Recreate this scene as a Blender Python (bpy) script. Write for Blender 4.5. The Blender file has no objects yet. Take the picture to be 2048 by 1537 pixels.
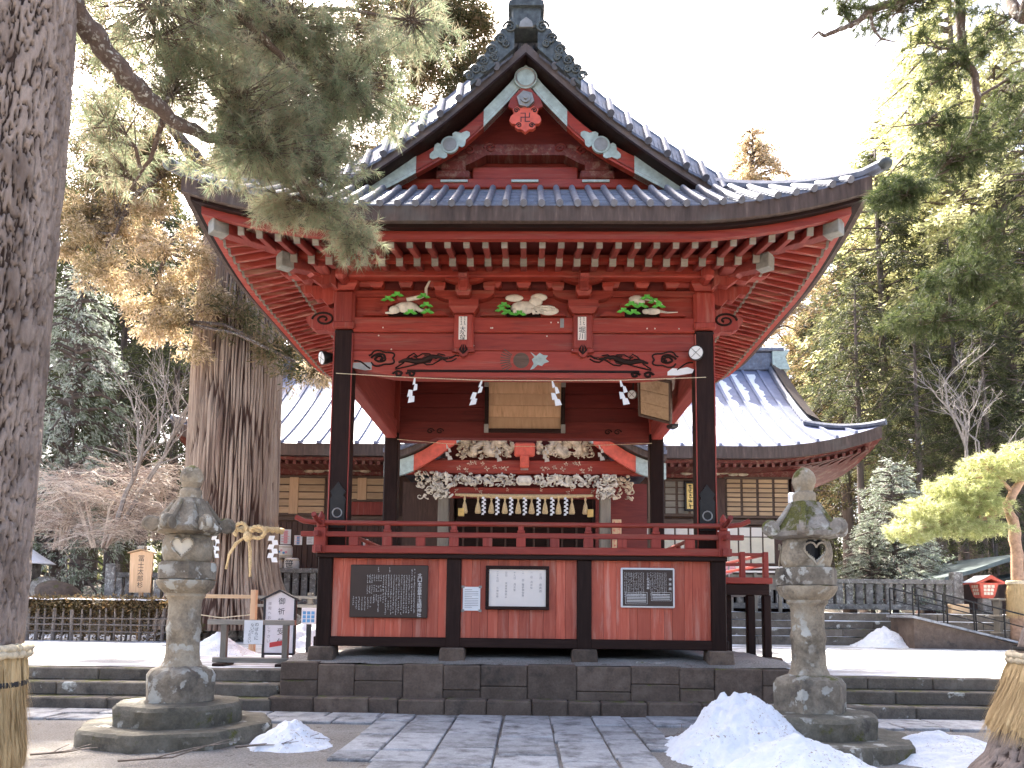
import bpy, bmesh, math, random
import numpy as np
from mathutils import Vector, Matrix, Euler
random.seed(7); RNG = np.random.default_rng(7)
R = math.radians; PI = math.pi
scene = bpy.context.scene; COL = scene.collection

# ---------------------------------------------------------------- camera
cd = bpy.data.cameras.new('camera'); cam = bpy.data.objects.new('camera', cd); COL.objects.link(cam)
cd.sensor_width = 36.0; cd.lens = 1500 / 2048 * 36; cd.clip_end = 2000; cd.clip_start = 0.05
cd.shift_y = 299.5 / 2048
yaw, pitch, roll = R(1.13), R(5.65), R(0.64)
fwd = Vector((-math.sin(yaw) * math.cos(pitch), math.cos(yaw) * math.cos(pitch), math.sin(pitch)))
rgt = Vector((math.cos(yaw), math.sin(yaw), 0)); up = rgt.cross(fwd)
r2 = rgt * math.cos(roll) + up * math.sin(roll); u2 = up * math.cos(roll) - rgt * math.sin(roll)
M3 = Matrix((r2, u2, -fwd)).transposed()
cam.matrix_world = Matrix.Translation((0.09, 0, 1.6)) @ M3.to_4x4()
scene.camera = cam
def at(px, py, Y):                       # photograph pixel + real distance -> world point (layout only)
    d = fwd + r2 * ((px - 1024) / 1500) - u2 * ((py - 1068) / 1500)
    return Vector((0.09, 0, 1.6)) + d * (Y / d.y)

# ---------------------------------------------------------------- sky, sun, exposure
SUN_EL, SUN_AZ = 50.0, 24.0              # elevation, degrees left of straight ahead
w = bpy.data.worlds.new('World'); scene.world = w; w.use_nodes = True
wn = w.node_tree; bg = wn.nodes['Background']
sky = wn.nodes.new('ShaderNodeTexSky'); sky.sky_type = 'NISHITA'; sky.sun_disc = False
sky.sun_elevation = R(SUN_EL); sky.sun_rotation = R(-SUN_AZ); sky.air_density = .8; sky.dust_density = 6.0; sky.ozone_density = .6
wn.links.new(sky.outputs[0], bg.inputs[0]); bg.inputs[1].default_value = 0.15
sl = bpy.data.lights.new('sun', 'SUN'); sl.energy = 4.5; sl.angle = R(0.6); sl.color = (1, .94, .84)
so = bpy.data.objects.new('sun', sl); COL.objects.link(so)
sdir = Vector((-math.sin(R(SUN_AZ)) * math.cos(R(SUN_EL)), math.cos(R(SUN_AZ)) * math.cos(R(SUN_EL)), math.sin(R(SUN_EL))))
so.rotation_euler = sdir.to_track_quat('Z', 'Y').to_euler(); so.location = (0, 0, 60)
vs = scene.view_settings; vs.view_transform = 'Standard'; vs.look = 'None'; vs.exposure = 2.15; vs.gamma = 1
cy = scene.cycles
cy.use_denoising = True; cy.max_bounces = 5; cy.diffuse_bounces = 3; cy.glossy_bounces = 2; cy.transmission_bounces = 2; cy.use_adaptive_sampling = True; cy.adaptive_threshold = .025
cy.caustics_reflective = False; cy.caustics_refractive = False; cy.sample_clamp_indirect = 6

# ---------------------------------------------------------------- object helpers
def tag(o, label=None, cat=None, group=None, kind=None):
    if label: o['label'] = label
    if cat: o['category'] = cat
    if group: o['group'] = group
    if kind: o['kind'] = kind
    return o
def empty(name, loc=(0, 0, 0), rz=0, label=None, cat=None, group=None):
    o = bpy.data.objects.new(name, None); COL.objects.link(o); o.location = loc; o.rotation_euler = (0, 0, rz)
    o.empty_display_size = .2
    return tag(o, label, cat, group)
def link(name, me, parent=None, loc=None, rot=None, scale=None):
    o = bpy.data.objects.new(name, me); COL.objects.link(o)
    if loc is not None: o.location = loc
    if rot is not None: o.rotation_euler = rot
    if scale is not None: o.scale = (scale,) * 3 if isinstance(scale, (int, float)) else scale
    if parent:
        o.parent = parent
        if parent.name in WORLD: o.matrix_parent_inverse = WORLD[parent.name]
    return o
WORLD = {}
def wempty(name, loc, label=None, cat=None, group=None):      # its parts are built in world coordinates
    e = empty(name, loc, 0, label, cat, group); WORLD[e.name] = Matrix.Translation(loc).inverted(); return e
def copy_tree(o, parent=None):
    c = o.copy(); COL.objects.link(c)
    if parent: c.parent = parent
    for ch in list(o.children): copy_tree(ch, c)
    return c
def np_mesh(name, V, F, mat=None, smooth=False):
    """V (n,3), F (m,k) -> mesh, fast"""
    V = np.asarray(V, np.float32); F = np.asarray(F, np.int32); k = F.shape[1]
    me = bpy.data.meshes.new(name)
    me.vertices.add(len(V)); me.vertices.foreach_set('co', V.ravel())
    me.loops.add(F.size); me.loops.foreach_set('vertex_index', F.ravel())
    me.polygons.add(len(F)); me.polygons.foreach_set('loop_start', np.arange(len(F), dtype=np.int32) * k)
    if smooth: me.polygons.foreach_set('use_smooth', np.ones(len(F), bool))
    if mat: me.materials.append(mat)
    me.update(calc_edges=True); return me
_cs = [(sx, sy, sz) for sx in (-1, 1) for sy in (-1, 1) for sz in (-1, 1)]
def _cbox_tpl():
    idx = {}; n = 0
    for c in _cs:
        for a in range(3): idx[(c, a)] = n; n += 1
    F = []
    for a in range(3):
        b, d = [k for k in range(3) if k != a]
        for s in (-1, 1):
            q = []
            for (p, r) in ((-1, -1), (1, -1), (1, 1), (-1, 1)):
                c = [0, 0, 0]; c[a] = s; c[b] = p; c[d] = r; q.append(idx[(tuple(c), a)])
            F.append(q)
    for k in range(3):
        a, b = [m for m in range(3) if m != k]
        for p in (-1, 1):
            for r in (-1, 1):
                c1 = [0, 0, 0]; c1[k] = -1; c1[a] = p; c1[b] = r; c2 = list(c1); c2[k] = 1
                c1 = tuple(c1); c2 = tuple(c2)
                F.append([idx[(c1, a)], idx[(c2, a)], idx[(c2, b)], idx[(c1, b)]])
    for c in _cs: F.append([idx[(c, 0)], idx[(c, 1)], idx[(c, 2)]])
    return idx, F
_CI, _CF = _cbox_tpl()
class MB:
    def __init__(s): s.v = []; s.f = []
    def add(s, vs, fs, M=None):
        n = len(s.v)
        s.v += [tuple(M @ Vector(p)) for p in vs] if M is not None else [tuple(p) for p in vs]
        s.f += [tuple(i + n for i in f) for f in fs]; return s
    def box(s, c, d, b=0.0, M=None, rz=0):
        hx, hy, hz = d[0] / 2, d[1] / 2, d[2] / 2
        T = Matrix.Translation(c) @ Matrix.Rotation(rz, 4, 'Z')
        if M is not None: T = M @ T
        if b <= 0:
            vs = [(x * hx, y * hy, z * hz) for x, y, z in _cs]
            fs = [(0, 1, 3, 2), (4, 6, 7, 5), (0, 4, 5, 1), (2, 3, 7, 6), (0, 2, 6, 4), (1, 5, 7, 3)]
            return s.add(vs, fs, T)
        b = min(b, hx * .9, hy * .9, hz * .9)
        h = (hx, hy, hz); vs = [None] * 24
        for (c_, a), i in _CI.items():
            vs[i] = tuple(c_[k] * (h[k] if k == a else h[k] - b) for k in range(3))
        fs = []
        for f in _CF:
            p = [Vector(vs[i]) for i in f]; nn = (p[1] - p[0]).cross(p[2] - p[0]); cc = sum(p, Vector()) / len(p)
            fs.append(tuple(f) if nn.dot(cc) > 0 else tuple(reversed(f)))
        return s.add(vs, fs, T)
    def span(s, lo, hi, b=0.0):
        return s.box([(l + h) / 2 for l, h in zip(lo, hi)], [h - l for l, h in zip(lo, hi)], b)
    def bar(s, p, q, w_, h_, b=0.0, up_=(0, 0, 1)):
        p = Vector(p); q = Vector(q); d = q - p; L = d.length; y = d / L; x = y.cross(Vector(up_)).normalized(); z = x.cross(y)
        T = Matrix((x, y, z)).transposed().to_4x4(); T.translation = (p + q) / 2
        return s.box((0, 0, 0), (w_, L, h_), b, M=T)
    def tube(s, pts, r, n=8, cap=True, squash=None):
        pts = [Vector(p) for p in pts]; rs = r if isinstance(r, (list, tuple)) else [r] * len(pts)
        base = len(s.v); N = None
        for i, p in enumerate(pts):
            t = (pts[min(i + 1, len(pts) - 1)] - pts[max(i - 1, 0)])
            t = t.normalized() if t.length > 1e-9 else Vector((0, 0, 1))
            if N is None:
                N = t.orthogonal().normalized()
            else:
                N = (N - t * N.dot(t)); N = N.normalized() if N.length > 1e-6 else t.orthogonal().normalized()
            B = t.cross(N)
            for k in range(n):
                a = 2 * PI * k / n
                s.v.append(tuple(p + (N * math.cos(a) + B * math.sin(a)) * rs[i]))
        for i in range(len(pts) - 1):
            for k in range(n):
                a = base + i * n + k; b_ = base + i * n + (k + 1) % n
                s.f.append((a, b_, b_ + n, a + n))
        if cap:
            s.f.append(tuple(base + k for k in reversed(range(n)))); s.f.append(tuple(base + (len(pts) - 1) * n + k for k in range(n)))
        return s
    def lathe(s, prof, n=24, c=(0, 0, 0), a0=0.0, cap=True, fn=None):
        base = len(s.v); c = Vector(c)
        for (r, z) in prof:
            for k in range(n):
                a = a0 + 2 * PI * k / n; rr = r * (fn(a, z) if fn else 1)
                s.v.append((c.x + rr * math.cos(a), c.y + rr * math.sin(a), c.z + z))
        for i in range(len(prof) - 1):
            for k in range(n):
                a = base + i * n + k; b_ = base + i * n + (k + 1) % n
                s.f.append((a, b_, b_ + n, a + n))
        if cap:
            s.f.append(tuple(base + k for k in reversed(range(n)))); s.f.append(tuple(base + (len(prof) - 1) * n + k for k in range(n)))
        return s
    def prism(s, poly, y0, y1, M=None):
        """polygon in XZ extruded along Y"""
        n = len(poly)
        ar = sum(poly[i][0] * poly[(i + 1) % n][1] - poly[(i + 1) % n][0] * poly[i][1] for i in range(n))
        if ar < 0: poly = list(reversed(poly))
        vs = [(x, y0, z) for x, z in poly] + [(x, y1, z) for x, z in poly]
        fs = [tuple(range(n)), tuple(reversed(range(n, 2 * n)))] + [(i, i + n, (i + 1) % n + n, (i + 1) % n) for i in range(n)]
        return s.add(vs, fs, M)
    def ball(s, c, r, nu=10, nv=7, M=None):
        rx, ry, rz = (r, r, r) if isinstance(r, (int, float)) else r
        vs = []; fs = []
        for j in range(nv + 1):
            ph = PI * j / nv
            for i in range(nu):
                a = 2 * PI * i / nu
                vs.append((c[0] + rx * math.sin(ph) * math.cos(a), c[1] + ry * math.sin(ph) * math.sin(a), c[2] + rz * math.cos(ph)))
        for j in range(nv):
            for i in range(nu):
                fs.append((j * nu + i, (j + 1) * nu + i, (j + 1) * nu + (i + 1) % nu, j * nu + (i + 1) % nu))
        return s.add(vs, fs, M)
    def strip(s, A, B):
        """surface between two equal polylines"""
        n = len(A)
        return s.add(list(A) + list(B), [(i, i + 1, n + i + 1, n + i) for i in range(n - 1)])
    def mesh(s, name, mat, smooth=False, fix=False):
        me = bpy.data.meshes.new(name); me.from_pydata(s.v, [], s.f)
        if mat: me.materials.append(mat)
        if fix:
            bm = bmesh.new(); bm.from_mesh(me); bmesh.ops.recalc_face_normals(bm, faces=bm.faces); bm.to_mesh(me); bm.free()
        if smooth is True: me.polygons.foreach_set('use_smooth', [True] * len(me.polygons))
        me.update()
        if smooth == 'auto':
            me.polygons.foreach_set('use_smooth', [True] * len(me.polygons)); me.set_sharp_from_angle(angle=R(38))
        return me
    def build(s, name, mat, parent=None, smooth=False, loc=None, rot=None, fix=False):
        return link(name, s.mesh(name, mat, smooth, fix), parent, loc, rot)

# ---------------------------------------------------------------- materials
def rgb(c): return (c[0], c[1], c[2], 1)
class NT:
    def __init__(s, name):
        s.m = bpy.data.materials.new(name); s.m.use_nodes = True; s.t = s.m.node_tree; s.b = s.t.nodes['Principled BSDF']
        s.co = s.n('ShaderNodeTexCoord'); s.oi = s.n('ShaderNodeObjectInfo')
    def n(s, typ, **kw):
        x = s.t.nodes.new(typ)
        for k, v in kw.items(): setattr(x, k, v)
        return x
    def l(s, a, b): s.t.links.new(a, b)
    def coord(s, scale=(1, 1, 1), kind='Object', rnd=True):
        mp = s.n('ShaderNodeMapping'); s.l(s.co.outputs[kind], mp.inputs[0]); mp.inputs[3].default_value = scale
        if rnd:
            cx = s.n('ShaderNodeCombineXYZ'); ml = s.n('ShaderNodeMath', operation='MULTIPLY'); ml.inputs[1].default_value = 37
            s.l(s.oi.outputs['Random'], ml.inputs[0])
            for i in range(3): s.l(ml.outputs[0], cx.inputs[i])
            s.l(cx.outputs[0], mp.inputs[1])
        return mp.outputs[0]
    def noise(s, co, scale, detail=4, rough=.6, dist=0):
        x = s.n('ShaderNodeTexNoise'); x.inputs['Scale'].default_value = scale; x.inputs['Detail'].default_value = detail
        x.inputs['Roughness'].default_value = rough; x.inputs['Distortion'].default_value = dist
        if co is not None: s.l(co, x.inputs['Vector'])
        return x.outputs[0]
    def ramp(s, fac, stops):
        x = s.n('ShaderNodeValToRGB'); e = x.color_ramp.elements
        while len(e) > 1: e.remove(e[0])
        e[0].position = stops[0][0]; e[0].color = rgb(stops[0][1])
        for p, c in stops[1:]:
            k = e.new(p); k.color = rgb(c)
        s.l(fac, x.inputs[0]); return x.outputs[0]
    def sramp(s, fac, a, b):
        return s.ramp(fac, [(a, (0, 0, 0)), (b, (1, 1, 1))])
    def mix(s, fac, a, b, mode='MIX'):
        x = s.n('ShaderNodeMix', data_type='RGBA', blend_type=mode)
        if isinstance(fac, (int, float)): x.inputs[0].default_value = fac
        else: s.l(fac, x.inputs[0])
        for i, v in ((6, a), (7, b)):
            if isinstance(v, tuple): x.inputs[i].default_value = rgb(v)
            else: s.l(v, x.inputs[i])
        return x.outputs[2]
    def bump(s, h, strength=.3, dist=.02):
        x = s.n('ShaderNodeBump'); x.inputs['Strength'].default_value = strength; x.inputs['Distance'].default_value = dist
        s.l(h, x.inputs['Height']); s.l(x.outputs[0], s.b.inputs['Normal'])
    def vary(s, c, amt=.25):
        """per-object brightness variation"""
        mr = s.n('ShaderNodeMapRange'); mr.inputs[3].default_value = 1 - amt; mr.inputs[4].default_value = 1 + amt
        s.l(s.oi.outputs['Random'], mr.inputs[0])
        x = s.n('ShaderNodeVectorMath', operation='SCALE')
        s.l(c, x.inputs[0]); s.l(mr.outputs[0], x.inputs[3]); return x.outputs[0]
    def fin(s, c, rough=.7, metal=0, spec=None):
        if isinstance(c, tuple): s.b.inputs['Base Color'].default_value = rgb(c)
        else: s.l(c, s.b.inputs['Base Color'])
        s.b.inputs['Roughness'].default_value = rough; s.b.inputs['Metallic'].default_value = metal
        if spec is not None: s.b.inputs['Specular IOR Level'].default_value = spec
        return s.m
def wood(name, dark, mid, light, axis='x', scale=1.0, rough=.65, worn=None, vary=.18, bump=.25, wornat=(.56, .7)):
    t = NT(name); st = {'x': (1.2, 14, 14), 'y': (14, 1.2, 14), 'z': (14, 14, 1.2)}[axis]
    co = t.coord(tuple(k * scale for k in st)); g = t.noise(co, 1.6, 6, .65, .6)
    c = t.ramp(g, [(.28, dark), (.5, mid), (.75, light)])
    big = t.noise(t.coord((.8, .8, .8)), 1.7, 3, .6)
    c = t.mix(t.sramp(big, .35, .75), c, mid)
    if worn:
        wn_ = t.noise(t.coord(tuple(k * .35 * scale for k in st)), 2.3, 7, .7, .4)
        c = t.mix(t.sramp(wn_, *wornat), c, worn)
    c = t.vary(c, vary); t.bump(g, bump, .01)
    return t.fin(c, rough)
def plain(name, c, rough=.6, metal=0, vary=.12, nscale=6, amt=.22, bump=.1):
    t = NT(name); n = t.noise(t.coord(), nscale, 5, .62)
    col = t.ramp(n, [(.3, tuple(k * (1 - amt) for k in c)), (.7, tuple(min(1, k * (1 + amt)) for k in c))])
    col = t.vary(col, vary); t.bump(n, bump, .01)
    return t.fin(col, rough, metal)
MAT = {}
MAT['red'] = wood('red_lacquer_wood', (.15, .016, .009), (.29, .031, .016), (.40, .07, .042), 'x', .8, .55, (.29, .12, .08), wornat=(.52, .80))
MAT['redy'] = wood('red_wood_rafter', (.13, .016, .012), (.23, .032, .022), (.33, .075, .052), 'y', .8, .65, (.30, .12, .09), wornat=(.6, .85))
MAT['redz'] = wood('red_wood_post', (.15, .017, .011), (.27, .032, .019), (.38, .075, .05), 'z', .8, .6, (.34, .15, .11), wornat=(.54, .8))
MAT['redplank'] = wood('faded_red_plank', (.32, .05, .028), (.50, .10, .055), (.60, .19, .12), 'z', .7, .6, (.62, .34, .26), vary=.22, wornat=(.52, .80))
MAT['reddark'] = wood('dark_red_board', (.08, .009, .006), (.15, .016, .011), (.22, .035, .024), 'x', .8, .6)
MAT['redside'] = wood('worn_red_rafter', (.15, .016, .011), (.27, .03, .019), (.40, .08, .055), 'x', .8, .6, (.46, .27, .19), wornat=(.50, .72))
MAT['hallred_gableshade'] = wood('old_hall_red_and_gable_shade', (.06, .010, .008), (.13, .022, .016), (.22, .05, .036), 'y', .8, .65, (.24, .15, .11), wornat=(.5, .7))
MAT['black'] = wood('black_lacquer', (.012, .006, .005), (.024, .012, .010), (.045, .023, .018), 'z', .9, .5, (.07, .045, .035), wornat=(.68, .92), bump=.12)
MAT['blackx'] = wood('black_lacquer_beam', (.012, .006, .005), (.024, .012, .010), (.046, .024, .019), 'x', .9, .5, (.08, .05, .038), wornat=(.64, .9), bump=.12)
for _k in ('black', 'blackx'): MAT[_k].node_tree.nodes['Principled BSDF'].inputs['Specular IOR Level'].default_value = .12
MAT['brown'] = wood('brown_wood', (.05, .03, .02), (.10, .06, .042), (.17, .11, .08), 'x', .8, .7)
MAT['brownz'] = wood('brown_plank', (.035, .018, .013), (.075, .036, .026), (.13, .07, .05), 'z', .8, .7)
MAT['tan'] = wood('tan_wood', (.30, .19, .10), (.46, .31, .18), (.58, .42, .26), 'x', .8, .65)
MAT['tanz'] = wood('tan_board', (.40, .24, .13), (.56, .36, .21), (.66, .46, .29), 'z', .7, .65)
MAT['greyw'] = wood('weathered_wood', (.16, .14, .11), (.26, .23, .19), (.36, .33, .28), 'x', .9, .8)
MAT['greyz'] = wood('weathered_post', (.14, .12, .09), (.22, .19, .15), (.32, .29, .24), 'z', .9, .8)
MAT['patina'] = plain('copper_patina', (.40, .48, .45), .55, .15, .05, 9, .25)
MAT['sleeve'] = plain('weathered_metal_sleeve', (.27, .27, .24), .6, .1, .1, 5, .35)
MAT['metalgrey'] = plain('grey_metal', (.30, .29, .27), .5, .5)
MAT['iron'] = plain('dark_iron', (.03, .028, .027), .45, .6)
MAT['white'] = plain('white_paper', (.80, .80, .80), .8, 0, .03, 4, .05, .03)
MAT['cream'] = plain('cream_board', (.82, .75, .68), .6, 0, .03, 3, .05, .03)
MAT['brownboard'] = plain('brown_sign_board', (.05, .030, .022), .6, 0, .05, 3, .12, .03)
MAT['ink'] = plain('black_ink', (.02, .02, .022), .6, 0, 0, 4, .1, 0)
MAT['inkgrey'] = plain('grey_ink', (.30, .27, .27), .6, 0, 0, 4, .1, 0)
MAT['whiteink'] = plain('white_letter_paint', (.78, .77, .74), .5, 0, 0, 4, .1, 0)
MAT['redink'] = plain('red_paint', (.55, .05, .05), .5, 0, 0, 4, .1, 0)
MAT['blueink'] = plain('blue_print', (.12, .35, .62), .5, 0, .1, 4, .1, 0)
MAT['pinkink'] = plain('pink_print', (.75, .35, .38), .5, 0, .1, 4, .1, 0)
MAT['gold'] = plain('gold_leaf', (.75, .52, .18), .4, .5)
MAT['straw'] = wood('straw', (.38, .24, .10), (.62, .44, .22), (.78, .62, .36), 'z', 2.5, .8, bump=.6)
MAT['rope'] = plain('straw_rope', (.60, .44, .23), .8, 0, .05, 30, .3, .5)
MAT['jute'] = plain('pale_rope', (.62, .52, .36), .85, 0, .05, 30, .3, .5)
MAT['bone'] = plain('white_carving', (.66, .60, .50), .6, 0, .1, 7, .3, .3)
MAT['carve'] = plain('gilded_carving', (.52, .42, .30), .6, 0, .1, 5, .5, .4)
MAT['leafcarve'] = plain('green_carving', (.10, .42, .05), .5, 0, .1, 8, .35, .2)
MAT['clay'] = plain('red_lantern_paint', (.58, .10, .06), .55)
MAT['shedroof'] = plain('slate_green_roof', (.10, .13, .13), .55, .1)
MAT['glasswarm'] = plain('paper_pane', (.78, .70, .55), .5, 0, .1, 3, .1, .02)
def m_roof():
    t = NT('copper_roof_tile'); n = t.noise(t.coord((1, 1, 1)), 7, 5, .65)
    st = t.noise(t.coord((9, 1.2, 1.2)), 2.0, 4, .6)
    c = t.ramp(n, [(.3, (.11, .12, .155)), (.55, (.175, .19, .24)), (.75, (.27, .295, .35))])
    c = t.mix(t.sramp(st, .55, .8), c, (.15, .13, .13)); c = t.vary(c, .15); t.bump(n, .12, .01)
    return t.fin(c, .45, .35)
MAT['roof'] = m_roof()
MAT['hallroof'] = plain('hall_roof_metal', (.19, .21, .31), .6, 0, .1, 3, .2, .05)
def m_fascia():
    t = NT('eave_fascia'); n = t.noise(t.coord((6, 6, .8)), 2.2, 5, .65); s = t.noise(t.coord((1, 1, 1)), 1.3, 3)
    c = t.ramp(n, [(.3, (.045, .028, .022)), (.6, (.10, .066, .053)), (.8, (.20, .145, .118))])
    c = t.mix(t.sramp(s, .55, .8), c, (.12, .11, .095)); t.bump(n, .2, .01)
    return t.fin(c, .7, 0)
MAT['fascia'] = m_fascia()
MAT['verge'] = plain('verge_copper_band', (.125, .098, .092), .6, .1, .1, 3, .4, .15)
def m_carvedgrey():
    t = NT('ridge_ornament_copper'); n = t.noise(t.coord(), 9, 5, .6)
    c = t.ramp(n, [(.3, (.045, .05, .052)), (.6, (.11, .125, .125)), (.8, (.22, .27, .27))]); t.bump(n, .4, .02)
    return t.fin(c, .5, .35)
MAT['ornament'] = m_carvedgrey()
def m_stone(name, a, b, c_, moss=.0, lichen=.0, dark=.0, scale=1.0, vary=.12, bstr=.6, mup=.16):
    t = NT(name); co = t.coord((scale,) * 3); n = t.noise(co, 4.5, 9, .68); f = t.noise(co, 38, 4, .6)
    c = t.ramp(n, [(.25, a), (.5, b), (.75, c_)])
    c = t.mix(.35, c, t.ramp(f, [(.3, tuple(k * .55 for k in b)), (.7, tuple(min(1, k * 1.5) for k in b))]))
    if dark:
        d = t.noise(co, 2.1, 6, .7); c = t.mix(t.sramp(d, .62 - dark * .2, .74), c, (.035, .03, .026))
    if lichen:
        v = t.n('ShaderNodeTexVoronoi'); v.inputs['Scale'].default_value = 7 * scale; t.l(t.noise_vec(co), v.inputs['Vector'])
        ln = t.noise(co, 2.6, 4, .6); pat = t.n('ShaderNodeMath', operation='MULTIPLY')
        ed_ = t.n('ShaderNodeMath', operation='MULTIPLY_ADD'); ed_.inputs[1].default_value = .55; t.l(t.noise(co, 22, 5, .7), ed_.inputs[0]); t.l(v.outputs['Distance'], ed_.inputs[2]); t.l(t.sramp(ed_.outputs[0], .68, .60), pat.inputs[0]); t.l(t.sramp(ln, .58 - lichen * .15, .64), pat.inputs[1])
        c = t.mix(pat.outputs[0], c, (.54, .53, .47))
    if moss:
        g = t.n('ShaderNodeNewGeometry'); sx = t.n('ShaderNodeSeparateXYZ'); t.l(g.outputs['Normal'], sx.inputs[0])
        mn = t.noise(co, 3.2, 7, .7); ad = t.n('ShaderNodeMath', operation='MULTIPLY_ADD'); ad.inputs[1].default_value = mup; t.l(sx.outputs[2], ad.inputs[0]); t.l(mn, ad.inputs[2])
        mc = t.ramp(t.noise(co, 60, 3), [(.3, (.045, .05, .010)), (.7, (.15, .14, .03))])
        c = t.mix(t.sramp(ad.outputs[0], .72 - moss * .22, .80 - moss * .2), c, mc)
    c = t.vary(c, vary)
    h = t.n('ShaderNodeMath', operation='MULTIPLY_ADD'); h.inputs[1].default_value = .35; t.l(f, h.inputs[0]); t.l(n, h.inputs[2])
    t.bump(h.outputs[0], bstr, .03); return t.fin(c, .88)
def _nv(s, co):
    x = s.n('ShaderNodeTexNoise'); x.inputs['Scale'].default_value = 3.0; x.inputs['Detail'].default_value = 4
    s.l(co, x.inputs['Vector']); m = s.n('ShaderNodeMix', data_type='VECTOR'); m.inputs[0].default_value = .4
    s.l(co, m.inputs[4]); s.l(x.outputs['Color'], m.inputs[5]); return m.outputs[1]
NT.noise_vec = _nv
MAT['stone'] = m_stone('lantern_stone', (.16, .125, .085), (.34, .28, .20), (.52, .45, .34), .3, .9, .65)
MAT['stonemoss'] = m_stone('mossy_stone', (.06, .055, .035), (.13, .115, .085), (.27, .24, .19), .62, .5, .35, 1, .12, .7, -.10)
MAT['stonemossr'] = m_stone('mossy_roof_stone', (.15, .13, .105), (.30, .265, .225), (.46, .42, .37), .95, .7, .2)
MAT['stonelich'] = m_stone('lichen_stone', (.12, .095, .068), (.30, .25, .185), (.50, .45, .36), .15, 1.6, 1.15)
MAT['podium'] = m_stone('podium_stone', (.062, .042, .030), (.125, .088, .065), (.22, .165, .125), .16, 0, .35, .9, .25)
MAT['step'] = m_stone('step_stone', (.07, .056, .042), (.145, .12, .094), (.26, .225, .185), .30, .1, .3, .9, .2)
MAT['paving'] = m_stone('paving_stone', (.22, .215, .215), (.36, .36, .365), (.50, .505, .51), .0, .0, .75, 1.3, .16, .6)
MAT['fencestone'] = m_stone('fence_stone', (.10, .09, .08), (.24, .22, .20), (.42, .40, .36), .2, 1.1, .7, 1.5, .25)
def m_ground():
    t = NT('gravel_ground'); co = t.coord(rnd=False); n = t.noise(co, .9, 9, .7); f = t.noise(co, 45, 5, .7); v = t.n('ShaderNodeTexVoronoi'); v.inputs['Scale'].default_value = 55; t.l(co, v.inputs['Vector'])
    c = t.ramp(n, [(.3, (.15, .125, .10)), (.5, (.27, .24, .205)), (.72, (.42, .40, .37))])
    c = t.mix(.55, c, t.ramp(f, [(.35, (.09, .075, .06)), (.65, (.46, .43, .39))]))
    lit = t.noise(co, 5, 6, .7); c = t.mix(t.sramp(lit, .60, .68), c, (.10, .07, .045))
    h = t.n('ShaderNodeMath', operation='ADD'); t.l(v.outputs['Distance'], h.inputs[0]); t.l(f, h.inputs[1])
    t.bump(h.outputs[0], .7, .02); return t.fin(c, .95)
MAT['ground'] = m_ground()
def m_terrace():
    t = NT('frosty_terrace_gravel'); co = t.coord(rnd=False); n = t.noise(co, .55, 8, .65, .4); f = t.noise(co, 40, 5, .7)
    c = t.ramp(n, [(.35, (.26, .25, .245)), (.5, (.38, .375, .37)), (.66, (.52, .52, .53))])
    c = t.mix(.35, c, t.ramp(f, [(.35, (.14, .13, .12)), (.65, (.55, .54, .53))]))
    sn = t.noise(t.coord((.5, 1.6, 1), rnd=False), 1.1, 8, .68, .3); c = t.mix(t.sramp(sn, .50, .56), c, (.80, .82, .85))
    t.bump(f, .5, .015); return t.fin(c, .9)
MAT['terrace'] = m_terrace()
def m_forest():
    t = NT('forest_floor'); co = t.coord(rnd=False); n = t.noise(co, .8, 8, .7)
    c = t.ramp(n, [(.3, (.03, .022, .014)), (.55, (.075, .055, .035)), (.75, (.15, .115, .075))])
    sn = t.noise(co, .35, 6, .6); c = t.mix(t.sramp(sn, .60, .68), c, (.7, .72, .75)); t.bump(n, .5, .05); return t.fin(c, .95)
MAT['forest'] = m_forest()
def m_snow():
    t = NT('old_snow'); co = t.coord(rnd=False); n = t.noise(co, 9, 8, .7); d = t.noise(co, 2.2, 7, .72)
    c = t.ramp(n, [(.3, (.72, .74, .78)), (.7, (.86, .87, .89))]); fl = t.noise(co, 34, 3, .6)
    m = t.n('ShaderNodeMath', operation='MULTIPLY'); t.l(t.sramp(fl, .58, .66), m.inputs[0]); t.l(t.sramp(d, .46, .58), m.inputs[1])
    c = t.mix(m.outputs[0], c, (.30, .20, .13)); t.bump(n, .8, .03)
    t.b.inputs['Subsurface Weight'].default_value = .0; return t.fin(c, .7)
MAT['snow'] = m_snow()
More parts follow.
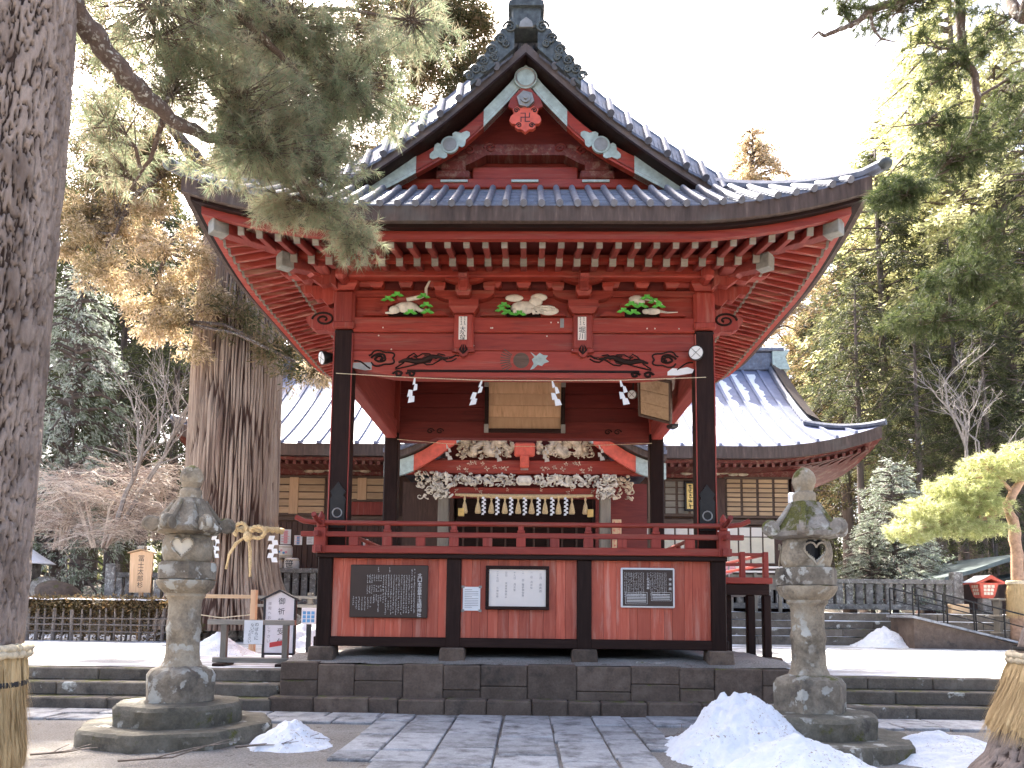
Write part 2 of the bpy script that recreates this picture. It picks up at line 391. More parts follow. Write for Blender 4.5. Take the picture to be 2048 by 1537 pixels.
def m_bark(name, furrow, mid, lightc, sc, mossy=0):
    t = NT(name); co = t.coord(sc); n = t.noise(co, 2.0, 8, .7, .5); f = t.noise(t.coord(tuple(k * 5 for k in sc)), 3, 5, .65)
    c = t.ramp(n, [(.28, mid), (.72, lightc)]); c = t.mix(.35, c, t.ramp(f, [(.3, mid), (.7, lightc)]))
    big = t.noise(t.coord((sc[0] * .3, sc[1] * .3, sc[2] * .35)), 1.4, 4, .6); c = t.mix(t.sramp(big, .45, .68), c, tuple(.55 * a + .45 * b for a, b in zip(furrow, mid)))
    at_ = t.n('ShaderNodeAttribute'); at_.attribute_name = 'relief'      # furrow shade painted in: bark turns dark reddish brown where relief is low
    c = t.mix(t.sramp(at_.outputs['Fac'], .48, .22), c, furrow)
    if mossy:
        m = t.noise(t.coord(), 1.3, 6, .7); sp = t.n('ShaderNodeSeparateXYZ'); t.l(t.co.outputs['Object'], sp.inputs[0])
        k = t.n('ShaderNodeMapRange'); k.inputs[1].default_value = 2.6; k.inputs[2].default_value = .3; k.inputs[3].default_value = -.25; k.inputs[4].default_value = .16
        t.l(sp.outputs[2], k.inputs[0]); a = t.n('ShaderNodeMath', operation='ADD'); t.l(k.outputs[0], a.inputs[0]); t.l(m, a.inputs[1])
        c = t.mix(t.sramp(a.outputs[0], .56, .64), c, (.07, .075, .018))
    t.bump(n, .7, .02); return t.fin(c, .92)
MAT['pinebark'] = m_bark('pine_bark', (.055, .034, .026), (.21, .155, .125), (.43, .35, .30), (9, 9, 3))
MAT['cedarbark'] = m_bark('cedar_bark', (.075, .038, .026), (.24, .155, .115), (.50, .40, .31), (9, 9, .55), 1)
MAT['twig'] = plain('grey_twig_bark', (.20, .165, .14), .9, 0, .1, 12, .4, .4)
MAT['twigpale'] = plain('pale_twig_bark', (.29, .26, .24), .9, 0, .1, 12, .3, .4)
MAT['limb'] = m_stone('dark_limb_bark', (.06, .04, .03), (.13, .09, .07), (.24, .18, .15), 0, .9, .3, 2.2, .05, .9)
MAT['trunkfar'] = wood('conifer_trunk', (.06, .045, .036), (.13, .10, .085), (.23, .19, .165), 'z', .4, .9)
MAT['gardenbark'] = plain('reddish_pine_bark', (.42, .26, .17), .9, 0, .05, 9, .35, .6)
def m_leaf(name, cols, trans=.5, tint=1.35):
    t = NT(name); g = t.n('ShaderNodeNewGeometry')
    ob = t.noise(t.coord(rnd=True), .55, 3, .6)
    mx = t.n('ShaderNodeMath', operation='MULTIPLY_ADD'); mx.inputs[1].default_value = .45; t.l(g.outputs['Random Per Island'], mx.inputs[0])
    m2 = t.n('ShaderNodeMath', operation='MULTIPLY'); m2.inputs[1].default_value = .75; t.l(ob, m2.inputs[0]); t.l(m2.outputs[0], mx.inputs[2])
    c = t.ramp(mx.outputs[0], [(.25 + .5 * i / max(1, len(cols) - 1), k) for i, k in enumerate(cols)])
    t.fin(c, .6); tr = t.n('ShaderNodeBsdfTranslucent')
    sc_ = t.n('ShaderNodeVectorMath', operation='SCALE'); sc_.inputs[3].default_value = tint; t.l(c, sc_.inputs[0]); t.l(sc_.outputs[0], tr.inputs[0])
    ms = t.n('ShaderNodeMixShader'); ms.inputs[0].default_value = trans
    t.l(t.b.outputs[0], ms.inputs[1]); t.l(tr.outputs[0], ms.inputs[2]); t.l(ms.outputs[0], t.t.nodes['Material Output'].inputs[0])
    return t.m
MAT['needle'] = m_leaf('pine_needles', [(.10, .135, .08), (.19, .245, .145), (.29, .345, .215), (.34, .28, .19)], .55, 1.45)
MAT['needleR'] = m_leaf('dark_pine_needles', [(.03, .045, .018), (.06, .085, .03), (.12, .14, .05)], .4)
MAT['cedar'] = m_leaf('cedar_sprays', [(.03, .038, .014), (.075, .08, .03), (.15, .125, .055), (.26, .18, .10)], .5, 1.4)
MAT['cedargold'] = m_leaf('golden_sunlit_cedar_sprays', [(.16, .13, .05), (.42, .32, .17), (.70, .56, .40)], .5, 1.4)  # backlit gold of the cedar put into the leaf colour
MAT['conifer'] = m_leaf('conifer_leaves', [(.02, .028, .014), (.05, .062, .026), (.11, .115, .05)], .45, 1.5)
MAT['coniferlight'] = m_leaf('glow_tinted_conifer_leaves', [(.15, .165, .06), (.36, .37, .16), (.66, .63, .38)], .58, 1.6)  # paler copy of the conifer leaves with the backlight glow painted in
MAT['gardenneedle'] = m_leaf('bright_pine_needles', [(.22, .26, .09), (.42, .45, .19), (.62, .62, .36)], .55, 1.45)
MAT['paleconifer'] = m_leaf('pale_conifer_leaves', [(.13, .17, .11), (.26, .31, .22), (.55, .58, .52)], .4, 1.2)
MAT['twigbrown'] = m_leaf('dry_brown_twig', [(.08, .055, .045), (.28, .20, .16), (.54, .42, .34), (.76, .66, .56)], .05)
MAT['hedge'] = m_leaf('hedge_leaves', [(.04, .035, .012), (.10, .075, .03), (.18, .11, .05)], .4)

# ---------------------------------------------------------------- lettering
_G = {}
def glyph(ch):
    if ch not in _G:
        cu = bpy.data.curves.new('glyph', 'FONT'); cu.body = ch; cu.size = 1; cu.resolution_u = 2
        ob = bpy.data.objects.new('glyph', cu); me = bpy.data.meshes.new_from_object(ob)
        V = np.zeros(len(me.vertices) * 3, np.float32); me.vertices.foreach_get('co', V); V = V.reshape(-1, 3)
        Fs = [tuple(p.vertices) for p in me.polygons]
        if len(V):
            lo, hi = V.min(0), V.max(0); V = V - (lo + hi) / 2
            V = V / max(hi[0] - lo[0], hi[1] - lo[1], .55)
        _G[ch] = (V, Fs); bpy.data.objects.remove(ob); bpy.data.curves.remove(cu); bpy.data.meshes.remove(me)
    return _G[ch]
def letters(cols, mat, parent, Mx, name='character'):
    """cols: list of (text, x, ztop, size, pitch); laid out in local XZ facing -Y, at y=0 of Mx"""
    for (txt, x, z, size, pit) in cols:
        for i, ch in enumerate(txt):
            if ch == ' ': continue
            V, Fs = glyph(ch)
            MB().add([(x + p[0] * size, 0, z - size / 2 - i * pit + p[1] * size) for p in V], Fs, Mx).build(name, mat, parent)
def scribble(mb, x, z, s, rng, n=5):
    """an unreadable little character: a few strokes in a cell"""
    for _ in range(n):
        h = rng.random() < .55; L = s * rng.uniform(.35, .9); cx = x + rng.uniform(-.25, .25) * s; cz = z + rng.uniform(-.38, .38) * s; wd = s * .11
        a, b = (L / 2, wd / 2) if h else (wd / 2, L / 2)
        mb.add([(cx - a, 0, cz - b), (cx + a, 0, cz - b), (cx + a, 0, cz + b), (cx - a, 0, cz + b)], [(0, 1, 2, 3)])
# ================================================================ ground, terrace, podium, steps, paving
def vnoise(P, seed=0, octs=4, lac=2.0, gain=.5):
    """cheap value noise on (n,k) points"""
    P = np.asarray(P, float); out = np.zeros(len(P)); amp = 1.0; tot = 0
    for o in range(octs):
        Q = P * lac ** o + 17.3 * o + seed * 7.7; I = np.floor(Q).astype(np.int64); Fr = Q - I; Fr = Fr * Fr * (3 - 2 * Fr)
        k = P.shape[1]; acc = 0
        for c in range(2 ** k):
            w_ = 1; h = np.zeros(len(P), np.int64) + seed * 131
            for d in range(k):
                b = (c >> d) & 1; w_ = w_ * (Fr[:, d] if b else 1 - Fr[:, d]); h = (h * 73856093) ^ ((I[:, d] + b) * (19349663, 83492791, 49979687)[d])
            h = (h ^ (h >> 13)) * 1274126177; h = (h ^ (h >> 16)) & 0xffff
            acc = acc + w_ * (h / 65535.0)
        out += amp * acc; tot += amp; amp *= gain
    return out / tot
def sheet(name, x0, x1, y0, y1, nx, ny, hf, mat, smooth=True, parent=None):
    X, Y = np.meshgrid(np.linspace(x0, x1, nx + 1), np.linspace(y0, y1, ny + 1)); P = np.stack([X.ravel(), Y.ravel()], 1)
    Z = hf(P); V = np.column_stack([P, Z]); i = np.arange(nx * ny); r, c = i // nx, i % nx; a = r * (nx + 1) + c
    F = np.stack([a, a + 1, a + nx + 2, a + nx + 1], 1)
    return link(name, np_mesh(name, V, F, mat, smooth), parent)
tag(sheet('ground', -400, 400, -60, 700, 4, 4, lambda P: P[:, 0] * 0 - .012, MAT['ground']), kind='structure')
tag(sheet('gravel_yard', -9, 9, 4.5, 11.95, 180, 90, lambda P: .035 * (vnoise(P * 1.3, 3, 5) - .5) + .012 * (vnoise(P * 9, 5, 2) - .5), MAT['ground']), kind='structure')
TZ = .58
tag(sheet('terrace', -70, 70, 12.25, 26, 140, 40, lambda P: TZ + .03 * (vnoise(P * .8, 9, 4) - .5), MAT['terrace']), kind='structure')
def h_forest(P):
    y = P[:, 1]; return TZ - .1 + 1.0 * np.clip((y - np.where(P[:, 0] > -10.3, 21.5, 24.4)) / 1.6, 0, 1) + .35 * (vnoise(P * .5, 2, 4) - .5) + np.clip((y - 30) / 60, 0, 1) * 3
tag(sheet('forest_floor', -160, -6.2, 21.5, 170, 160, 160, h_forest, MAT['forest']), kind='structure')
tag(sheet('upper_terrace', -6.2, 160, 24.25, 40, 90, 20, lambda P: 1.55 + .04 * (vnoise(P * .7, 4, 3) - .5), MAT['terrace']), kind='structure')
tag(sheet('woodland_floor', -6.2, 160, 40, 170, 60, 60, lambda P: 1.5 + .3 * (vnoise(P * .5, 4, 3) - .5) + np.clip((P[:, 1] - 45) / 60, 0, 1) * 3, MAT['forest']), kind='structure')

def stone_row(parent, name, x0, x1, yf, yb, z0, z1, mat, wmin, wmax, jit=.008, gap=.008, rng=random):
    x = x0
    while x < x1 - .05:
        wd = rng.uniform(wmin, wmax)
        if x1 - (x + wd) < wmin * .6: wd = x1 - x
        j = rng.uniform(-jit, jit); dz = rng.uniform(-jit, jit) * .6
        MB().span((x + gap / 2, yf + j, z0), (x + wd - gap / 2, yb, z1 + dz), .018).build(name, mat, parent)
        x += wd
def steps(label, x0, x1, ys, zs, yb, w0, w1, name='step_stone'):
    e = empty('stone_steps', ((x0 + x1) / 2, ys[0], 0), 0, label, 'steps'); 
    z = zs[0][0]
    for (y, (za, zb)) in zip(ys, zs):
        stone_row(e, name, x0, x1, y, yb, za, zb, MAT['step'], w0, w1)
    for ch in e.children: ch.location = (-(x0 + x1) / 2, -ys[0], 0)
    return e
steps('dark stone steps to the terrace on the left, behind the lantern', -10.5, -3.72, (11.33, 11.68, 12.03), ((-.02, .19), (.185, .385), (.38, .575)), 12.45, .9, 1.7)
steps('mossy stone steps to the terrace on the right of the podium, behind the snow banks', 4.24, 10.5, (11.45, 11.8, 12.12), ((-.02, .19), (.185, .385), (.38, .57)), 12.5, 1.0, 1.9)
steps('snow edged stone steps up to the main hall beyond the covered walkway', 3.2, 26, (23.1, 23.42, 23.74, 24.06), ((TZ - .03, .82), (.81, 1.06), (1.05, 1.30), (1.29, 1.545)), 24.4, 1.4, 2.2)
# snow lying along the far treads
for k, (y, z) in enumerate(((23.25, .822), (23.57, 1.062), (23.89, 1.302), (24.22, 1.548))):
    e = sheet('tread_snow', 3.3, 25, y - .12, y + .2, 160, 4, lambda P: z + .028 * np.clip(vnoise(P * (1.1, 6), k, 4) * 2 - .55, -.3, 1), MAT['snow'])
    tag(e, ('thin snow lying on the lowest far step tread', 'thin snow lying on the second far step tread', 'thin snow lying on the third far step tread', 'thin snow lying along the top edge of the far steps')[k], 'snow', 'snow on the far steps')

pod = empty('stone_podium', (0.25, 11.6, 0), 0, 'dark stone block podium carrying the red pavilion', 'podium')
def P_(o): o.location = tuple(o.location - Vector((.25, 11.6, 0))); return o
rg = random.Random(5)
MB().span((-3.6, 11.85, -.02), (4.1, 19, .67)).build('podium_core', MAT['podium'], pod, loc=(-.25, -11.6, 0))
x = -3.78
while x < 4.27:
    wd = rg.uniform(.42, .86)
    if 4.28 - x - wd < .3: wd = 4.28 - x
    MB().span((x + .005, 11.36 + rg.uniform(-.015, .015), -.02), (x + wd - .005, 12.0, .225 + rg.uniform(-.012, .012)), .02).build('plinth_stone', MAT['podium'], pod, loc=(-.25, -11.6, 0)); x += wd
x = -3.68
while x < 4.2:
    wd = rg.uniform(.5, .9)
    if 4.2 - x - wd < .3: wd = 4.2 - x
    zt = .725 + rg.uniform(-.02, .015); cuts = [.2, zt] if rg.random() < .35 else [.2, rg.choice((.40, .46, .34)), zt]
    for a, b in zip(cuts[:-1], cuts[1:]):
        MB().span((x + .003, 11.62 + rg.uniform(-.012, .012), a + .002), (x + wd - .003, 12.1, b - .002), .016).build('podium_stone', MAT['podium'], pod, loc=(-.25, -11.6, 0))
    x += wd
o = sheet('podium_gravel', -3.66, 4.2, 11.72, 19, 160, 120, lambda P: .715 + .09 * np.clip((P[:, 1] - 11.72) / .5, 0, 1) + .05 * (vnoise(P * 2.2, 8, 4) - .4), MAT['ground'], parent=pod); P_(o)

# paving slabs (parts of the path)
path = empty('stone_path', (0, 9, 0)); tag(path, kind='structure')
def slab(x0, x1, y0, y1):
    g = .012; z = random.uniform(-.006, .008)
    mb = MB(); tl = random.uniform(-.004, .004)
    mb.span((x0 + g, y0 + g, -.06), (x1 - g, y1 - g, .035 + z), .012)
    mb.v = [(a, b, c + (tl * (a - x0) + random.uniform(-.003, .003) if c > 0 else 0)) for a, b, c in mb.v]
    mb.build('paving_slab', MAT['paving'], path, loc=(0, -9, 0))
edges = [-1.98, -1.50, -.90, -.23, .45, 1.05, 1.50, 1.86]
for i in range(7):
    y = 11.2; first = True
    if i == 0: lim = 8.2
    elif i == 6: lim = 9.0
    else: lim = 5.4
    while y > lim:
        L = random.uniform(.45, 1.15); slab(edges[i] + random.uniform(-.02, .02), edges[i + 1], max(y - L, lim - .3), y); y -= L
for (xa, xb, rows) in ((-9.5, -1.98, ((10.85, 11.3), (10.35, 10.85))), (1.86, 9.5, ((10.95, 11.4), (10.45, 10.95)))):
    for (ya, yb) in rows:
        x = xa
        while x < xb:
            L = random.uniform(.6, 1.25); slab(x, min(x + L, xb), ya, yb); x += L

# snow piles
def snow(name, label, cx, cy, rx, ry, h, z0=0, seed=1, pw=1.4, n=60, lean=0, group=None, rag=.45):
    X, Y = np.meshgrid(np.linspace(-1.15, 1.15, n), np.linspace(-1.15, 1.15, n)); P = np.stack([X.ravel(), Y.ravel()], 1)
    nz = vnoise(P * 2.2 + seed, seed, 4); ang = np.hypot(P[:, 0] - lean * .3, P[:, 1])
    d = ang * (1 - rag * (nz - .5)); f = np.clip(1 - d, -.15, 1); Z = np.sign(f) * np.abs(f) ** pw * h
    Z = Z * (1 + .5 * (vnoise(P * 5 + seed, seed + 1, 3) - .5)) + (f > 0) * (.10 * h * (vnoise(P * 11, seed + 2, 3) - .5) + .05 * h * (vnoise(P * 30, seed + 4, 2) - .5))
    V = np.column_stack([P[:, 0] * rx, P[:, 1] * ry, Z]); i = np.arange((n - 1) ** 2); r, c = i // (n - 1), i % (n - 1); a = r * n + c
    F = np.stack([a, a + 1, a + n + 1, a + n], 1); keep = (Z[F] > -.02 - .06 * h).any(1); F = F[keep]
    o = link(name, np_mesh(name, V, F, MAT['snow'], True), None, (cx, cy, z0)); return tag(o, label, 'snow', group)
snow('snow_pile', 'tall dirty snow heap leaning against the lantern on the right', 2.5, 8.7, .9, .95, .74, 0, 3, 1.05, 110)
snow('snow_pile', 'low sprawling end of the snow in front of the tall snow heap', 2.85, 7.9, .9, .7, .33, 0, 13, 1.0, 90)
snow('snow_bank', 'long low snow bank between the right lantern and the straw wrapped pine', 4.75, 8.75, 1.2, .75, .26, 0, 8, .9, 90)
snow('snow_pile', 'small snow heap on the gravel beside the left lantern base', -2.62, 8.85, .46, .5, .31, 0, 5, 1.0, 50)
snow('snow_pile', 'far conical snow heap against the steps of the main hall', 10.75, 22.7, 1.0, .8, .62, TZ, 11, 1.1, 60)
snow('snow_bank', 'far low snow drift to the right of the ramp', 15.6, 22.9, 1.5, .8, .34, TZ, 12, .9, 50)
snow('snow_pile', 'snow heap left of the front barrier beside the bamboo fence', -6.3, 15.6, .8, .6, .42, TZ, 15, 1.0, 40)
snow('snow_pile', 'snow heap behind the blue notice near the pavilion corner', -5.2, 18.3, .9, .7, .72, TZ, 16, .9, 40)
# ================================================================ the red pavilion
pav = wempty('pavilion', (0, 14.7, .7), 'red lacquered shrine stage pavilion with a tiled hip and gable roof', 'pavilion')
HX, YF, YB = 5.05, 10.4, 19.05; YC = (YF + YB) / 2; HD = (YB - YF) / 2; YG = 12.15; YG2 = 2 * YC - YG
ZE = 7.44
def rf(t): return ZE + .70 * t + .026 * t * t
def vf(t): return rf(t) + .25 * max(0, min(1, (3.7 - t) / 2.1)) ** 1.3
def lift(cdist): return .46 * max(0, 1 - cdist / 2.8) ** 2
def zfront(x, t): return rf(t) + lift(HX - abs(x)) * max(0, 1 - t / 2.2)
def zside(y, t): return rf(t) + lift(HD - abs(y - YC)) * max(0, 1 - t / 2.2)
def xs(n, a=-HX, b=HX): return [a + (b - a) * i / n for i in range(n + 1)]
# --- front and back skirts, made of overlapping tile courses
for sgn, nm in ((1, 'front'), (-1, 'back')):
    yy = lambda t: (YF + t) if sgn > 0 else (YB - t)
    base = MB(); X = xs(64)
    rows = []
    for k in range(0, 11):
        rows.append([(x, yy(min(.15 * k, HX - abs(x))), zfront(x, min(.15 * k, HX - abs(x))) - .03) for x in X])
    for a, b in zip(rows[:-1], rows[1:]): base.strip(a, b)
    sk = base.build('roof_skirt', MAT['roof'], pav)
    if sgn > 0:
        for k in range(10):
            mb = MB(); t0, t1 = .15 * k, .15 * (k + 1); xm = HX - t0 - .02; Xk = xs(56, -xm, xm)
            cl = lambda x, t: min(t, HX - abs(x))
            A = [(x, yy(t0), zfront(x, t0) - .012) for x in Xk]; B = [(x, yy(t0) + .001, zfront(x, t0) + .022) for x in Xk]
            C = [(x, yy(cl(x, t1)), zfront(x, cl(x, t1)) + .002) for x in Xk]
            mb.strip(A, B).strip(B, C).build('tile_course', MAT['roof'], sk)
        n = 19; sp = .262
        for i in range(-n + 1, n):
            x = i * sp
            tm = min(1.45, HX - abs(x) - .1)
            if tm < .15: continue
            ts = [-.06 + (tm + .06) * k / 7 for k in range(8)]
            mb = MB().tube([(x, YF + t, zfront(x, max(t, 0)) + (.7 * t if t < 0 else 0) + .045) for t in ts], .052, 10)
            mb.build('round_tile_row', MAT['roof'], sk, smooth='auto')
# --- side slopes
for s in (-1, 1):
    mb = MB(); Y = [YG + .12 + (YG2 - YG - .12) * i / 24 for i in range(25)]
    rows = [[(s * (HX - t), y, zside(y, t) - .01) for y in Y] for t in [HX * k / 16 for k in range(17)]]
    for a, b in zip(rows[:-1], rows[1:]): mb.strip(a, b)
    for (y0, y1) in ((YF, YG + .12), (YG2, YB)):
        Y = [y0 + (y1 - y0) * i / 12 for i in range(13)]
        rows = [[(s * (HX - min(t, HD - abs(y - YC))), y, zside(y, min(t, HD - abs(y - YC))) - .01) for y in Y] for t in [.25 * k for k in range(8)]]
        for a, b in zip(rows[:-1], rows[1:]): mb.strip(a, b)
    sl_ = mb.build('roof_slope', MAT['roof'], pav)
    for i in range(-16, 17):
        y = YC + i * .265
        tm = HX - .12 if YG + .1 < y < YG2 - .1 else HD - abs(y - YC) - .05
        if tm < .2: continue
        ts = [-.06 + (tm + .06) * k / 12 for k in range(13)]
        MB().tube([(s * (HX - t), y, zside(y, max(t, 0)) + (.7 * t if t < 0 else 0) + .035) for t in ts], .05, 8).build('round_tile_row', MAT['roof'], sl_, smooth='auto')
    # verge: steep flat tiles along the gable edge with round cover tiles over their joints, dark band under them
    prof = [1.25 + (HX - 1.25) * k / 28 for k in range(29)]; V3 = lambda t, y, o: (s * (HX - t), y, vf(t) + o)
    yt, yb_, ot, ob = YG + .10, YG - .16, .04, -.36
    vp = MB().strip([V3(t, YG - .12, -.34) for t in prof], [V3(t, YG - .12, -.54) for t in prof]).strip([V3(t, YG - .12, -.54) for t in prof], [V3(t, YG + .4, -.54) for t in prof]).build('verge_band', MAT['verge'], pav)
    MB().strip([V3(t, YG - .15, -.535) for t in prof], [V3(t, YG - .15, -.58) for t in prof]).strip([V3(t, YG - .15, -.58) for t in prof], [V3(t, YG + .3, -.58) for t in prof]).build('verge_lip', MAT['blackx'], vp)
    MB().tube([V3(t, YG + .18, .05) for t in prof], .075, 8).build('verge_ridge', MAT['roof'], vp, smooth='auto')
    t = 1.4
    while t < HX - .25:
        MB().tube([V3(t, yt + .03, ot + .05), V3(t, yb_ - .07, ob - .02)], .062, 12).build('verge_round_tile', MAT['roof'], vp, smooth='auto')
        for j in range(3):
            a = t + .05 + .072 * j; b = a + .078; e_ = .012 * (2 - j)
            MB().add([V3(a, yb_ - e_, ob), V3(b, yb_ - e_, ob), V3(b, yt, ot), V3(a, yt, ot), V3(a, yb_ - e_, ob - .05), V3(b, yb_ - e_, ob - .05), V3(b, yb_ + .05, ob), V3(b, yt, ot - .05)], [(0, 1, 2, 3), (4, 5, 1, 0), (1, 6, 7, 2)]).build('verge_flat_tile', MAT['roof'], vp)
        t += .315
# --- fascia of the eaves
def eave_ring(off_out, z_off_top, z_off_bot, mat, name, back=True, thick=.12):
    e = None
    for side in ('front', 'left', 'right') + (('back',) if back else ()):
        N = 48
        if side in ('front', 'back'):
            yv = YF + off_out if side == 'front' else YB - off_out; h = HX - off_out
            pts = [(x, yv, zfront(x, 0)) for x in xs(N, -h, h)]; inn = Vector((0, 1 if side == 'front' else -1, 0))
        else:
            s = -1 if side == 'left' else 1; y0, y1 = YF + off_out, YB - off_out
            pts = [(s * (HX - off_out), y0 + (y1 - y0) * i / N, zside(y0 + (y1 - y0) * i / N, 0)) for i in range(N + 1)]; inn = Vector((-s, 0, 0))
        A = [Vector(p) + Vector((0, 0, z_off_top)) for p in pts]; B = [Vector(p) + Vector((0, 0, z_off_bot)) for p in pts]
        C = [p + inn * thick for p in B]; D = [p + inn * thick for p in A]
        e = MB().strip(A, B).strip(B, C).strip(C, D).strip(D, A).build(name, mat, pav)
eave_ring(.0, -.005, -.235, MAT['fascia'], 'eave_fascia')
eave_ring(.10, -.235, -.285, MAT['blackx'], 'eave_drip_board')
eave_ring(.22, -.27, -.40, MAT['red'], 'eave_batten_board', thick=.1)
# --- underside: eave boards, rafters, corner beams
def ub(t):   # height of the flying-rafter line / base-rafter line below the eave, t from eave edge inward
    return ZE - .36 + .25 * (t - .3)
for side in ('front', 'left', 'right'):
    mb = MB(); N = 40; rows = []
    for t in (.3, .9, 1.6, 2.5):
        row = []
        for i in range(N + 1):
            if side == 'front':
                h = HX - t; x = -h + 2 * h * i / N; row.append((x, YF + t, ub(t) + .02 + lift(HX - abs(x)) * max(0, 1 - t / 2.2)))
            else:
                s = -1 if side == 'left' else 1; y = YF + t + (YB - YF - 2 * t) * i / N; row.append((s * (HX - t), y, ub(t) + .02 + lift(HD - abs(y - YC)) * max(0, 1 - t / 2.2)))
        rows.append(row)
    for a, b in zip(rows[:-1], rows[1:]): mb.strip(a, b)
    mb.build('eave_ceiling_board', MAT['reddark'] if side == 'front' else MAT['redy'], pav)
def rafter(side, pos, t0, t1, zt0, zt1, wd, ht, name):
    lf = lambda t: lift((HX - abs(pos)) if side == 'front' else (HD - abs(pos - YC))) * max(0, 1 - t / 2.2)
    if side == 'front': p, q = Vector((pos, YF + t0, zt0 + lf(t0))), Vector((pos, YF + t1, zt1 + lf(t1)))
    else:
        s = -1 if side == 'left' else 1; p, q = Vector((s * (HX - t0), pos, zt0 + lf(t0))), Vector((s * (HX - t1), pos, zt1 + lf(t1)))
    o = MB().bar(p, q, wd, ht, .006).build(name, MAT['redy' if side == 'front' else 'redside'], pav)
    d = (p - q).normalized(); MB().bar(p + d * .010, p - d * .03, wd + .006, ht + .006).build('rafter_end_cap', MAT['greyw'], o)
for side in ('front', 'left', 'right'):
    step = .285; n = 17 if side == 'front' else 22
    for i in range(-n, n + 1):
        if side == 'front': pos = i * step; cdist = HX - abs(pos); 
        else: pos = YC + i * .197; cdist = HD - abs(pos - YC)
        if cdist > .55:
            tin = min(1.5, cdist - .05)
            if tin > .5: rafter(side, pos, .36, tin, ub(.36) - .06, ub(tin) - .06, .085 if side == 'front' else .065, .12, 'flying_rafter')
        if cdist > 1.2:
            tin = min(2.3, cdist - .05)
            rafter(side, pos, 1.12, tin, ub(1.12) - .17, ub(tin) - .15, .10 if side == 'front' else .07, .13, 'base_rafter')
for t, nm in ((1.22, 'rafter_batten'),):
    for side in ('front', 'left', 'right'):
        pts = []
        for i in range(33):
            if side == 'front': h = HX - t; x = -h + 2 * h * i / 32; pts.append((x, YF + t, ub(t) - .085 + lift(HX - abs(x)) * .45))
            else:
                s = -1 if side == 'left' else 1; y = YF + t + (YB - YF - 2 * t) * i / 32; pts.append((s * (HX - t), y, ub(t) - .085 + lift(HD - abs(y - YC)) * .45))
        A = [Vector(p) + Vector((0, 0, .06)) for p in pts]; B = [Vector(p) - Vector((0, 0, .05)) for p in pts]
        inn = Vector((0, .12, 0)) if side == 'front' else Vector((.12 if side == 'left' else -.12, 0, 0)); C = [p + inn for p in B]
        MB().strip(A, B).strip(B, C).build('rafter_batten', MAT['red'] if side == 'front' else MAT['redy'], pav)
for sx in (-1, 1):
    for (yy0, sy) in ((YF, 1), (YB, -1)):
        a = Vector((sx * (HX - 2.1), yy0 + sy * 2.1, 7.44)); b = Vector((sx * (HX - .34), yy0 + sy * .34, 7.33))
        hb = MB().bar(b, a, .2, .26, .01).build('hip_rafter', MAT['redy'], pav)
        d = (b - a).normalized(); MB().bar(b + d * .02, b - d * .22, .212, .275, .01).build('metal_end_sleeve', MAT['sleeve'], hb)
        a2 = Vector((sx * (HX - 2.1), yy0 + sy * 2.1, 7.30)); b2 = Vector((sx * (HX - 1.12), yy0 + sy * 1.12, 7.14))
        hb = MB().bar(b2, a2, .2, .24, .01).build('hip_rafter', MAT['redy'], pav)
        MB().bar(b2 + d * .015, b2 - d * .2, .21, .25, .01).build('metal_end_sleeve', MAT['sleeve'], hb)
        # hip ridge on the roof
        pts = [(sx * (HX - t), yy0 + sy * t, zfront(HX - t, t) + .05) for t in [-.12 + 2.0 * k / 10 for k in range(11)]]
        pts[0] = (pts[0][0], pts[0][1], pts[1][2] + .03)
        hr = MB().tube(pts, .09, 8).build('hip_ridge', MAT['roof'], pav, smooth='auto')
        MB().ball((pts[0][0], pts[0][1], pts[0][2] + .0), (.11, .11, .09)).build('ridge_end_tile', MAT['ornament'], hr, smooth=True)
# --- ridge
MB().span((-.15, YG + .13, rf(HX) - .3), (.15, YG2 - .1, rf(HX) + .16), .03).build('ridge', MAT['roof'], pav)
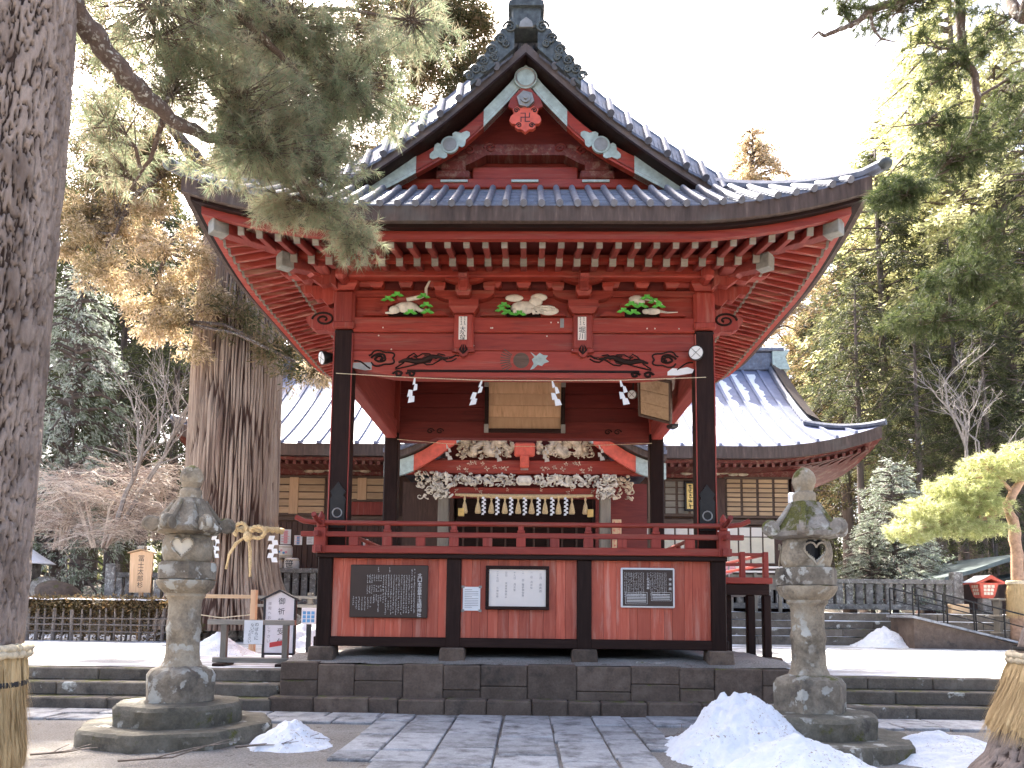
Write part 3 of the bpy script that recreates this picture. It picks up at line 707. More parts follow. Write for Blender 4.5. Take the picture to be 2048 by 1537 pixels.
# --- gable
ZA = rf(HX)
def arc(off, t0, t1, n=24): return [(HX - t, rf(t) + off) for t in [t0 + (t1 - t0) * k / n for k in range(n + 1)]]
gw = MB(); prof = arc(-.32, 1.3, HX); poly = [(-x, z) for x, z in prof] + [(x, z) for x, z in reversed(prof)]
gw.prism(poly, YG + .75, YG + .85).build('gable_wall', MAT['reddark'], pav, fix=True)
for s in (-1, 1):
    n = 20; t0, t1 = 2.15, HX; tv = [t0 + (t1 - t0) * k / n for k in range(n + 1)]
    boff = lambda x: float(np.interp(x, [0, .3, .8, 1.1, 1.9, 2.7, 3.2], [-.56, -.66, -.74, -.74, -.58, -.44, -.38]))
    top = [(s * (HX - t), vf(t) + boff(HX - t)) for t in tv]; bot = [(x, z - .31) for x, z in top]
    def board(k0, k1, ya, yb):
        m = MB()
        A = [(x, ya, z) for x, z in top[k0:k1 + 1]]; B = [(x, ya, z) for x, z in bot[k0:k1 + 1]]
        C = [(x, yb, z) for x, z in bot[k0:k1 + 1]]; D = [(x, yb, z) for x, z in top[k0:k1 + 1]]
        m.strip(A, B).strip(B, C).strip(C, D).strip(D, A)
        m.add([A[0], B[0], C[0], D[0]], [(0, 1, 2, 3)]); m.add([A[-1], B[-1], C[-1], D[-1]], [(0, 1, 2, 3)]); return m
    bb = board(0, n, YG + .12, YG + .24).build('bargeboard', MAT['red'], pav)
    # a moulding line along the lower edge
    m = MB(); m.tube([(x, YG + .115, z + .06) for x, z in bot], .016, 6).build('moulding', MAT['redy'], bb)
    board(0, 7, YG + .10, YG + .25).build('patina_foot', MAT['patina'], bb)
    board(15, n, YG + .10, YG + .25).build('patina_crown', MAT['patina'], bb)
    cx, cz = top[11][0], (top[11][1] + bot[11][1]) / 2
    MB().tube([(cx, YG + .08, cz), (cx, YG + .13, cz)], .155, 24).build('round_fitting', MAT['patina'], bb)
    MB().tube([(cx, YG + .07, cz), (cx, YG + .09, cz)], .12, 24).build('fitting_ring', MAT['metalgrey'], bb)
    sl_d = Vector((top[12][0] - top[10][0], 0, top[12][1] - top[10][1])).normalized()
    for e in (-1, 1):
        c = Vector((cx, YG + .1, cz)) + sl_d * .24 * e; nrm = Vector((-sl_d.z, 0, sl_d.x)); lp = []
        for k in range(18):
            a = 2 * PI * k / 18; rr = .13 * (1 + .35 * math.cos(3 * a)); p = c + sl_d * (math.cos(a) * rr * e) + nrm * math.sin(a) * rr; lp.append((p.x, p.z))
        MB().prism(lp, YG + .095, YG + .115).build('leaf_fitting', MAT['patina'], bb, fix=True)
cr = MB().tube([(0, YG + .04, ZA - .86), (0, YG + .09, ZA - .86)], .20, 28).build('gable_crest_disc', MAT['patina'], pav)
MB().tube([(0.165 * math.cos(a), YG + .035, ZA - .86 + .165 * math.sin(a)) for a in [2 * PI * k / 24 for k in range(25)]], .014, 5).build('crest_ring', MAT['metalgrey'], cr)
# pendant
zc = ZA - 1.58
lp = [(-.26, zc + .34), (0, zc + .62), (.26, zc + .34), (.30, zc + .2), (.16, zc + .12), (-.16, zc + .12), (-.30, zc + .2)]
pd = MB().prism(lp, YG + .06, YG + .12).build('gable_pendant', MAT['red'], pav, fix=True)
half = [(0, .20), (.09, .17), (.15, .21), (.235, .15), (.20, .08), (.27, .02), (.29, -.05), (.25, -.11), (.17, -.12), (.19, -.17), (.14, -.215), (.07, -.215), (0, -.27)]
trefoil = [(x * .95, zc - .02 + z) for x, z in half] + [(-x * .95, zc - .02 + z) for x, z in half[-2:0:-1]]
MB().prism(trefoil, YG + .04, YG + .115).build('pendant_leaf', MAT['clay'], pd, fix=True)
for (qx, qz, s) in ((-.155, .11, 1), (.155, .11, -1), (-.11, -.165, -1), (.11, -.165, 1)):
    pts = [(qx + s * .05 * (1 - k / 26) * math.cos(k * .42), YG + .035, zc + qz + .05 * (1 - k / 26) * math.sin(k * .42)) for k in range(24)]
    MB().tube(pts, .009, 5).build('scroll', MAT['iron'], pd)
MB().tube([(0, YG + .0, zc + .30), (0, YG + .06, zc + .30)], .155, 6).build('hexagonal_boss', MAT['metalgrey'], pd)
MB().tube([(0, YG - .03, zc + .30), (0, YG + .0, zc + .30)], .085, 14).tube([(0, YG - .05, zc + .30), (0, YG - .03, zc + .30)], .035, 10).build('boss_button', MAT['metalgrey'], pd)
letters([('卍', 0, zc + .065, .17, .3)], MAT['ink'], pd, Matrix.Translation((0, YG + .036, 0)), 'emblem')
# gable truss
def gb(x0, x1, z0, z1, y, m, name, d=.2, b=.02): return MB().span((x0, y, z0), (x1, y + d, z1), b).build(name, m, pav)
gb(-2.7, 2.7, 8.62, 8.80, YG + .35, MAT['brown'], 'gable_sill', .4); gb(-2.6, 2.6, 8.80, 8.98, YG + .45, MAT['greyw'], 'gable_sill', .3)
gb(-2.3, 2.3, 8.98, 9.16, YG + .42, MAT['red'], 'gable_beam', .3)
poly = [(-1.7, 9.62), (-1.3, 9.62), (-1.02, 9.72), (-.75, 9.86), (.75, 9.86), (1.02, 9.72), (1.3, 9.62), (1.7, 9.62), (1.7, 9.98), (1.2, 10.06), (-1.2, 10.06), (-1.7, 9.98)]
MB().prism([(x * .92, z - .25) for x, z in poly], YG + .45, YG + .7).build('rainbow_beam', MAT['hallred_gableshade'], pav, fix=True)  # darker red on beam and struts paints in the shade of the gable recess
gb(-.95, .95, 9.16, 9.5, YG + .62, MAT['red'], 'gable_panel', .1)
for x in (-1.28, 1.28):
    gb(x - .30, x + .30, 9.16, 9.30, YG + .4, MAT['hallred_gableshade'], 'strut_base', .32); gb(x - .22, x + .22, 9.30, 9.50, YG + .42, MAT['hallred_gableshade'], 'strut_block', .3); gb(x - .1, x + .1, 9.5, 9.95, YG + .44, MAT['hallred_gableshade'], 'gable_strut', .24)
for x in (-1.25, 0, 1.25): gb(x - .24, x + .24, 9.075, 9.12, YG + .39, MAT['patina'], 'white_metal_strip', .04, .004)
for s in (-1, 1):
    for k in range(2):
        c0 = (s * (.62 + .38 * k), 9.74 - .05 * k)
        MB().tube([(c0[0] + .11 * (1 - j / 22) * math.cos(j * .5) * s, YG + .44, c0[1] + .09 * (1 - j / 22) * math.sin(j * .5)) for j in range(20)], .02, 5).build('cloud_carving', MAT['reddark'], pav)
# --- ridge end ornament with scroll wings
og = MB().span((-.25, YG - .28, ZA - .17), (.25, YG + .12, ZA + .22), .03).build('ridge_end_ornament', MAT['ornament'], pav)
MB().prism([(-.31, ZA + .18), (.31, ZA + .18), (.29, ZA + .27), (0, ZA + .35), (-.29, ZA + .27)], YG - .33, YG + .14).build('ornament_cap', MAT['ornament'], og, fix=True)
MB().tube([(0, YG - .1, ZA + .3), (0, YG - .12, ZA + .45), (0, YG - .2, ZA + .65)], [.07, .055, .04], 10).build('ornament_horn', MAT['roof'], og)
MB().prism([(-.12, ZA - .2), (.12, ZA - .2), (.1, ZA - .1), (0, ZA - .02), (-.1, ZA - .1)], YG - .31, YG - .27).build('ornament_face', MAT['metalgrey'], og, fix=True)
for s in (-1, 1):
    out = [];  N = 30
    for k in range(N + 1):
        u = k / N; x = .2 + .74 * u; out.append((s * x, vf(HX - x) - .12 + .36 * (1 - u) ** .7 + .04 * math.sin(u * 26)))
    low = [(s * (.2 + .74 * k / 10), vf(HX - (.2 + .74 * k / 10)) - .36) for k in range(11)]
    MB().prism(out + list(reversed(low)), YG - .26, YG - .12).build('scroll_wing', MAT['ornament'], og, fix=True)
    for (u, r_, dz) in ((.1, .11, .14), (.3, .10, .06), (.5, .095, .0), (.7, .09, -.06), (.88, .085, -.10), (1.02, .085, -.12), (.2, .075, -.1), (.45, .07, -.18), (.7, .07, -.22)):
        x = s * (.2 + .74 * u); z = vf(HX - abs(x)) + dz - .05
        pts = [(x + r_ * (1 - j / 30) * math.cos(j * .45) * s, YG - .275, z + r_ * (1 - j / 30) * math.sin(j * .45)) for j in range(27)]
        MB().tube(pts, [.024 * (1 - .5 * j / 27) for j in range(27)], 5).build('scroll', MAT['ornament'], og, smooth=True)
# --- posts
PX, PW, PY0, PY1 = 3.04, .32, 12.4, 17.05
for x in (-PX, PX):
    for y in (PY0, PY1):
        p = MB().span((x - PW / 2, y - PW / 2, 2.45), (x + PW / 2, y + PW / 2, 6.27 if y == PY0 else 5.6), .025).build('post', MAT['black'], pav)
        if y == PY0:
            for e in (-1, 1): MB().tube([(x + e * (PW / 2 - .005), y - PW / 2 + .003, 2.5), (x + e * (PW / 2 - .005), y - PW / 2 + .003, 6.2)], .012, 5).build('red_edge', MAT['redz'], p)
            # cast fitting at the foot
            zz = 3.25; lp = [(-.12, -.36), (.12, -.36), (.12, .02), (.135, .10), (.09, .17), (.13, .24), (.07, .30), (0, .40), (-.07, .30), (-.13, .24), (-.09, .17), (-.135, .10), (-.12, .02)]
            MB().prism([(x + a, zz + b) for a, b in lp], y - PW / 2 - .018, y - PW / 2).build('post_fitting', MAT['iron'], p, fix=True)
            MB().tube([(x + .075 * math.cos(a), y - PW / 2 - .02, zz - .12 + .075 * math.sin(a)) for a in [2 * PI * k / 20 for k in range(21)]], .012, 5).build('fitting_ring', MAT['metalgrey'], p)
            r = MB().span((x - .18, y - .20, 6.27), (x + .18, y + .18, 6.95), .05).build('post_head', MAT['redz'], pav)
            MB().span((x - .19, y - .22, 6.27), (x + .19, y + .19, 6.40), .03).build('post_head_collar', MAT['redz'], r)
        else:
            MB().span((x - .17, y - .17, 5.6), (x + .17, y + .17, 7.3), .02).build('post_head', MAT['redz'], pav)
# --- front wall: carved tie beam, planks
FY = 12.27
tb = MB().prism([(-2.9, 5.62), (-2.9, 5.90), (2.9, 5.90), (2.9, 5.62), (2.55, 5.54), (2.2, 5.47), (1.9, 5.45), (-1.9, 5.45), (-2.2, 5.47), (-2.55, 5.54)][::-1], FY, FY + .26).build('tie_beam', MAT['red'], pav, fix=True)
MB().span((-1.95, FY - .012, 5.535), (1.95, FY + .02, 5.575), .0).build('beam_shadow_line', MAT['blackx'], tb)  # black strip painted in as the shadow line along the beam underside
MB().span((-2.9, FY + .005, 5.905), (2.9, FY + .2, 6.225), .02).build('wall_plank', MAT['red'], pav)
MB().span((-2.9, FY - .02, 6.23), (2.9, FY + .2, 6.50), .025).build('wall_plank', MAT['red'], pav)
MB().span((-2.9, FY + .06, 6.50), (2.9, FY + .2, 6.93), .01).build('frieze_board', MAT['red'], pav)
MB().span((-2.9, FY + .0, 6.86), (2.9, FY + .2, 6.97), .01).build('frieze_beam', MAT['red'], pav)
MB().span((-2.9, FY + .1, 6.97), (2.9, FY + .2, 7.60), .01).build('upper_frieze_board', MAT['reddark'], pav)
for s in (-1, 1):       # cloud carvings cut into the tie beam
    for (cx, cz, r0, tr) in ((2.42, 5.77, .085, 3.2), (2.10, 5.50, .055, 2.2), (1.88, 5.50, .05, 2.2)):
        N = 40; pts = [(s * (cx + r0 * (1.5 if True else 1) * (1 - .75 * j / N) * math.cos(j / N * tr * 2 * PI * .55) * (1 + .12 * math.cos(j * .9))), FY - .004, cz + r0 * (1 - .75 * j / N) * math.sin(j / N * tr * 2 * PI * .55)) for j in range(N)]
        MB().tube(pts, .021, 5).build('cloud_carving', MAT['blackx'], tb)
    pts = [(s * (2.40 + .235 * (1 + .13 * math.cos(5 * q)) * math.cos(q)), FY - .003, 5.77 + .125 * (1 + .13 * math.cos(5 * q)) * math.sin(q)) for q in [.4 + 5.2 * k / 40 for k in range(41)]]; MB().tube(pts, .016, 5).build('cloud_outline', MAT['blackx'], tb)
    pts = [(s * (2.85 - .055 * j), FY - .004, 5.72 + .03 * math.sin(j * .9) - .02 * j) for j in range(6)]
    MB().tube(pts, .014, 5).build('cloud_carving', MAT['blackx'], tb)
    up_ = [(2.15, -.17), (2.02, -.08), (1.92, .05), (1.84, .1), (1.78, .04), (1.70, .09), (1.58, .09), (1.5, .03), (1.42, .09), (1.33, .07), (1.28, .01), (1.2, .02), (1.14, .07), (1.08, .05)]
    lo_ = [(1.12, .01), (1.2, -.04), (1.28, -.05), (1.36, .0), (1.44, -.05), (1.52, -.10), (1.62, -.11), (1.7, -.06), (1.8, -.10), (1.9, -.13), (2.15, -.19)]
    MB().tube([(s * a, FY - .003, 5.765 + b * .95) for a, b in up_], .013, 5).build('vine_carving', MAT['blackx'], tb); MB().tube([(s * a, FY - .003, 5.765 + b * .95) for a, b in lo_], .013, 5).build('vine_carving', MAT['blackx'], tb)
    for (a, b, r0) in ((1.62, -.01, .055), (1.83, .0, .05), (1.42, .01, .035)): MB().tube([(s * (a + r0 * (1 - j / 20) * math.cos(j * .6)), FY - .003, 5.765 + b + r0 * (1 - j / 20) * math.sin(j * .6)) for j in range(17)], .013, 5).build('vine_leaf', MAT['blackx'], tb)
    MB().tube([(s * (2.1 - .098 * j), FY + .0, 5.70 + .012 * j + .025 * math.sin(j * 1.3)) for j in range(11)], [.02, .03, .045, .05, .05, .055, .045, .035, .03, .02, .012], 6).build('vine_stem', MAT['blackx'], tb); MB().prism([(s * a, 5.765 + b) for a, b in ((1.66, .07), (1.58, .07), (1.52, 0), (1.56, -.07), (1.66, -.08), (1.7, 0))], FY - .003, FY + .01).build('vine_flower', MAT['blackx'], tb, fix=True)
    MB().tube([(s * (1.25 + .07 * j), FY - .01, 5.775 + .035 * math.sin(j * 1.5)) for j in range(10)], .014, 5).build('vine_line', MAT['redz'], tb)
# worn crest on the beam, pale bird shaped patch, taped paper slips
MB().tube([(-.03, FY - .003, 5.745), (-.03, FY + .01, 5.745)], .135, 28).build('worn_crest_disc', MAT['brown'], tb)
for k in range(-4, 5): MB().box((-.30 + .0, FY, 5.745), (.17, .008, .018), M=Matrix.Translation((-.06, 0, 5.745)) @ Matrix.Rotation(k * .16, 4, 'Y') @ Matrix.Translation((.06, 0, -5.745))).build('worn_ray', MAT['brown'], tb)
lp = [(.14, .16), (.24, .08), (.3, .14), (.36, .1), (.44, .09), (.40, .03), (.46, -.02), (.38, -.05), (.34, -.1), (.27, -.08), (.2, -.15), (.14, -.17), (.2, -.06), (.17, .02), (.21, .06)]
MB().prism([(a - .02, 5.745 + b * .95) for a, b in lp], FY - .004, FY + .01).build('pale_worn_patch', MAT['patina'], tb, fix=True)
lp = [(-2.87, 5.69), (-2.55, 5.70), (-2.55, 5.57), (-2.66, 5.56), (-2.87, 5.60)]
MB().prism(lp, FY - .006, FY + .01).build('paper_remnant', MAT['metalgrey'], tb, fix=True)
lp = [(2.42, 5.56), (2.5, 5.62), (2.62, 5.61), (2.75, 5.64), (2.86, 5.6), (2.83, 5.54), (2.6, 5.5), (2.42, 5.5)]
MB().prism(lp, FY - .012, FY + .01).build('paper_remnant', MAT['white'], tb, fix=True)
MB().span((.62, FY - .026, 6.31), (.685, FY - .019, 6.47)).build('paper_remnant', MAT['metalgrey'], pav)
for k in range(16): 
    x = random.uniform(-2.7, 2.7); z = random.choice((5.93, 6.0, 6.1, 6.17, 6.3, 6.4)); MB().ball((x, FY + (.003 if z < 6.22 else -.022), z), (.014, .004, .014), 6, 4).build('white_nail_head', MAT['bone'], pav)
# --- strut plates with paper name slips
def plate(x, txt, small):
    p = MB().span((x - .165, FY - .09, 5.92), (x + .165, FY + .02, 6.52), .02).build('strut_plate', MAT['redz'], pav)
    lp = [(-.165, 5.92), (.165, 5.92), (.19, 5.87), (.08, 5.86), (.05, 5.80), (0, 5.775), (-.05, 5.80), (-.08, 5.86), (-.19, 5.87)]
    MB().prism([(x + a, b) for a, b in lp], FY - .088, FY + .01).build('strut_foot', MAT['redz'], p, fix=True)
    for a in (-.045, 0, .045): MB().tube([(x, FY - .092, 5.83), (x + a * 1.3, FY - .092, 5.9), (x + a * .5, FY - .092, 5.99)], [.012, .02, .004], 5).build('leaf_carving', MAT['blackx'], p)
    pp = MB().span((x - .085, FY - .098, 6.07), (x + .055, FY - .091, 6.47)).build('paper_slip', MAT['cream'], p)
    letters([(txt, x - .015, 6.30, .095 if len(txt) > 2 else .11, .08 if len(txt) > 2 else .115)], MAT['ink'], p, Matrix.Translation((0, FY - .101, 0)))
    mb = MB(); rr = random.Random(3)
    for c in (-.045, .015):
        for k in range(4): scribble(mb, x + c, 6.45 - k * .037, .034, rr)
    tag(mb.build('small_print', MAT['ink'], p, loc=(0, FY - .101, 0)), kind='stuff')
plate(-1.0, '大久保', ''); plate(1.0, '堀川', '')
# --- bracket complexes
def bearing_block(x, y, z, w_, h_, d_, parent, name='bearing_block', m='red'):
    lo = .68; hz = h_ * .45
    mb = MB(); a, b = w_ / 2, d_ / 2
    vs = [(-a * lo, -b * lo, 0), (a * lo, -b * lo, 0), (a * lo, b * lo, 0), (-a * lo, b * lo, 0), (-a, -b, hz), (a, -b, hz), (a, b, hz), (-a, b, hz), (-a, -b, h_), (a, -b, h_), (a, b, h_), (-a, b, h_)]
    fs = [(0, 3, 2, 1), (8, 9, 10, 11)] + [(i + 4 * j, (i + 1) % 4 + 4 * j, (i + 1) % 4 + 4 * j + 4, i + 4 * j + 4) for j in range(2) for i in range(4)]
    mb.add(vs, fs); return mb.build(name, MAT[m], parent, loc=(x, y, z))
def arm(x, y, z, half, h_, d_, parent, name='bracket_arm'):
    N = 8; lo = []
    for k in range(N + 1):
        a = k / N * PI / 2; lo.append((half - h_ * .75 * (1 - math.sin(a)) * 1.1, z + h_ * .72 * (1 - math.cos(a))))
    lo = [(half - .34 + .34 * math.sin(k / N * PI / 2), z + h_ * .8 * (1 - math.cos(k / N * PI / 2))) for k in range(N + 1)]
    poly = [(x + a, b) for a, b in lo] + [(x + half, z + h_)] + [(x - half, z + h_)] + [(x - a, b) for a, b in reversed(lo)]
    return MB().prism(poly, y - d_ / 2, y + d_ / 2).build(name, MAT['red'], parent, fix=True)
def nose(x, y0, y1, z, h_, parent, w_=.14):
    """carved forward nose: a drooping profile in YZ"""
    pr = [(0, 0), (.0, h_), (.55, h_), (.80, h_ * .95), (1, h_ * .55), (.92, h_ * .25), (.75, h_ * .35), (.55, h_ * .05), (.3, -.02)]
    M = Matrix.Rotation(PI / 2, 4, 'Z'); L = y0 - y1
    return MB().prism([(-(a * L), z + b) for a, b in pr], -w_ / 2, w_ / 2, Matrix.Translation((x, y0, 0)) @ M).build('bracket_nose', MAT['redz'], parent, fix=True)
for x in (-1.0, 1.0):
    b = bearing_block(x, FY - .02, 6.52, .50, .22, .34, pav, 'great_bearing_block')
    arm(x, FY - .02, 6.76, .50, .17, .15, b).location = (-x, -(FY - .02), -6.52)
    for dx in (-.42, 0, .42): bearing_block(dx, 0, .41, .2, .13, .2, b)
    a2 = arm(x, FY - .14, 7.02, .36, .16, .14, b); a2.location = (-x, -(FY - .02), -6.52)
    for dx in (-.62, .62):
        bl = bearing_block(dx * .95, -.10, .60, .24, .14, .22, b)
    nz = nose(x, FY - .05, FY - .52, 6.93, .2, b); nz.location = Vector(nz.location) + Vector((-x + 0, -(FY - .02), -6.52))
    MB().box((x, FY - .22, 7.0), (.17, .3, .34), .03).build('bracket_tongue', MAT['redz'], b, loc=(-x, -(FY - .02), -6.52))
    bearing_block(0, -.16, .25, .26, .16, .26, b)
for s in (-1, 1):
    x = s * PX
    b = bearing_block(x, PY0 - .03, 6.95, .46, .2, .46, pav, 'great_bearing_block')
    MB().box((x, PY0 - .32, 7.18), (.2, .42, .34), .06).build('bracket_tongue', MAT['redz'], b, loc=(-x, -(PY0 - .03), -6.95))
    MB().box((x + s * .28, PY0 - .16, 7.2), (.36, .2, .3), .06).build('bracket_tongue', MAT['redz'], b, loc=(-x, -(PY0 - .03), -6.95))
    MB().box((x - s * .42, PY0 - .08, 7.12), (.46, .16, .17), .05).build('bracket_arm', MAT['red'], b, loc=(-x, -(PY0 - .03), -6.95))
    for dx in (.30, .60): bearing_block(-s * dx, -.05, .24, .19, .12, .2, b)
    # carved diagonal corner arms stepping outwards (wavy profile)
    for (L, z0, hh, ww) in ((.95, 6.98, .22, .16), (1.45, 7.16, .22, .17)):
        n = 14; top = [(L * k / n, z0 + hh) for k in range(n + 1)]; bot = [(L * k / n, z0 + hh * .75 * (k / n) ** 1.6 + .03 * math.sin(k * 1.7)) for k in range(n + 1)]
        M = Matrix.Translation((x, PY0, 0)) @ Matrix.Rotation(-PI / 4 if s > 0 else -3 * PI / 4, 4, 'Z')
        MB().prism(bot + top[::-1], -ww / 2, ww / 2, M).build('corner_bracket_arm', MAT['redz'], pav, fix=True)
    for (xa, xb, za, zb, zt_, yy_) in ((.15, .78, 6.70, 6.98, 7.06, PY0 - .02), (.1, 1.05, 6.92, 7.16, 7.24, PY0 - .34)):
        n = 12; bt = [(x + s * (xa + (xb - xa) * k / n), za + (zb - za) * (k / n) ** 1.2 + .035 * math.sin(k * 1.6)) for k in range(n + 1)]
        MB().prism(bt + [(x + s * xb, zt_), (x + s * xa, zt_)], yy_ - .08, yy_ + .08).build('corner_bracket_arm', MAT['redz'], pav, fix=True); bearing_block(x + s * (xb - .12), yy_, zt_, .2, .11, .2, pav, m='redz')
    # side nose of the tie beam with a carved swirl
    n = 26; lp = []
    for k in range(n):
        a = 2 * PI * k / n; r_ = .27 * (1 + .16 * math.cos(3 * a + .6) + .1 * math.sin(5 * a)); lp.append((x + s * (.36 + r_ * math.cos(a) * 1.0), 6.45 + r_ * math.sin(a) * .72))
    kb = MB().prism(lp, PY0 - .1, PY0 + .1).build('carved_beam_nose', MAT['redz'], pav, fix=True)
    MB().tube([(x + s * (.36 + .2 * (1 - j / 34) * math.cos(j * .36)), PY0 - .105, 6.46 + .13 * (1 - j / 34) * math.sin(j * .36)) for j in range(30)], .02, 5).build('swirl_groove', MAT['blackx'], kb)
    MB().prism([(x + s * .14, 6.27), (x + s * .5, 6.27), (x + s * .55, 6.34), (x + s * .42, 6.38), (x + s * .2, 6.44)], PY0 - .09, PY0 + .09).build('carved_beam_curl', MAT['redz'], kb, fix=True)
# small intermediate blocks in each bay, twisted cords
for bx in (-2.0, 0, 2.0):
    for dx in (-.5, 0, .5): bearing_block(bx + dx, FY + .02, 7.0, .24, .14, .2, pav)
    bearing_block(bx, FY + .02, 6.74, .28, .12, .2, pav)
    # frog-leg strut frame
    lp = [(-.72, 6.51), (-.60, 6.60), (-.48, 6.56), (-.38, 6.60), (-.36, 6.72), (-.22, 6.80), (.22, 6.80), (.36, 6.72), (.38, 6.60), (.48, 6.56), (.60, 6.60), (.72, 6.51), (.30, 6.51), (.30, 6.66), (.15, 6.73), (-.15, 6.73), (-.30, 6.66), (-.30, 6.51)]
    MB().prism([(bx + a, b) for a, b in lp], FY - .05, FY + .05).build('frog_leg_strut', MAT['red'], pav, fix=True)
    MB().span((bx - .29, FY + .045, 6.505), (bx + .29, FY + .06, 6.70)).build('strut_recess', MAT['blackx'], pav)
for bx in (-1.0, 1.0, -3.04, 3.04):
    for s in (-1, 1):
        if abs(bx) > 2 and s * bx > 0: continue
        pts = [(bx + s * (.72 + .03 * j), FY - .1, 7.235 - .012 * abs(j - 5) + .02 * math.sin(j * 1.6)) for j in range(11)]
        MB().tube(pts, [.03 + .012 * math.sin(j * 1.6) for j in range(11)], 6).build('twisted_cord_carving', MAT['redz'], pav)
# animal carvings in the frieze
def animal(bx, kind):
    g = MB(); lf = MB(); y = FY - .09
    if kind == 0:
        g.ball((bx + .02, y, 6.60), (.16, .05, .075)); g.ball((bx - .13, y - .02, 6.56), (.075, .045, .055)); g.tube([(bx + .12, y, 6.62), (bx + .19, y, 6.56), (bx + .27, y, 6.545)], [.04, .028, .018], 6)
        g.tube([(bx - .08, y, 6.56), (bx - .16, y - .02, 6.52), (bx - .25, y - .03, 6.515)], [.03, .022, .012], 6)
        g.tube([(bx + .02, y, 6.70), (bx + .2, y, 6.745), (bx + .27, y, 6.77), (bx + .27, y, 6.86), (bx + .30, y, 6.93), (bx + .34, y, 7.02)], [.03, .03, .025, .02, .016, .008], 6)
        spots = ((-.22, 6.70, -1), (-.1, 6.76, 1), (.24, 6.74, 1), (.08, 6.52, 1), (.3, 6.53, 1), (.28, 6.62, -1))
    elif kind == 1:
        g.ball((bx - .0, y, 6.60), (.17, .05, .09)); g.ball((bx + .16, y, 6.68), (.09, .045, .07)); g.ball((bx - .12, y, 6.73), (.12, .03, .05)); g.ball((bx + .2, y, 6.74), (.11, .03, .055))
        for a in (-.12, .02, .12): g.tube([(bx + a, y - .01, 6.58), (bx + a + .02, y - .02, 6.51)], [.035, .022], 6)
        for j in range(4): g.tube([(bx + .22 + .03 * j + .10 * math.cos(q * .5), y - .02, 6.55 + .03 * (j % 2) + .035 * math.sin(q * .5)) for q in range(10)], .013, 5)
        g.ball((bx + .33, y + .01, 6.56), (.13, .03, .06)); spots = ((-.28, 6.56, -1), (-.2, 6.52, 1), (-.05, 6.51, 1), (-.25, 6.62, 1))
    else:
        g.ball((bx - .08, y, 6.72), (.10, .045, .055)); g.ball((bx - .03, y - .01, 6.68), (.06, .04, .045)); g.ball((bx + .13, y, 6.555), (.11, .04, .045)); g.ball((bx + .04, y - .01, 6.55), (.05, .035, .035))
        g.tube([(bx + .22, y, 6.555), (bx + .32, y, 6.54), (bx + .45, y, 6.545)], [.02, .012, .006], 5); g.tube([(bx + .0, y, 6.72), (bx + .14, y - .02, 6.70), (bx + .25, y - .02, 6.64)], [.014, .012, .008], 5)
        spots = ((-.25, 6.55, -1), (-.12, 6.53, 1), (-.02, 6.62, 1), (.15, 6.68, 1), (.2, 6.62, -1), (-.15, 6.64, -1), (.05, 6.73, 1))
    for (dx, z, e) in spots:
        for a in (-.9, -.3, .3, .9):
            tip = (bx + dx + .12 * math.sin(a) * e, y - .05, z + .085 * math.cos(a * 1.6) - .035)
            p0 = Vector((bx + dx, y - .02, z)); p1 = Vector(tip); m = (p0 + p1) / 2; n_ = Vector((p1.z - p0.z, 0, p0.x - p1.x)).normalized() * .024
            lf.add([p0, m + n_ + Vector((0, -.01, 0)), p1, m - n_ + Vector((0, -.01, 0)), m + Vector((0, .02, 0))], [(0, 1, 2, 3), (0, 3, 4), (3, 2, 4), (2, 1, 4), (1, 0, 4)])
    for m_ in (g, lf): m_.v = [(bx + (a - bx) * 1.3, b, 6.50 + (c - 6.50) * 1.28) for a, b, c in m_.v]
    o = g.build('animal_carving', MAT['bone'], pav, smooth=True); tag(lf.build('leaf_carving', MAT['leafcarve'], o), kind='stuff')
    o['label'] = ('white long tailed animal carving among green leaves', 'white animal carving beside swirling water', 'two small white animal carvings in green leaves')[kind]
animal(-2.0, 0); animal(0, 1); animal(2.0, 2)
# --- eave purlins
MB().span((-4.0, 12.0, 7.09), (4.0, 12.22, 7.42), .02).build('eave_purlin', MAT['red'], pav)
for s in (-1, 1):
    MB().span((s * 3.33 - .11, 11.7, 7.10), (s * 3.33 + .11, 17.8, 7.41), .02).build('eave_purlin', MAT['redy'], pav)
    # side tie beams and side boards
    MB().span((s * PX - .13, 12.57, 5.45), (s * PX + .13, 16.88, 5.88), .03).build('side_tie_beam', MAT['redy'], pav)
    MB().span((s * PX - .06, 12.57, 5.885), (s * PX + .06, 16.88, 7.3)).build('side_board', MAT['redy'], pav)
# --- back wall and inner ceiling
MB().prism([(-2.87, 5.40), (-2.2, 5.40), (-2.0, 5.48), (2.0, 5.48), (2.2, 5.40), (2.87, 5.40), (2.87, 5.86), (-2.87, 5.86)], 16.92, 17.18).build('back_tie_beam', MAT['reddark'], pav, fix=True)
z = 5.865
for h_ in (.34, .33, .42, .40): MB().span((-2.87, 16.97 + random.uniform(-.01, .01), z + .004), (2.87, 17.1, z + h_ - .004), .008).build('back_wall_plank', MAT['reddark'], pav); z += h_
for s in (-1, 1):
    for k in range(2): MB().tube([(s * (2.15 - .22 * k) + .09 * (1 - j / 20) * math.cos(j * .5), 16.91, 5.63 + .07 * (1 - j / 20) * math.sin(j * .5)) for j in range(18)], .014, 5).build('cloud_carving', MAT['blackx'], pav)
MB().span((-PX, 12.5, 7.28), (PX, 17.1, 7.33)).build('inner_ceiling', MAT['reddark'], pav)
for k in range(1, 10): MB().span((-PX + .1, 12.5 + k * .46 - .03, 7.20), (PX - .1, 12.5 + k * .46 + .03, 7.28), .005).build('ceiling_rib', MAT['reddark'], pav)

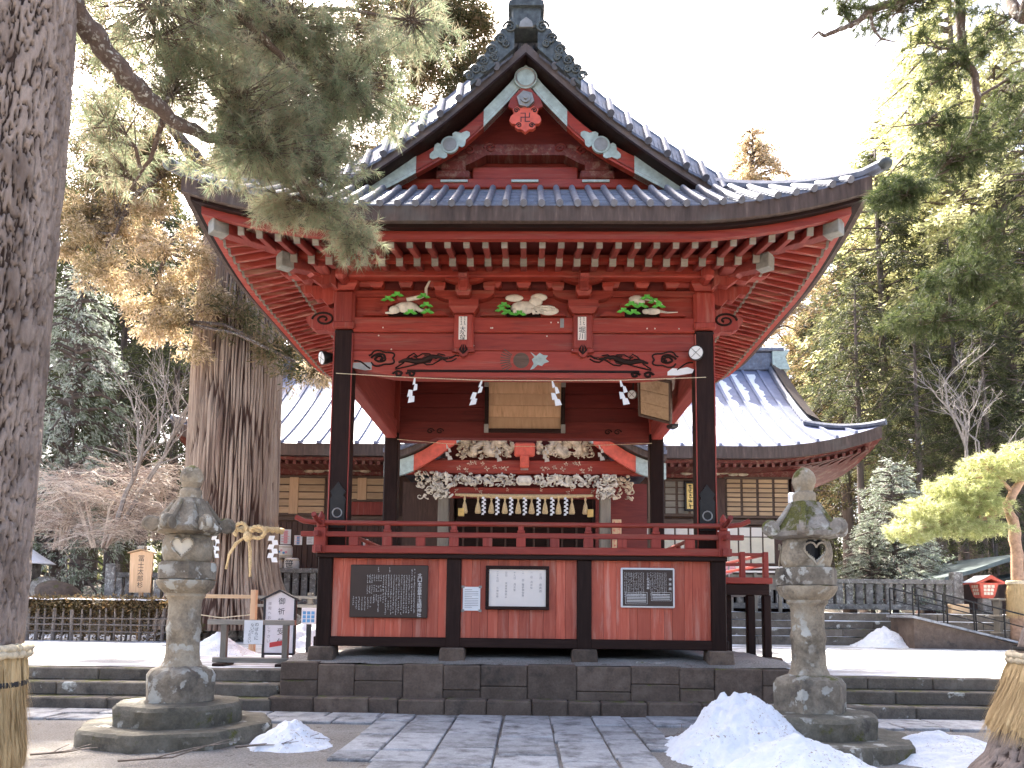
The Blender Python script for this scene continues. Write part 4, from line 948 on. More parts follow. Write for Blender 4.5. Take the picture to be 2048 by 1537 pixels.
# --- stage floor, lower walls
WY = 12.12; LX = 3.16
MB().span((-LX - .12, 12.0, 2.42), (LX + .12, 17.3, 2.50)).build('stage_floor', MAT['brown'], pav)
MB().span((-LX - .13, 11.98, 2.375), (LX + .13, 12.25, 2.445), .01).build('floor_edge_beam', MAT['blackx'], pav)
lxs = (-LX, -1.075, 1.02, LX)
for x in lxs: MB().span((x - .115, WY - .09, .955), (x + .115, WY + .14, 2.38), .012).build('base_post', MAT['black' if x > -3 else 'greyz'] if x > -3 else MAT['black'], pav)
MB().span((-LX - .15, WY - .075, .965), (LX + .15, WY + .12, 1.115), .012).build('sill_beam', MAT['blackx'], pav)
rp = random.Random(11)
for a, b in zip(lxs[:-1], lxs[1:]):
    x = a + .115
    while x < b - .12:
        wd = rp.uniform(.12, .22)
        if b - .115 - x - wd < .09: wd = b - .115 - x
        MB().span((x + .0012, WY - .012 + rp.uniform(-.004, .004), 1.115), (x + wd - .0012, WY + .03, 2.376), .0035).build('wall_board', MAT['redplank'], pav); x += wd
for s in (-1, 1):
    MB().span((s * LX - .04, 12.27, .97), (s * LX + .04, 17.0, 2.4)).build('side_wall_board', MAT['redplank'], pav)
for x in (-LX, -1.075, 1.02, LX):
    for y in (12.12, 16.9):
        mb = MB().span((x - .20, y - .19, .70), (x + .20, y + .2, .962), .02); mb.v = [(a + (a - x) * (.05 if c < .8 else -.03), b, c) for a, b, c in mb.v]
        mb.build('foundation_stone', MAT['podium'], pav)
MB().span((-LX, 16.4, .7), (LX, 16.5, 2.4)).build('rear_wall_board', MAT['blackx'], pav)
# --- railing
RY, RX = 12.02, 3.24
rl = MB().span((-RX - .12, RY - .06, 2.452), (RX + .12, RY + .06, 2.575), .01).build('railing', MAT['red'], pav)
MB().span((-RX - .32, RY - .035, 2.715), (RX + .32, RY + .035, 2.80), .008).build('mid_rail', MAT['red'], rl)
pts = [(-RX - .42, RY, 3.03), (-RX - .28, RY, 2.965), (-RX - .1, RY, 2.945)] + [(-RX + 2 * RX * k / 12, RY, 2.94) for k in range(1, 12)] + [(RX + .1, RY, 2.945), (RX + .28, RY, 2.965), (RX + .42, RY, 3.03)]
MB().tube(pts, .042, 10).build('top_rail', MAT['red'], rl, smooth='auto')
for k in range(7):
    x = -RX + 2 * RX * k / 6; e = k in (0, 6)
    MB().span((x - .075, RY - .05, 2.575), (x + .075, RY + .05, 2.72), .006).span((x - .06, RY - .045, 2.80), (x + .06, RY + .045, 2.84), .006).span((x - .045, RY - .04, 2.84), (x + .045, RY + .04, 2.91), .006).build('railing_post', MAT['redz'], rl)
    if k < 6:
        xm = x + RX / 6; MB().span((xm - .075, RY - .04, 2.575), (xm + .075, RY + .04, 2.716), .006).build('baluster', MAT['redz'], rl)
for s in (-1, 1):
    x = s * RX
    MB().span((x - .09, RY - .08, 2.45), (x + .09, RY + .1, 2.86), .012).span((x - .06, RY - .055, 2.86), (x + .06, RY + .055, 3.0), .012).build('corner_post', MAT['redz'], rl)
    MB().lathe([(.05, 0), (.06, .03), (.045, .07), (.012, .13)], 10, (x, RY, 3.0)).build('post_finial', MAT['redz'], rl)
    MB().tube([(x, RY - .45, 3.03), (x, RY - .3, 2.965), (x, RY - .1, 2.945), (x, 14, 2.94), (x, 17.2, 2.94)], .042, 8).build('side_top_rail', MAT['redy'], rl)
    MB().span((x - .035, RY - .3, 2.705), (x + .035, 17.2, 2.79), .008).span((x - .05, RY - .15, 2.455), (x + .05, 17.2, 2.57), .008).build('side_rail', MAT['redy'], rl)
    for k in range(1, 6): MB().span((x - .045, RY + k * .9 - .07, 2.57), (x + .045, RY + k * .9 + .07, 2.91), .006).build('railing_post', MAT['redz'], rl)
# ================================================================ main hall behind
hall = wempty('main_hall', (0, 30, 1.55), 'large main hall with a snow striped metal roof behind the red pavilion', 'hall')
EH, EYF, EZ, RYH = 12.2, 25.4, 7.2, 32.0
def hf(t): return EZ + .56 * t + .028 * t * t
def hl(cd_, t): return .75 * max(0, 1 - cd_ / 4.2) ** 2 * max(0, 1 - t / 2.5)
GXH = 10.4
def hx(t): return EH - t if t < EH - GXH else GXH + .12 * (t - 1.8) / 4.8
mb = MB(); rows = []
for k in range(23):
    t = 6.6 * k / 22; h = hx(t); rows.append([(-h + 2 * h * i / 80, EYF + t, hf(t) + hl(EH - abs(-h + 2 * h * i / 80), t)) for i in range(81)])
for a, b in zip(rows[:-1], rows[1:]): mb.strip(a, b)
hr_ = mb.build('roof_slope', MAT['hallroof'], hall)
for s in (-1, 1):        # side skirts, gable verge, hip ridge
    mb = MB(); rows = []
    for k in range(10):
        t = 1.8 * k / 9; rows.append([(s * (EH - t), EYF + t + (13.2 - 2 * t) * i / 30, hf(t) + hl(min(i, 30 - i) / 30 * 13.2 + 0, t)) for i in range(31)])
    for a, b in zip(rows[:-1], rows[1:]): mb.strip(a, b)
    mb.build('roof_skirt', MAT['roof'], hall)
    pts = [(s * (hx(t) + .05), EYF + t, hf(t) + .12) for t in [1.7 + 4.9 * k / 12 for k in range(13)]]
    vg = MB().tube(pts, .13, 8).build('verge_ridge', MAT['roof'], hall, smooth='auto')
    for k in range(22):
        t = 1.8 + 4.7 * k / 22; MB().tube([(s * (hx(t) - .05), EYF + t, hf(t) + .1), (s * (hx(t) + .62), EYF + t, hf(t) - .10)], .075, 8).build('verge_round_tile', MAT['roof'], vg, smooth='auto')
    mb = MB(); A = [(s * (hx(t) + .62), EYF + t, hf(t) - .05) for t in [1.6 + 5 * k / 12 for k in range(13)]]; B = [(p[0], p[1], p[2] - .5) for p in A]; C = [(p[0] - s * .6, p[1], p[2] + .5) for p in A]
    mb.strip(A, B).strip([(p[0], p[1], p[2] + .12) for p in A], C).build('verge_band', MAT['fascia'], vg)
    hp = MB().tube([(s * (EH - t), EYF + t, hf(t) + hl(t, t) + .1) for t in [-.1 + 2.0 * k / 10 for k in range(11)]], .11, 8).build('hip_ridge', MAT['roof'], hall, smooth='auto')
    MB().prism([(s * 10.6, 11.95), (s * 11.35, 11.95), (s * 11.15, 12.5), (s * 11.35, 12.8), (s * 10.6, 12.75)], 31.6, 32.3).build('ridge_end_ornament', MAT['patina'], hall, fix=True)
MB().span((-10.9, RYH - .3, hf(6.6) - .2), (10.9, RYH + .3, 12.75), .05).build('ridge', MAT['roof'], hall)
MB().span((-11.1, RYH - .45, 12.75), (11.1, RYH + .45, 12.9), .03).build('ridge_cap', MAT['roof'], hall)
MB().span((-10.9, RYH + .31, 2), (10.9, RYH + .4, 12.5)).build('rear_wall', MAT['brown'], hall)
# battens and snow between them, widened on the left to draw sun glare white
rs = random.Random(4)
nb = 38
for i in range(-17, 18):
    x = i * .66 + .1
    tm = 6.45 if abs(x) < GXH - .1 else max(0, EH - abs(x) - .12)
    if tm < .3: continue
    pts = [(x, EYF - .05 + (tm + .05) * k / 10, hf(tm * k / 10) + hl(EH - abs(x), tm * k / 10) + .05) for k in range(11)]
    mb = MB(); A = [(p[0] - .05, p[1], p[2] + .04) for p in pts]; B = [(p[0] + .05, p[1], p[2] + .04) for p in pts]
    mb.strip(A, B).strip([(p[0], p[1], p[2] - .1) for p in A], A).strip(B, [(p[0], p[1], p[2] - .1) for p in B])
    mb.add([A[0], B[0], (B[0][0], B[0][1], B[0][2] - .1), (A[0][0], A[0][1], A[0][2] - .1)], [(0, 1, 2, 3)])
    mb.build('roof_batten', MAT['hallroof'], hr_)
    if abs(x) < GXH - .5:
        full = x < -1
        n = 46; L_, R_ = [], []
        for k in range(n + 1):
            t = .12 + (6.1 - .12) * k / n; wv = (.54 if full else .28) + rs.uniform(-.07, .07) + (.0 if full else .07 * math.sin(k * .55 + i))
            if not full and rs.random() < .06: wv *= .5
            x0 = x + .07; L_.append((x0, EYF + t, hf(t) + .018)); R_.append((x0 + min(.53, max(.05, wv)), EYF + t, hf(t) + .018))
        mb = MB().strip(L_, R_); mb.strip(R_, [(p[0] + .01, p[1], p[2] - .02) for p in R_]); mb.build('roof_snow', MAT['snow'], hr_)
# eave fascia and rafters
pts = [(-EH + 2 * EH * i / 80, EYF, hf(0) + hl(EH - abs(-EH + 2 * EH * i / 80), 0)) for i in range(81)]
def fasc(z0, z1, dy, mat, name, th=.2):
    A = [(p[0] * (1 - dy / EH), p[1] + dy, p[2] + z0) for p in pts]; B = [(p[0], p[1], p[2] + z1 - z0) for p in A]; C = [(p[0], p[1] + th, p[2]) for p in B]
    return MB().strip(A, B).strip(B, C).build(name, mat, hall)
fasc(.0, -.42, 0, MAT['fascia'], 'eave_fascia'); fasc(-.42, -.52, .3, MAT['hallred_gableshade'], 'eave_board', 2.4)
for s in (-1, 1):
    A = [(s * EH, EYF + 13.2 * i / 30, hf(0) + hl(min(i, 30 - i) / 30 * 13.2, 0)) for i in range(31)]; B = [(p[0], p[1], p[2] - .42) for p in A]; C = [(s * 9.9, min(max(p[1], 27.8), 36), 7.1) for p in B]
    MB().strip(A, B).build('eave_fascia', MAT['fascia'], hall); MB().strip(B, C).build('eave_ceiling_board', MAT['hallred_gableshade'], hall)
mb = MB(); A = [(p[0], p[1] + .05, p[2] - .40) for p in pts]; B = [(p[0] * .82, 28.1, 7.3) for p in pts]; mb.strip(A, B).build('eave_ceiling_board', MAT['hallred_gableshade'], hall)
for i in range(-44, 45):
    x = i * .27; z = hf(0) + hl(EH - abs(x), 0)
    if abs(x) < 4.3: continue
    r = MB().bar((x, EYF + .45, z - .58), (x, 27.9, 7.05), .11, .13).build('rafter', MAT['hallred_gableshade'], hall)
# walls (front wall plane y = 28)
HY = 28.0
MB().span((-10.2, HY + .05, 1.55), (10.2, HY + .3, 7.2)).build('front_wall', MAT['brownz'], hall)
MB().span((-10.2, HY - .15, 6.52), (10.2, HY + .1, 6.82), .02).build('wall_beam', MAT['hallred_gableshade'], hall)
MB().span((-10.2, HY - .25, 6.83), (10.2, HY + .1, 7.08), .02).build('wall_beam', MAT['reddark'], hall)
MB().span((-10.2, HY - .12, 4.78), (10.2, HY + .1, 4.98), .02).build('wall_beam', MAT['brown'], hall)
MB().span((-10.3, 26.9, 2.62), (10.3, HY + .1, 2.80), .02).build('veranda', MAT['brown'], hall)
MB().span((-10.0, 27.2, 1.5), (10.0, HY, 2.6)).build('under_floor', MAT['blackx'], hall)
for i, x in enumerate((-10.1, -7.3, -5.0, 5.0, 7.3, 10.1)): MB().span((x - .17, HY - .2, 1.6), (x + .17, HY + .08, 6.52), .02).build('wall_post', MAT['brownz'], hall)
for s in (-1, 1):       # bracket blobs under the eaves
    for k in range(9):
        x = s * (4.6 + k * .68); MB().span((x - .16, HY - .5, 6.86), (x + .16, HY - .15, 7.06), .05).span((x - .09, HY - .62, 7.0), (x + .09, HY - .2, 7.16), .04).build('eave_bracket', MAT['hallred_gableshade'], hall)
    mb = MB()
    for k in range(7): mb.ball((s * (6.0 + k * .35), HY - .3, 6.66 + .04 * math.sin(k * 2)), (.22, .06, .07), 8, 5)
    mb.build('frieze_carving', MAT['carve'], hall, smooth=True)
# tan slatted name boards
def slat_board(x0, x1, z0, z1, rows_, cols_=2, post=True, m='tan', y=HY - .14):
    f = MB().span((x0, y, z0), (x1, y + .06, z1)).build('name_board', MAT['brown'], hall)
    cw = (x1 - x0) / cols_
    for c in range(cols_):
        for r in range(rows_):
            a = x0 + c * cw + .05; b = x0 + (c + 1) * cw - .05 ; za = z0 + (z1 - z0) * r / rows_; zb = z0 + (z1 - z0) * (r + 1) / rows_
            MB().span((a, y - .03, za + .02), (b, y + .01, zb - .025), .006).build('name_slat', MAT[m], f)
    if post: xm = (x0 + x1) / 2; MB().span((xm - .17, y - .06, z0 - .02), (xm + .17, y + .0, z1), .01).build('centre_plaque', MAT['tanz'], f)
    MB().span((x0 - .06, y - .05, z1), (x1 + .06, y + .08, z1 + .07)).span((x0 - .06, y - .05, z0 - .08), (x1 + .06, y + .08, z0)).build('board_frame', MAT['brown'], f)
slat_board(-9.9, -7.5, 5.05, 6.42, 5); slat_board(-7.1, -5.15, 5.6, 6.42, 3); slat_board(5.2, 7.1, 5.15, 6.40, 5, 4, False, 'greyw'); slat_board(7.5, 9.85, 5.1, 6.5, 8, 4, False, 'tan')
MB().span((-6.9, HY - .1, 5.02), (-5.2, HY - .06, 5.52)).build('red_panel', MAT['redz'], hall)
for k in range(24):
    x = -10.0 + k * .205; MB().span((x + .006, HY - .03, 2.8), (x + .199, HY + .04, 4.78), .006).build('wall_plank', MAT['brownz'], hall)
    x = 5.1 + k * .205
    if k < 3: MB().span((x + .006, HY - .03, 2.8), (x + .199, HY + .04, 4.78), .006).build('wall_plank', MAT['brownz'], hall)
# gold framed name tablet right
nt = MB().span((5.95, HY - .30, 5.25), (6.35, HY - .22, 6.35), .01).build('name_tablet', MAT['ink'], hall); MB().span((6.02, HY - .315, 5.33), (6.28, HY - .30, 6.27)).build('gold_panel', MAT['gold'], nt)
mb = MB(); rr = random.Random(9)
for k in range(5): scribble(mb, 6.15, 6.16 - k * .18, .17, rr, 7)
tag(mb.build('tablet_characters', MAT['ink'], nt, loc=(0, HY - .32, 0)), kind='stuff')
# paper windows on the right
for (x0, x1, z0, z1, n) in ((2.9, 4.7, 3.4, 4.72, 4), (5.1, 7.1, 3.4, 4.72, 4), (7.5, 9.75, 3.3, 4.72, 5)):
    f = MB().span((x0, HY - .1, z0), (x1, HY - .04, z1)).build('paper_window', MAT['brown'], hall)
    for k in range(n):
        a = x0 + (x1 - x0) * k / n + .03; b = x0 + (x1 - x0) * (k + 1) / n - .03
        MB().span((a, HY - .115, z0 + .05), (b, HY - .09, z1 - .42)).build('pane', MAT['glasswarm' if k < n - 1 else 'brownz'], f); MB().span((a, HY - .13, z1 - .38), (b, HY - .09, z1 - .05), .005).build('white_curtain', MAT['cream'], f)
for k in range(6): MB().span((-3.9 + k * .32, 27.6, 4.22), (-3.62 + k * .32, 27.64, 4.55), .004).build('paper_pane', MAT['cream'], hall)
MB().span((-3.95, 27.65, 3.9), (-2.0, 27.7, 4.6)).build('pane_frame', MAT['brown'], hall)
nbx = MB().span((-4.55, 27.75, 5.0), (-2.6, 27.8, 6.1), .02).build('dark_board', MAT['brownz'], hall); MB().span((-4.35, 27.70, 5.12), (-3.2, 27.76, 5.98), .01).build('old_picture_board', MAT['brown'], hall)
# ---- porch with an undulating gable
KY = 22.7
def kz(x): return 5.98 + 1.05 * (1 + math.cos(PI * min(abs(x), 4.3) / 4.3))
X = [-4.3 + 8.6 * i / 48 for i in range(49)]
def kband(o0, o1, y0, y1, name, mat, x0=-4.3, x1=4.3, par=hall):
    Xs = [x0 + (x1 - x0) * i / 48 for i in range(49)]
    A = [(x, y0, kz(x) + o0) for x in Xs]; B = [(x, y0, kz(x) + o1) for x in Xs]; C = [(p[0], y1, p[2]) for p in B]; D = [(p[0], y1, p[2]) for p in A]
    return MB().strip(A, B).strip(B, C).strip(C, D).strip(D, A).build(name, mat, par)
kr = kband(.42, .30, KY - .35, 28, 'porch_roof', MAT['roof']); kband(.30, .12, KY - .25, KY + .2, 'porch_verge_band', MAT['fascia'], par=kr)
for k in range(-14, 15): 
    x = k * .3; MB().tube([(x, KY - .42, kz(x) + .44), (x, KY + .6, kz(x) + .44)], .06, 8).build('round_tile', MAT['roof'], kr, smooth='auto')
kb_ = kband(.06, -.42, KY - .05, KY + .1, 'porch_bargeboard', MAT['clay'])
for (a, b) in ((-4.32, -3.4), (3.4, 4.32), (-2.1, -1.5), (1.5, 2.1)): kband(.065, -.425, KY - .065, KY + .11, 'patina_sleeve', MAT['patina'], a, b, kb_)
MB().span((-3.9, KY + .5, 5.78), (3.9, KY + .8, 6.22), .02).build('porch_beam', MAT['red'], hall)
MB().span((-2.55, KY + .55, 5.03), (2.65, KY + .8, 5.36), .02).build('porch_lower_beam', MAT['red'], hall)
MB().span((-2.5, KY + .9, 5.3), (2.5, KY + 1.0, 8.0)).build('porch_gable_board', MAT['reddark'], hall)
for s in (-1, 1): MB().span((s * 2.53 - .17, KY + .5, 1.6), (s * 2.53 + .17, KY + .84, 5.4), .03).build('porch_post', MAT['greyz'], hall)
for s in (-1, 1): MB().span((s * 3.4 - .9, 26.2, 2.8), (s * 3.4 + .9, 26.3, 6.0)).build('side_screen', MAT['brownz'] if s < 0 else MAT['reddark'], hall)
MB().span((-2.4, 26.4, 1.6), (2.4, 26.5, 6.2)).build('inner_door_wall', MAT['blackx'], hall)  # black sheet puts the dark of the porch interior into colour
for k in range(9): MB().span((-2.2 + k * .5, 26.36, 1.7), (-2.12 + k * .5, 26.4, 4.6), .01).build('door_lattice', MAT['brownz'], hall)
for k in range(5): MB().span((-2.2, 24.6 + k * .3, 1.55 + k * .22), (2.2, 26.3, 1.77 + k * .22), .01).build('wooden_step', MAT['brown'], hall)
# painted gold flowers on the two red beams
def flower_band(x0, x1, z, y, n, mat, s=.1):
    mb = MB(); rr = random.Random(int(z * 100))
    for k in range(n):
        x = x0 + (x1 - x0) * (k + rr.random()) / n; zz = z + rr.uniform(-.12, .12)
        for a in range(5):
            t = a * 2 * PI / 5 + rr.random(); r_ = s * rr.uniform(.5, 1.1); c = Vector((x + .6 * r_ * math.cos(t), y, zz + .6 * r_ * math.sin(t)))
            d = Vector((math.cos(t), 0, math.sin(t))) * r_ * .5; e = Vector((-d.z, 0, d.x)) * .45
            mb.add([c - d, c + e, c + d, c - e], [(0, 1, 2, 3)])
    return tag(mb.build('gold_flower_painting', mat, hall), kind='stuff')
for s in (-1, 1): flower_band(s * .4, s * 2.2, 6.0, KY + .495, 9, MAT['carve']); flower_band(s * .3, s * 2.3, 5.19, KY + .545, 9, MAT['carve'], .08)
# white and gilded dragon carvings: coiling bodies, claws, cloud scrolls
def dragon(x0, x1, z0, z1, y, n, mat, name, seed):
    rr = random.Random(seed); mb = MB(); L = x1 - x0; h = z1 - z0
    if L > 1:
        ph = rr.uniform(0, 6); pts = [(x0 + L * k / 60 + .08 * math.sin(k * .9), y - .07 * math.sin(k * .45 + ph), (z0 + z1) / 2 + h * .32 * math.sin(k * .33 + ph) + .05 * math.sin(k * .8)) for k in range(61)]
        mb.tube(pts, [h * .17 * (.55 + .45 * math.sin(PI * k / 60)) * (1 + .12 * math.sin(k * 2.4)) for k in range(61)], 7)
    for k in range(n):
        x = rr.uniform(x0, x1); z = rr.uniform(z0, z1); r_ = rr.uniform(.035, .12); sg = rr.choice((-1, 1)); yy = y - rr.uniform(-.04, .14); ph = rr.uniform(0, 6.3); sq = rr.uniform(.5, 1.1); m = rr.randint(6, 13)
        mb.tube([(x + sg * r_ * (1 - j / 16) * math.cos(j * .55 + ph), yy - .02 * math.sin(j), z + sq * r_ * (1 - j / 16) * math.sin(j * .55 + ph)) for j in range(m)], [rr.uniform(.018, .034) * (1 - .7 * j / m) for j in range(m)], 5)
    for k in range(n):
        x = rr.uniform(x0, x1); z = rr.uniform(z0, z1); M_ = Matrix.Translation((x, y - rr.uniform(0, .1), z)) @ Matrix.Rotation(rr.uniform(0, 3), 4, 'Y'); mb.ball((0, 0, 0), (rr.uniform(.03, .12), .05, rr.uniform(.02, .055)), 7, 5, M_)
    return mb.build(name, mat, hall, smooth=True)
for s in (-1, 1):
    dragon(min(s * .35, s * 2.1), max(s * .35, s * 2.1), 6.28, 7.0, KY + .45, 60, MAT['carve'], 'dragon_carving', 3 + s)
    dragon(min(s * .3, s * 2.3), max(s * .3, s * 2.3), 5.40, 5.74, KY + .5, 55, MAT['bone'], 'cloud_carving', 7 + s)
    dragon(s * 2.53 - .28, s * 2.53 + .28, 4.98, 5.75, KY + .32, 34, MAT['bone'], 'lion_head_carving', 11 + s)
    dragon(min(s * 2.7, s * 3.35), max(s * 2.7, s * 3.35), 5.0, 5.8, KY + .5, 30, MAT['carve' if s > 0 else 'bone'], 'beast_nose_carving', 15 + s)
MB().span((-.32, KY + .3, 6.3), (.32, KY + .45, 6.75), .05).span((-.14, KY + .25, 5.95), (.14, KY + .5, 6.35), .04).build('centre_strut', MAT['clay'], hall)
MB().box((0, KY + .42, 5.56), (.5, .2, .3), .08).build('centre_block_carving', MAT['bone'], hall)
MB().span((-.12, KY + .49, 5.90), (.12, KY + .51, 6.08)).build('round_crest', MAT['metalgrey'], hall)
for x in (-1.95, 2.05): MB().span((x - .09, KY + .3, 4.42), (x + .09, KY + .45, 4.66), .01).build('gilt_lamp_box', MAT['gold'], hall)
# posters taped to the walls
def poster(x, z, w_, h_, y, label, bars=None):
    e = MB().span((x - w_ / 2, y - .01, z - h_ / 2), (x + w_ / 2, y, z + h_ / 2)).build('poster', MAT['white']); tag(e, label, 'poster', 'papers taped to the hall wall')
    if bars: MB().span((x - w_ * .18, y - .014, z - h_ * .45), (x + w_ * .18, y - .011, z + h_ * .42)).build('colour_band', MAT[bars], e)
    mb = MB(); rr = random.Random(int(x * 100))
    for k in range(5): mb.add([(x - w_ * .4, 0, z + h_ * (.35 - .17 * k)), (x + w_ * rr.uniform(.1, .4), 0, z + h_ * (.35 - .17 * k)), (x + w_ * .3, 0, z + h_ * (.39 - .17 * k)), (x - w_ * .4, 0, z + h_ * (.39 - .17 * k))], [(0, 1, 2, 3)])
    tag(mb.build('print_lines', MAT['inkgrey' if not bars else 'pinkink'], e, loc=(0, y - .0145, 0)), kind='stuff')
poster(-8.98, 4.17, .40, .56, HY - .05, 'tall white poster with a pink band on the dark hall wall', 'pinkink'); poster(-8.5, 4.05, .30, .36, HY - .05, 'small bluish notice right of the pink banded poster', 'blueink'); poster(-8.05, 4.06, .26, .34, HY - .05, 'small white notice next to the red railing end')
poster(-6.44, 4.0, .28, .28, HY - .05, 'small notice seen through the railing left of the inner post'); poster(-5.95, 3.98, .2, .26, HY - .05, 'narrow notice seen through the railing beside the inner post')
MB().span((2.72, KY + .3, 3.2), (3.0, KY + .34, 4.35)).build('vertical_wood_plaque', MAT['tanz'], hall)
mb = MB(); rr = random.Random(19)
for c in (2.79, 2.93):
    for k in range(9): scribble(mb, c, 4.26 - k * .12, .1, rr, 5)
tag(mb.build('plaque_characters', MAT['redink'], hall, loc=(0, KY + .295, 0)), kind='stuff')
# sacred rope with tassels and paper strips on the porch
sr = wempty('sacred_rope', (0, KY + .4, 5.08), 'thick straw rope with tassels and white paper strips on the hall porch', 'rope')
MB().tube([(-2.15 + 4.3 * k / 20, KY + .42, 5.10 - .05 * math.sin(PI * k / 20)) for k in range(21)], [.04 + .035 * math.sin(PI * k / 20) for k in range(21)], 8).build('rope', MAT['rope'], sr, smooth=True)
def zigzag(mb, x, y, z, w_, h_, n, th=.004):
    """folded paper streamer"""
    for k in range(n):
        dx = w_ * .45 * (1 if k % 2 else -1); z1 = z - h_ * k / n; z0 = z1 - h_ / n * 1.15; sk = -dx * .5
        mb.add([(x + dx - w_ / 2 + sk, y - .01 * (k % 2), z1), (x + dx + w_ / 2 + sk, y - .01 * (k % 2), z1), (x + dx + w_ / 2, y - .01 * (k % 2) - th * 3, z0), (x + dx - w_ / 2, y - .01 * (k % 2) - th * 3, z0)], [(0, 1, 2, 3)])
for k in range(10):
    x = -1.85 + 3.75 * k / 9
    if 1 <= k <= 8:
        pass
    MB().lathe([(.02, 0), (.035, -.1), (.02, -.16), (.06, -.28), (.10, -.50), (.08, -.55)], 9, (x, KY + .4, 5.06)).build('straw_tassel', MAT['rope'], sr, smooth=True)
for k in range(7):
    x = -1.25 + 2.55 * k / 6; mb = MB(); zigzag(mb, x, KY + .36, 5.03, .075, .56, 9); mb.build('paper_strip', MAT['white'], sr)
# ================================================================ things on and round the pavilion
def rect(px0, py0, px1, py1, Y):
    a, b = at(px0, py0, Y), at(px1, py1, Y); return (min(a.x, b.x), max(a.x, b.x), min(a.z, b.z), max(a.z, b.z))
BY = 12.085
# brown history board
x0, x1, z0, z1 = rect(703, 1130, 855, 1237, BY)
e = wempty('notice_board', (0.5 * (x0 + x1), BY, z0), 'large brown board with dense white writing on the left wall panel', 'board')
MB().span((x0, BY - .05, z0), (x1, BY + .005, z1), .01).build('panel', MAT['brownboard'], e); MB().span((x0 + .02, BY - .055, z0 + .02), (x1 - .02, BY - .05, z1 - .02)).build('face', MAT['brownboard'], e)
yb = BY - .0565; W_, H_ = x1 - x0, z1 - z0
letters([('北口本宮冨士浅間神社', x1 - .13, z1 - .13, .068, .070)], MAT['whiteink'], e, Matrix.Translation((0, yb, 0)), 'character')
mb = MB(); rr = random.Random(1)
cols = [(.115, .09, 1), (.15, .09, 1)]
def col(x, za, zb, s=.026):
    z = za
    while z > zb:
        if rr.random() > .06: scribble(mb, x, z, s, rr, 3)
        z -= s * 1.08
xx = x1 - .215
for k, (a, b) in enumerate(((.06, .9), (.06, .88), (.2, .95), (.2, .95), (.2, .9), (.2, .96), (.2, .92), (.2, .96), (.2, .9), (.2, .95), (.2, .86), (.2, .93), (.2, .7))):
    if k < 2: col(xx, z1 - .06 * H_ - .02, z1 - .16 * H_); col(xx, z1 - .2 * H_, z1 - b * H_)
    else: col(xx, z1 - a * H_, z1 - b * H_)
    xx -= .0415
for k in range(4): col(xx, z1 - .2 * H_, z1 - .32 * H_); col(xx, z1 - .40 * H_, z1 - .52 * H_); col(xx, z1 - .58 * H_, z1 - (.68 if k != 1 else .92) * H_); xx -= .036
for k in range(3): col(xx, z1 - .2 * H_, z1 - .34 * H_); col(xx, z1 - .4 * H_, z1 - .56 * H_); xx -= .036
for k in range(8): col(x0 + .06 + k * .047, z1 - .62 * H_, z1 - (.78 + .1 * math.sin(k * .5)) * H_)
col(x1 - .62, z1 - .06 * H_, z1 - .15 * H_); col(x1 - .8, z1 - .06 * H_, z1 - .15 * H_)
tag(mb.build('small_writing', MAT['whiteink'], e, loc=(0, yb, 0)), kind='stuff')
# cream schedule board in a dark frame
x0, x1, z0, z1 = rect(972, 1132, 1098, 1221, BY)
e = wempty('notice_board', (.5 * (x0 + x1), BY, z0), 'cream schedule board in a dark frame on the middle wall panel', 'board')
fr = .055
for a in (((x0, z0), (x1, z0 + fr)), ((x0, z1 - fr), (x1, z1)), ((x0, z0 + fr), (x0 + fr, z1 - fr)), ((x1 - fr, z0 + fr), (x1, z1 - fr))):
    MB().span((a[0][0], BY - .06, a[0][1]), (a[1][0], BY + .005, a[1][1]), .008).build('frame', MAT['blackx'], e)
MB().span((x0 + fr, BY - .03, z0 + fr), (x1 - fr, BY, z1 - fr)).build('panel', MAT['cream'], e)
zt = z1 - .12
letters([('三月', x1 - .14, zt, .042, .05), ('祭典表', x1 - .14, zt - .16, .042, .05), ('一日', x1 - .285, zt + .03, .036, .07), ('月次祭', x1 - .285, zt - .12, .036, .046), ('二', x1 - .42, zt + .03, .036, .05), ('日', x1 - .42, zt - .09, .036, .05), ('諏訪神社祭', x1 - .42, zt - .16, .036, .044),
         ('十九日', x1 - .555, zt + .03, .036, .045), ('月次祭', x1 - .555, zt - .16, .036, .045), ('廿日', x1 - .69, zt + .03, .036, .045), ('本宮祭典役人', x1 - .69, zt - .14, .036, .044), ('二十七日', x1 - .83, zt + .03, .036, .045), ('三神社祭', x1 - .83, zt - .22, .036, .045)], MAT['inkgrey'], e, Matrix.Translation((0, BY - .0325, 0)))
# taped paper
x0, x1, z0, z1 = rect(926, 1174, 960, 1222, BY)
e = wempty('paper_sheet', (.5 * (x0 + x1), BY, z0), 'white printed paper sheet taped to the red boards beside the cream board', 'paper')
MB().span((x0, BY - .004, z0), (x1, BY + .01, z1)).build('sheet', MAT['white'], e); mb = MB()
for k in range(11): mb.add([(x0 + .03, 0, z1 - .05 - k * .028), (x1 - .03 - (.1 if k in (0, 4, 10) else 0), 0, z1 - .05 - k * .028), (x1 - .03 - (.1 if k in (0, 4, 10) else 0), 0, z1 - .043 - k * .028), (x0 + .03, 0, z1 - .043 - k * .028)], [(0, 1, 2, 3)])
tag(mb.build('print_lines', MAT['inkgrey'], e, loc=(0, BY - .0055, 0)), kind='stuff')
for (a, b) in ((x0, z1), (x1, z1), (x0, z0), (x1, z0)): MB().box((a, BY - .006, b), (.05, .002, .04)).build('tape', MAT['metalgrey'], e)
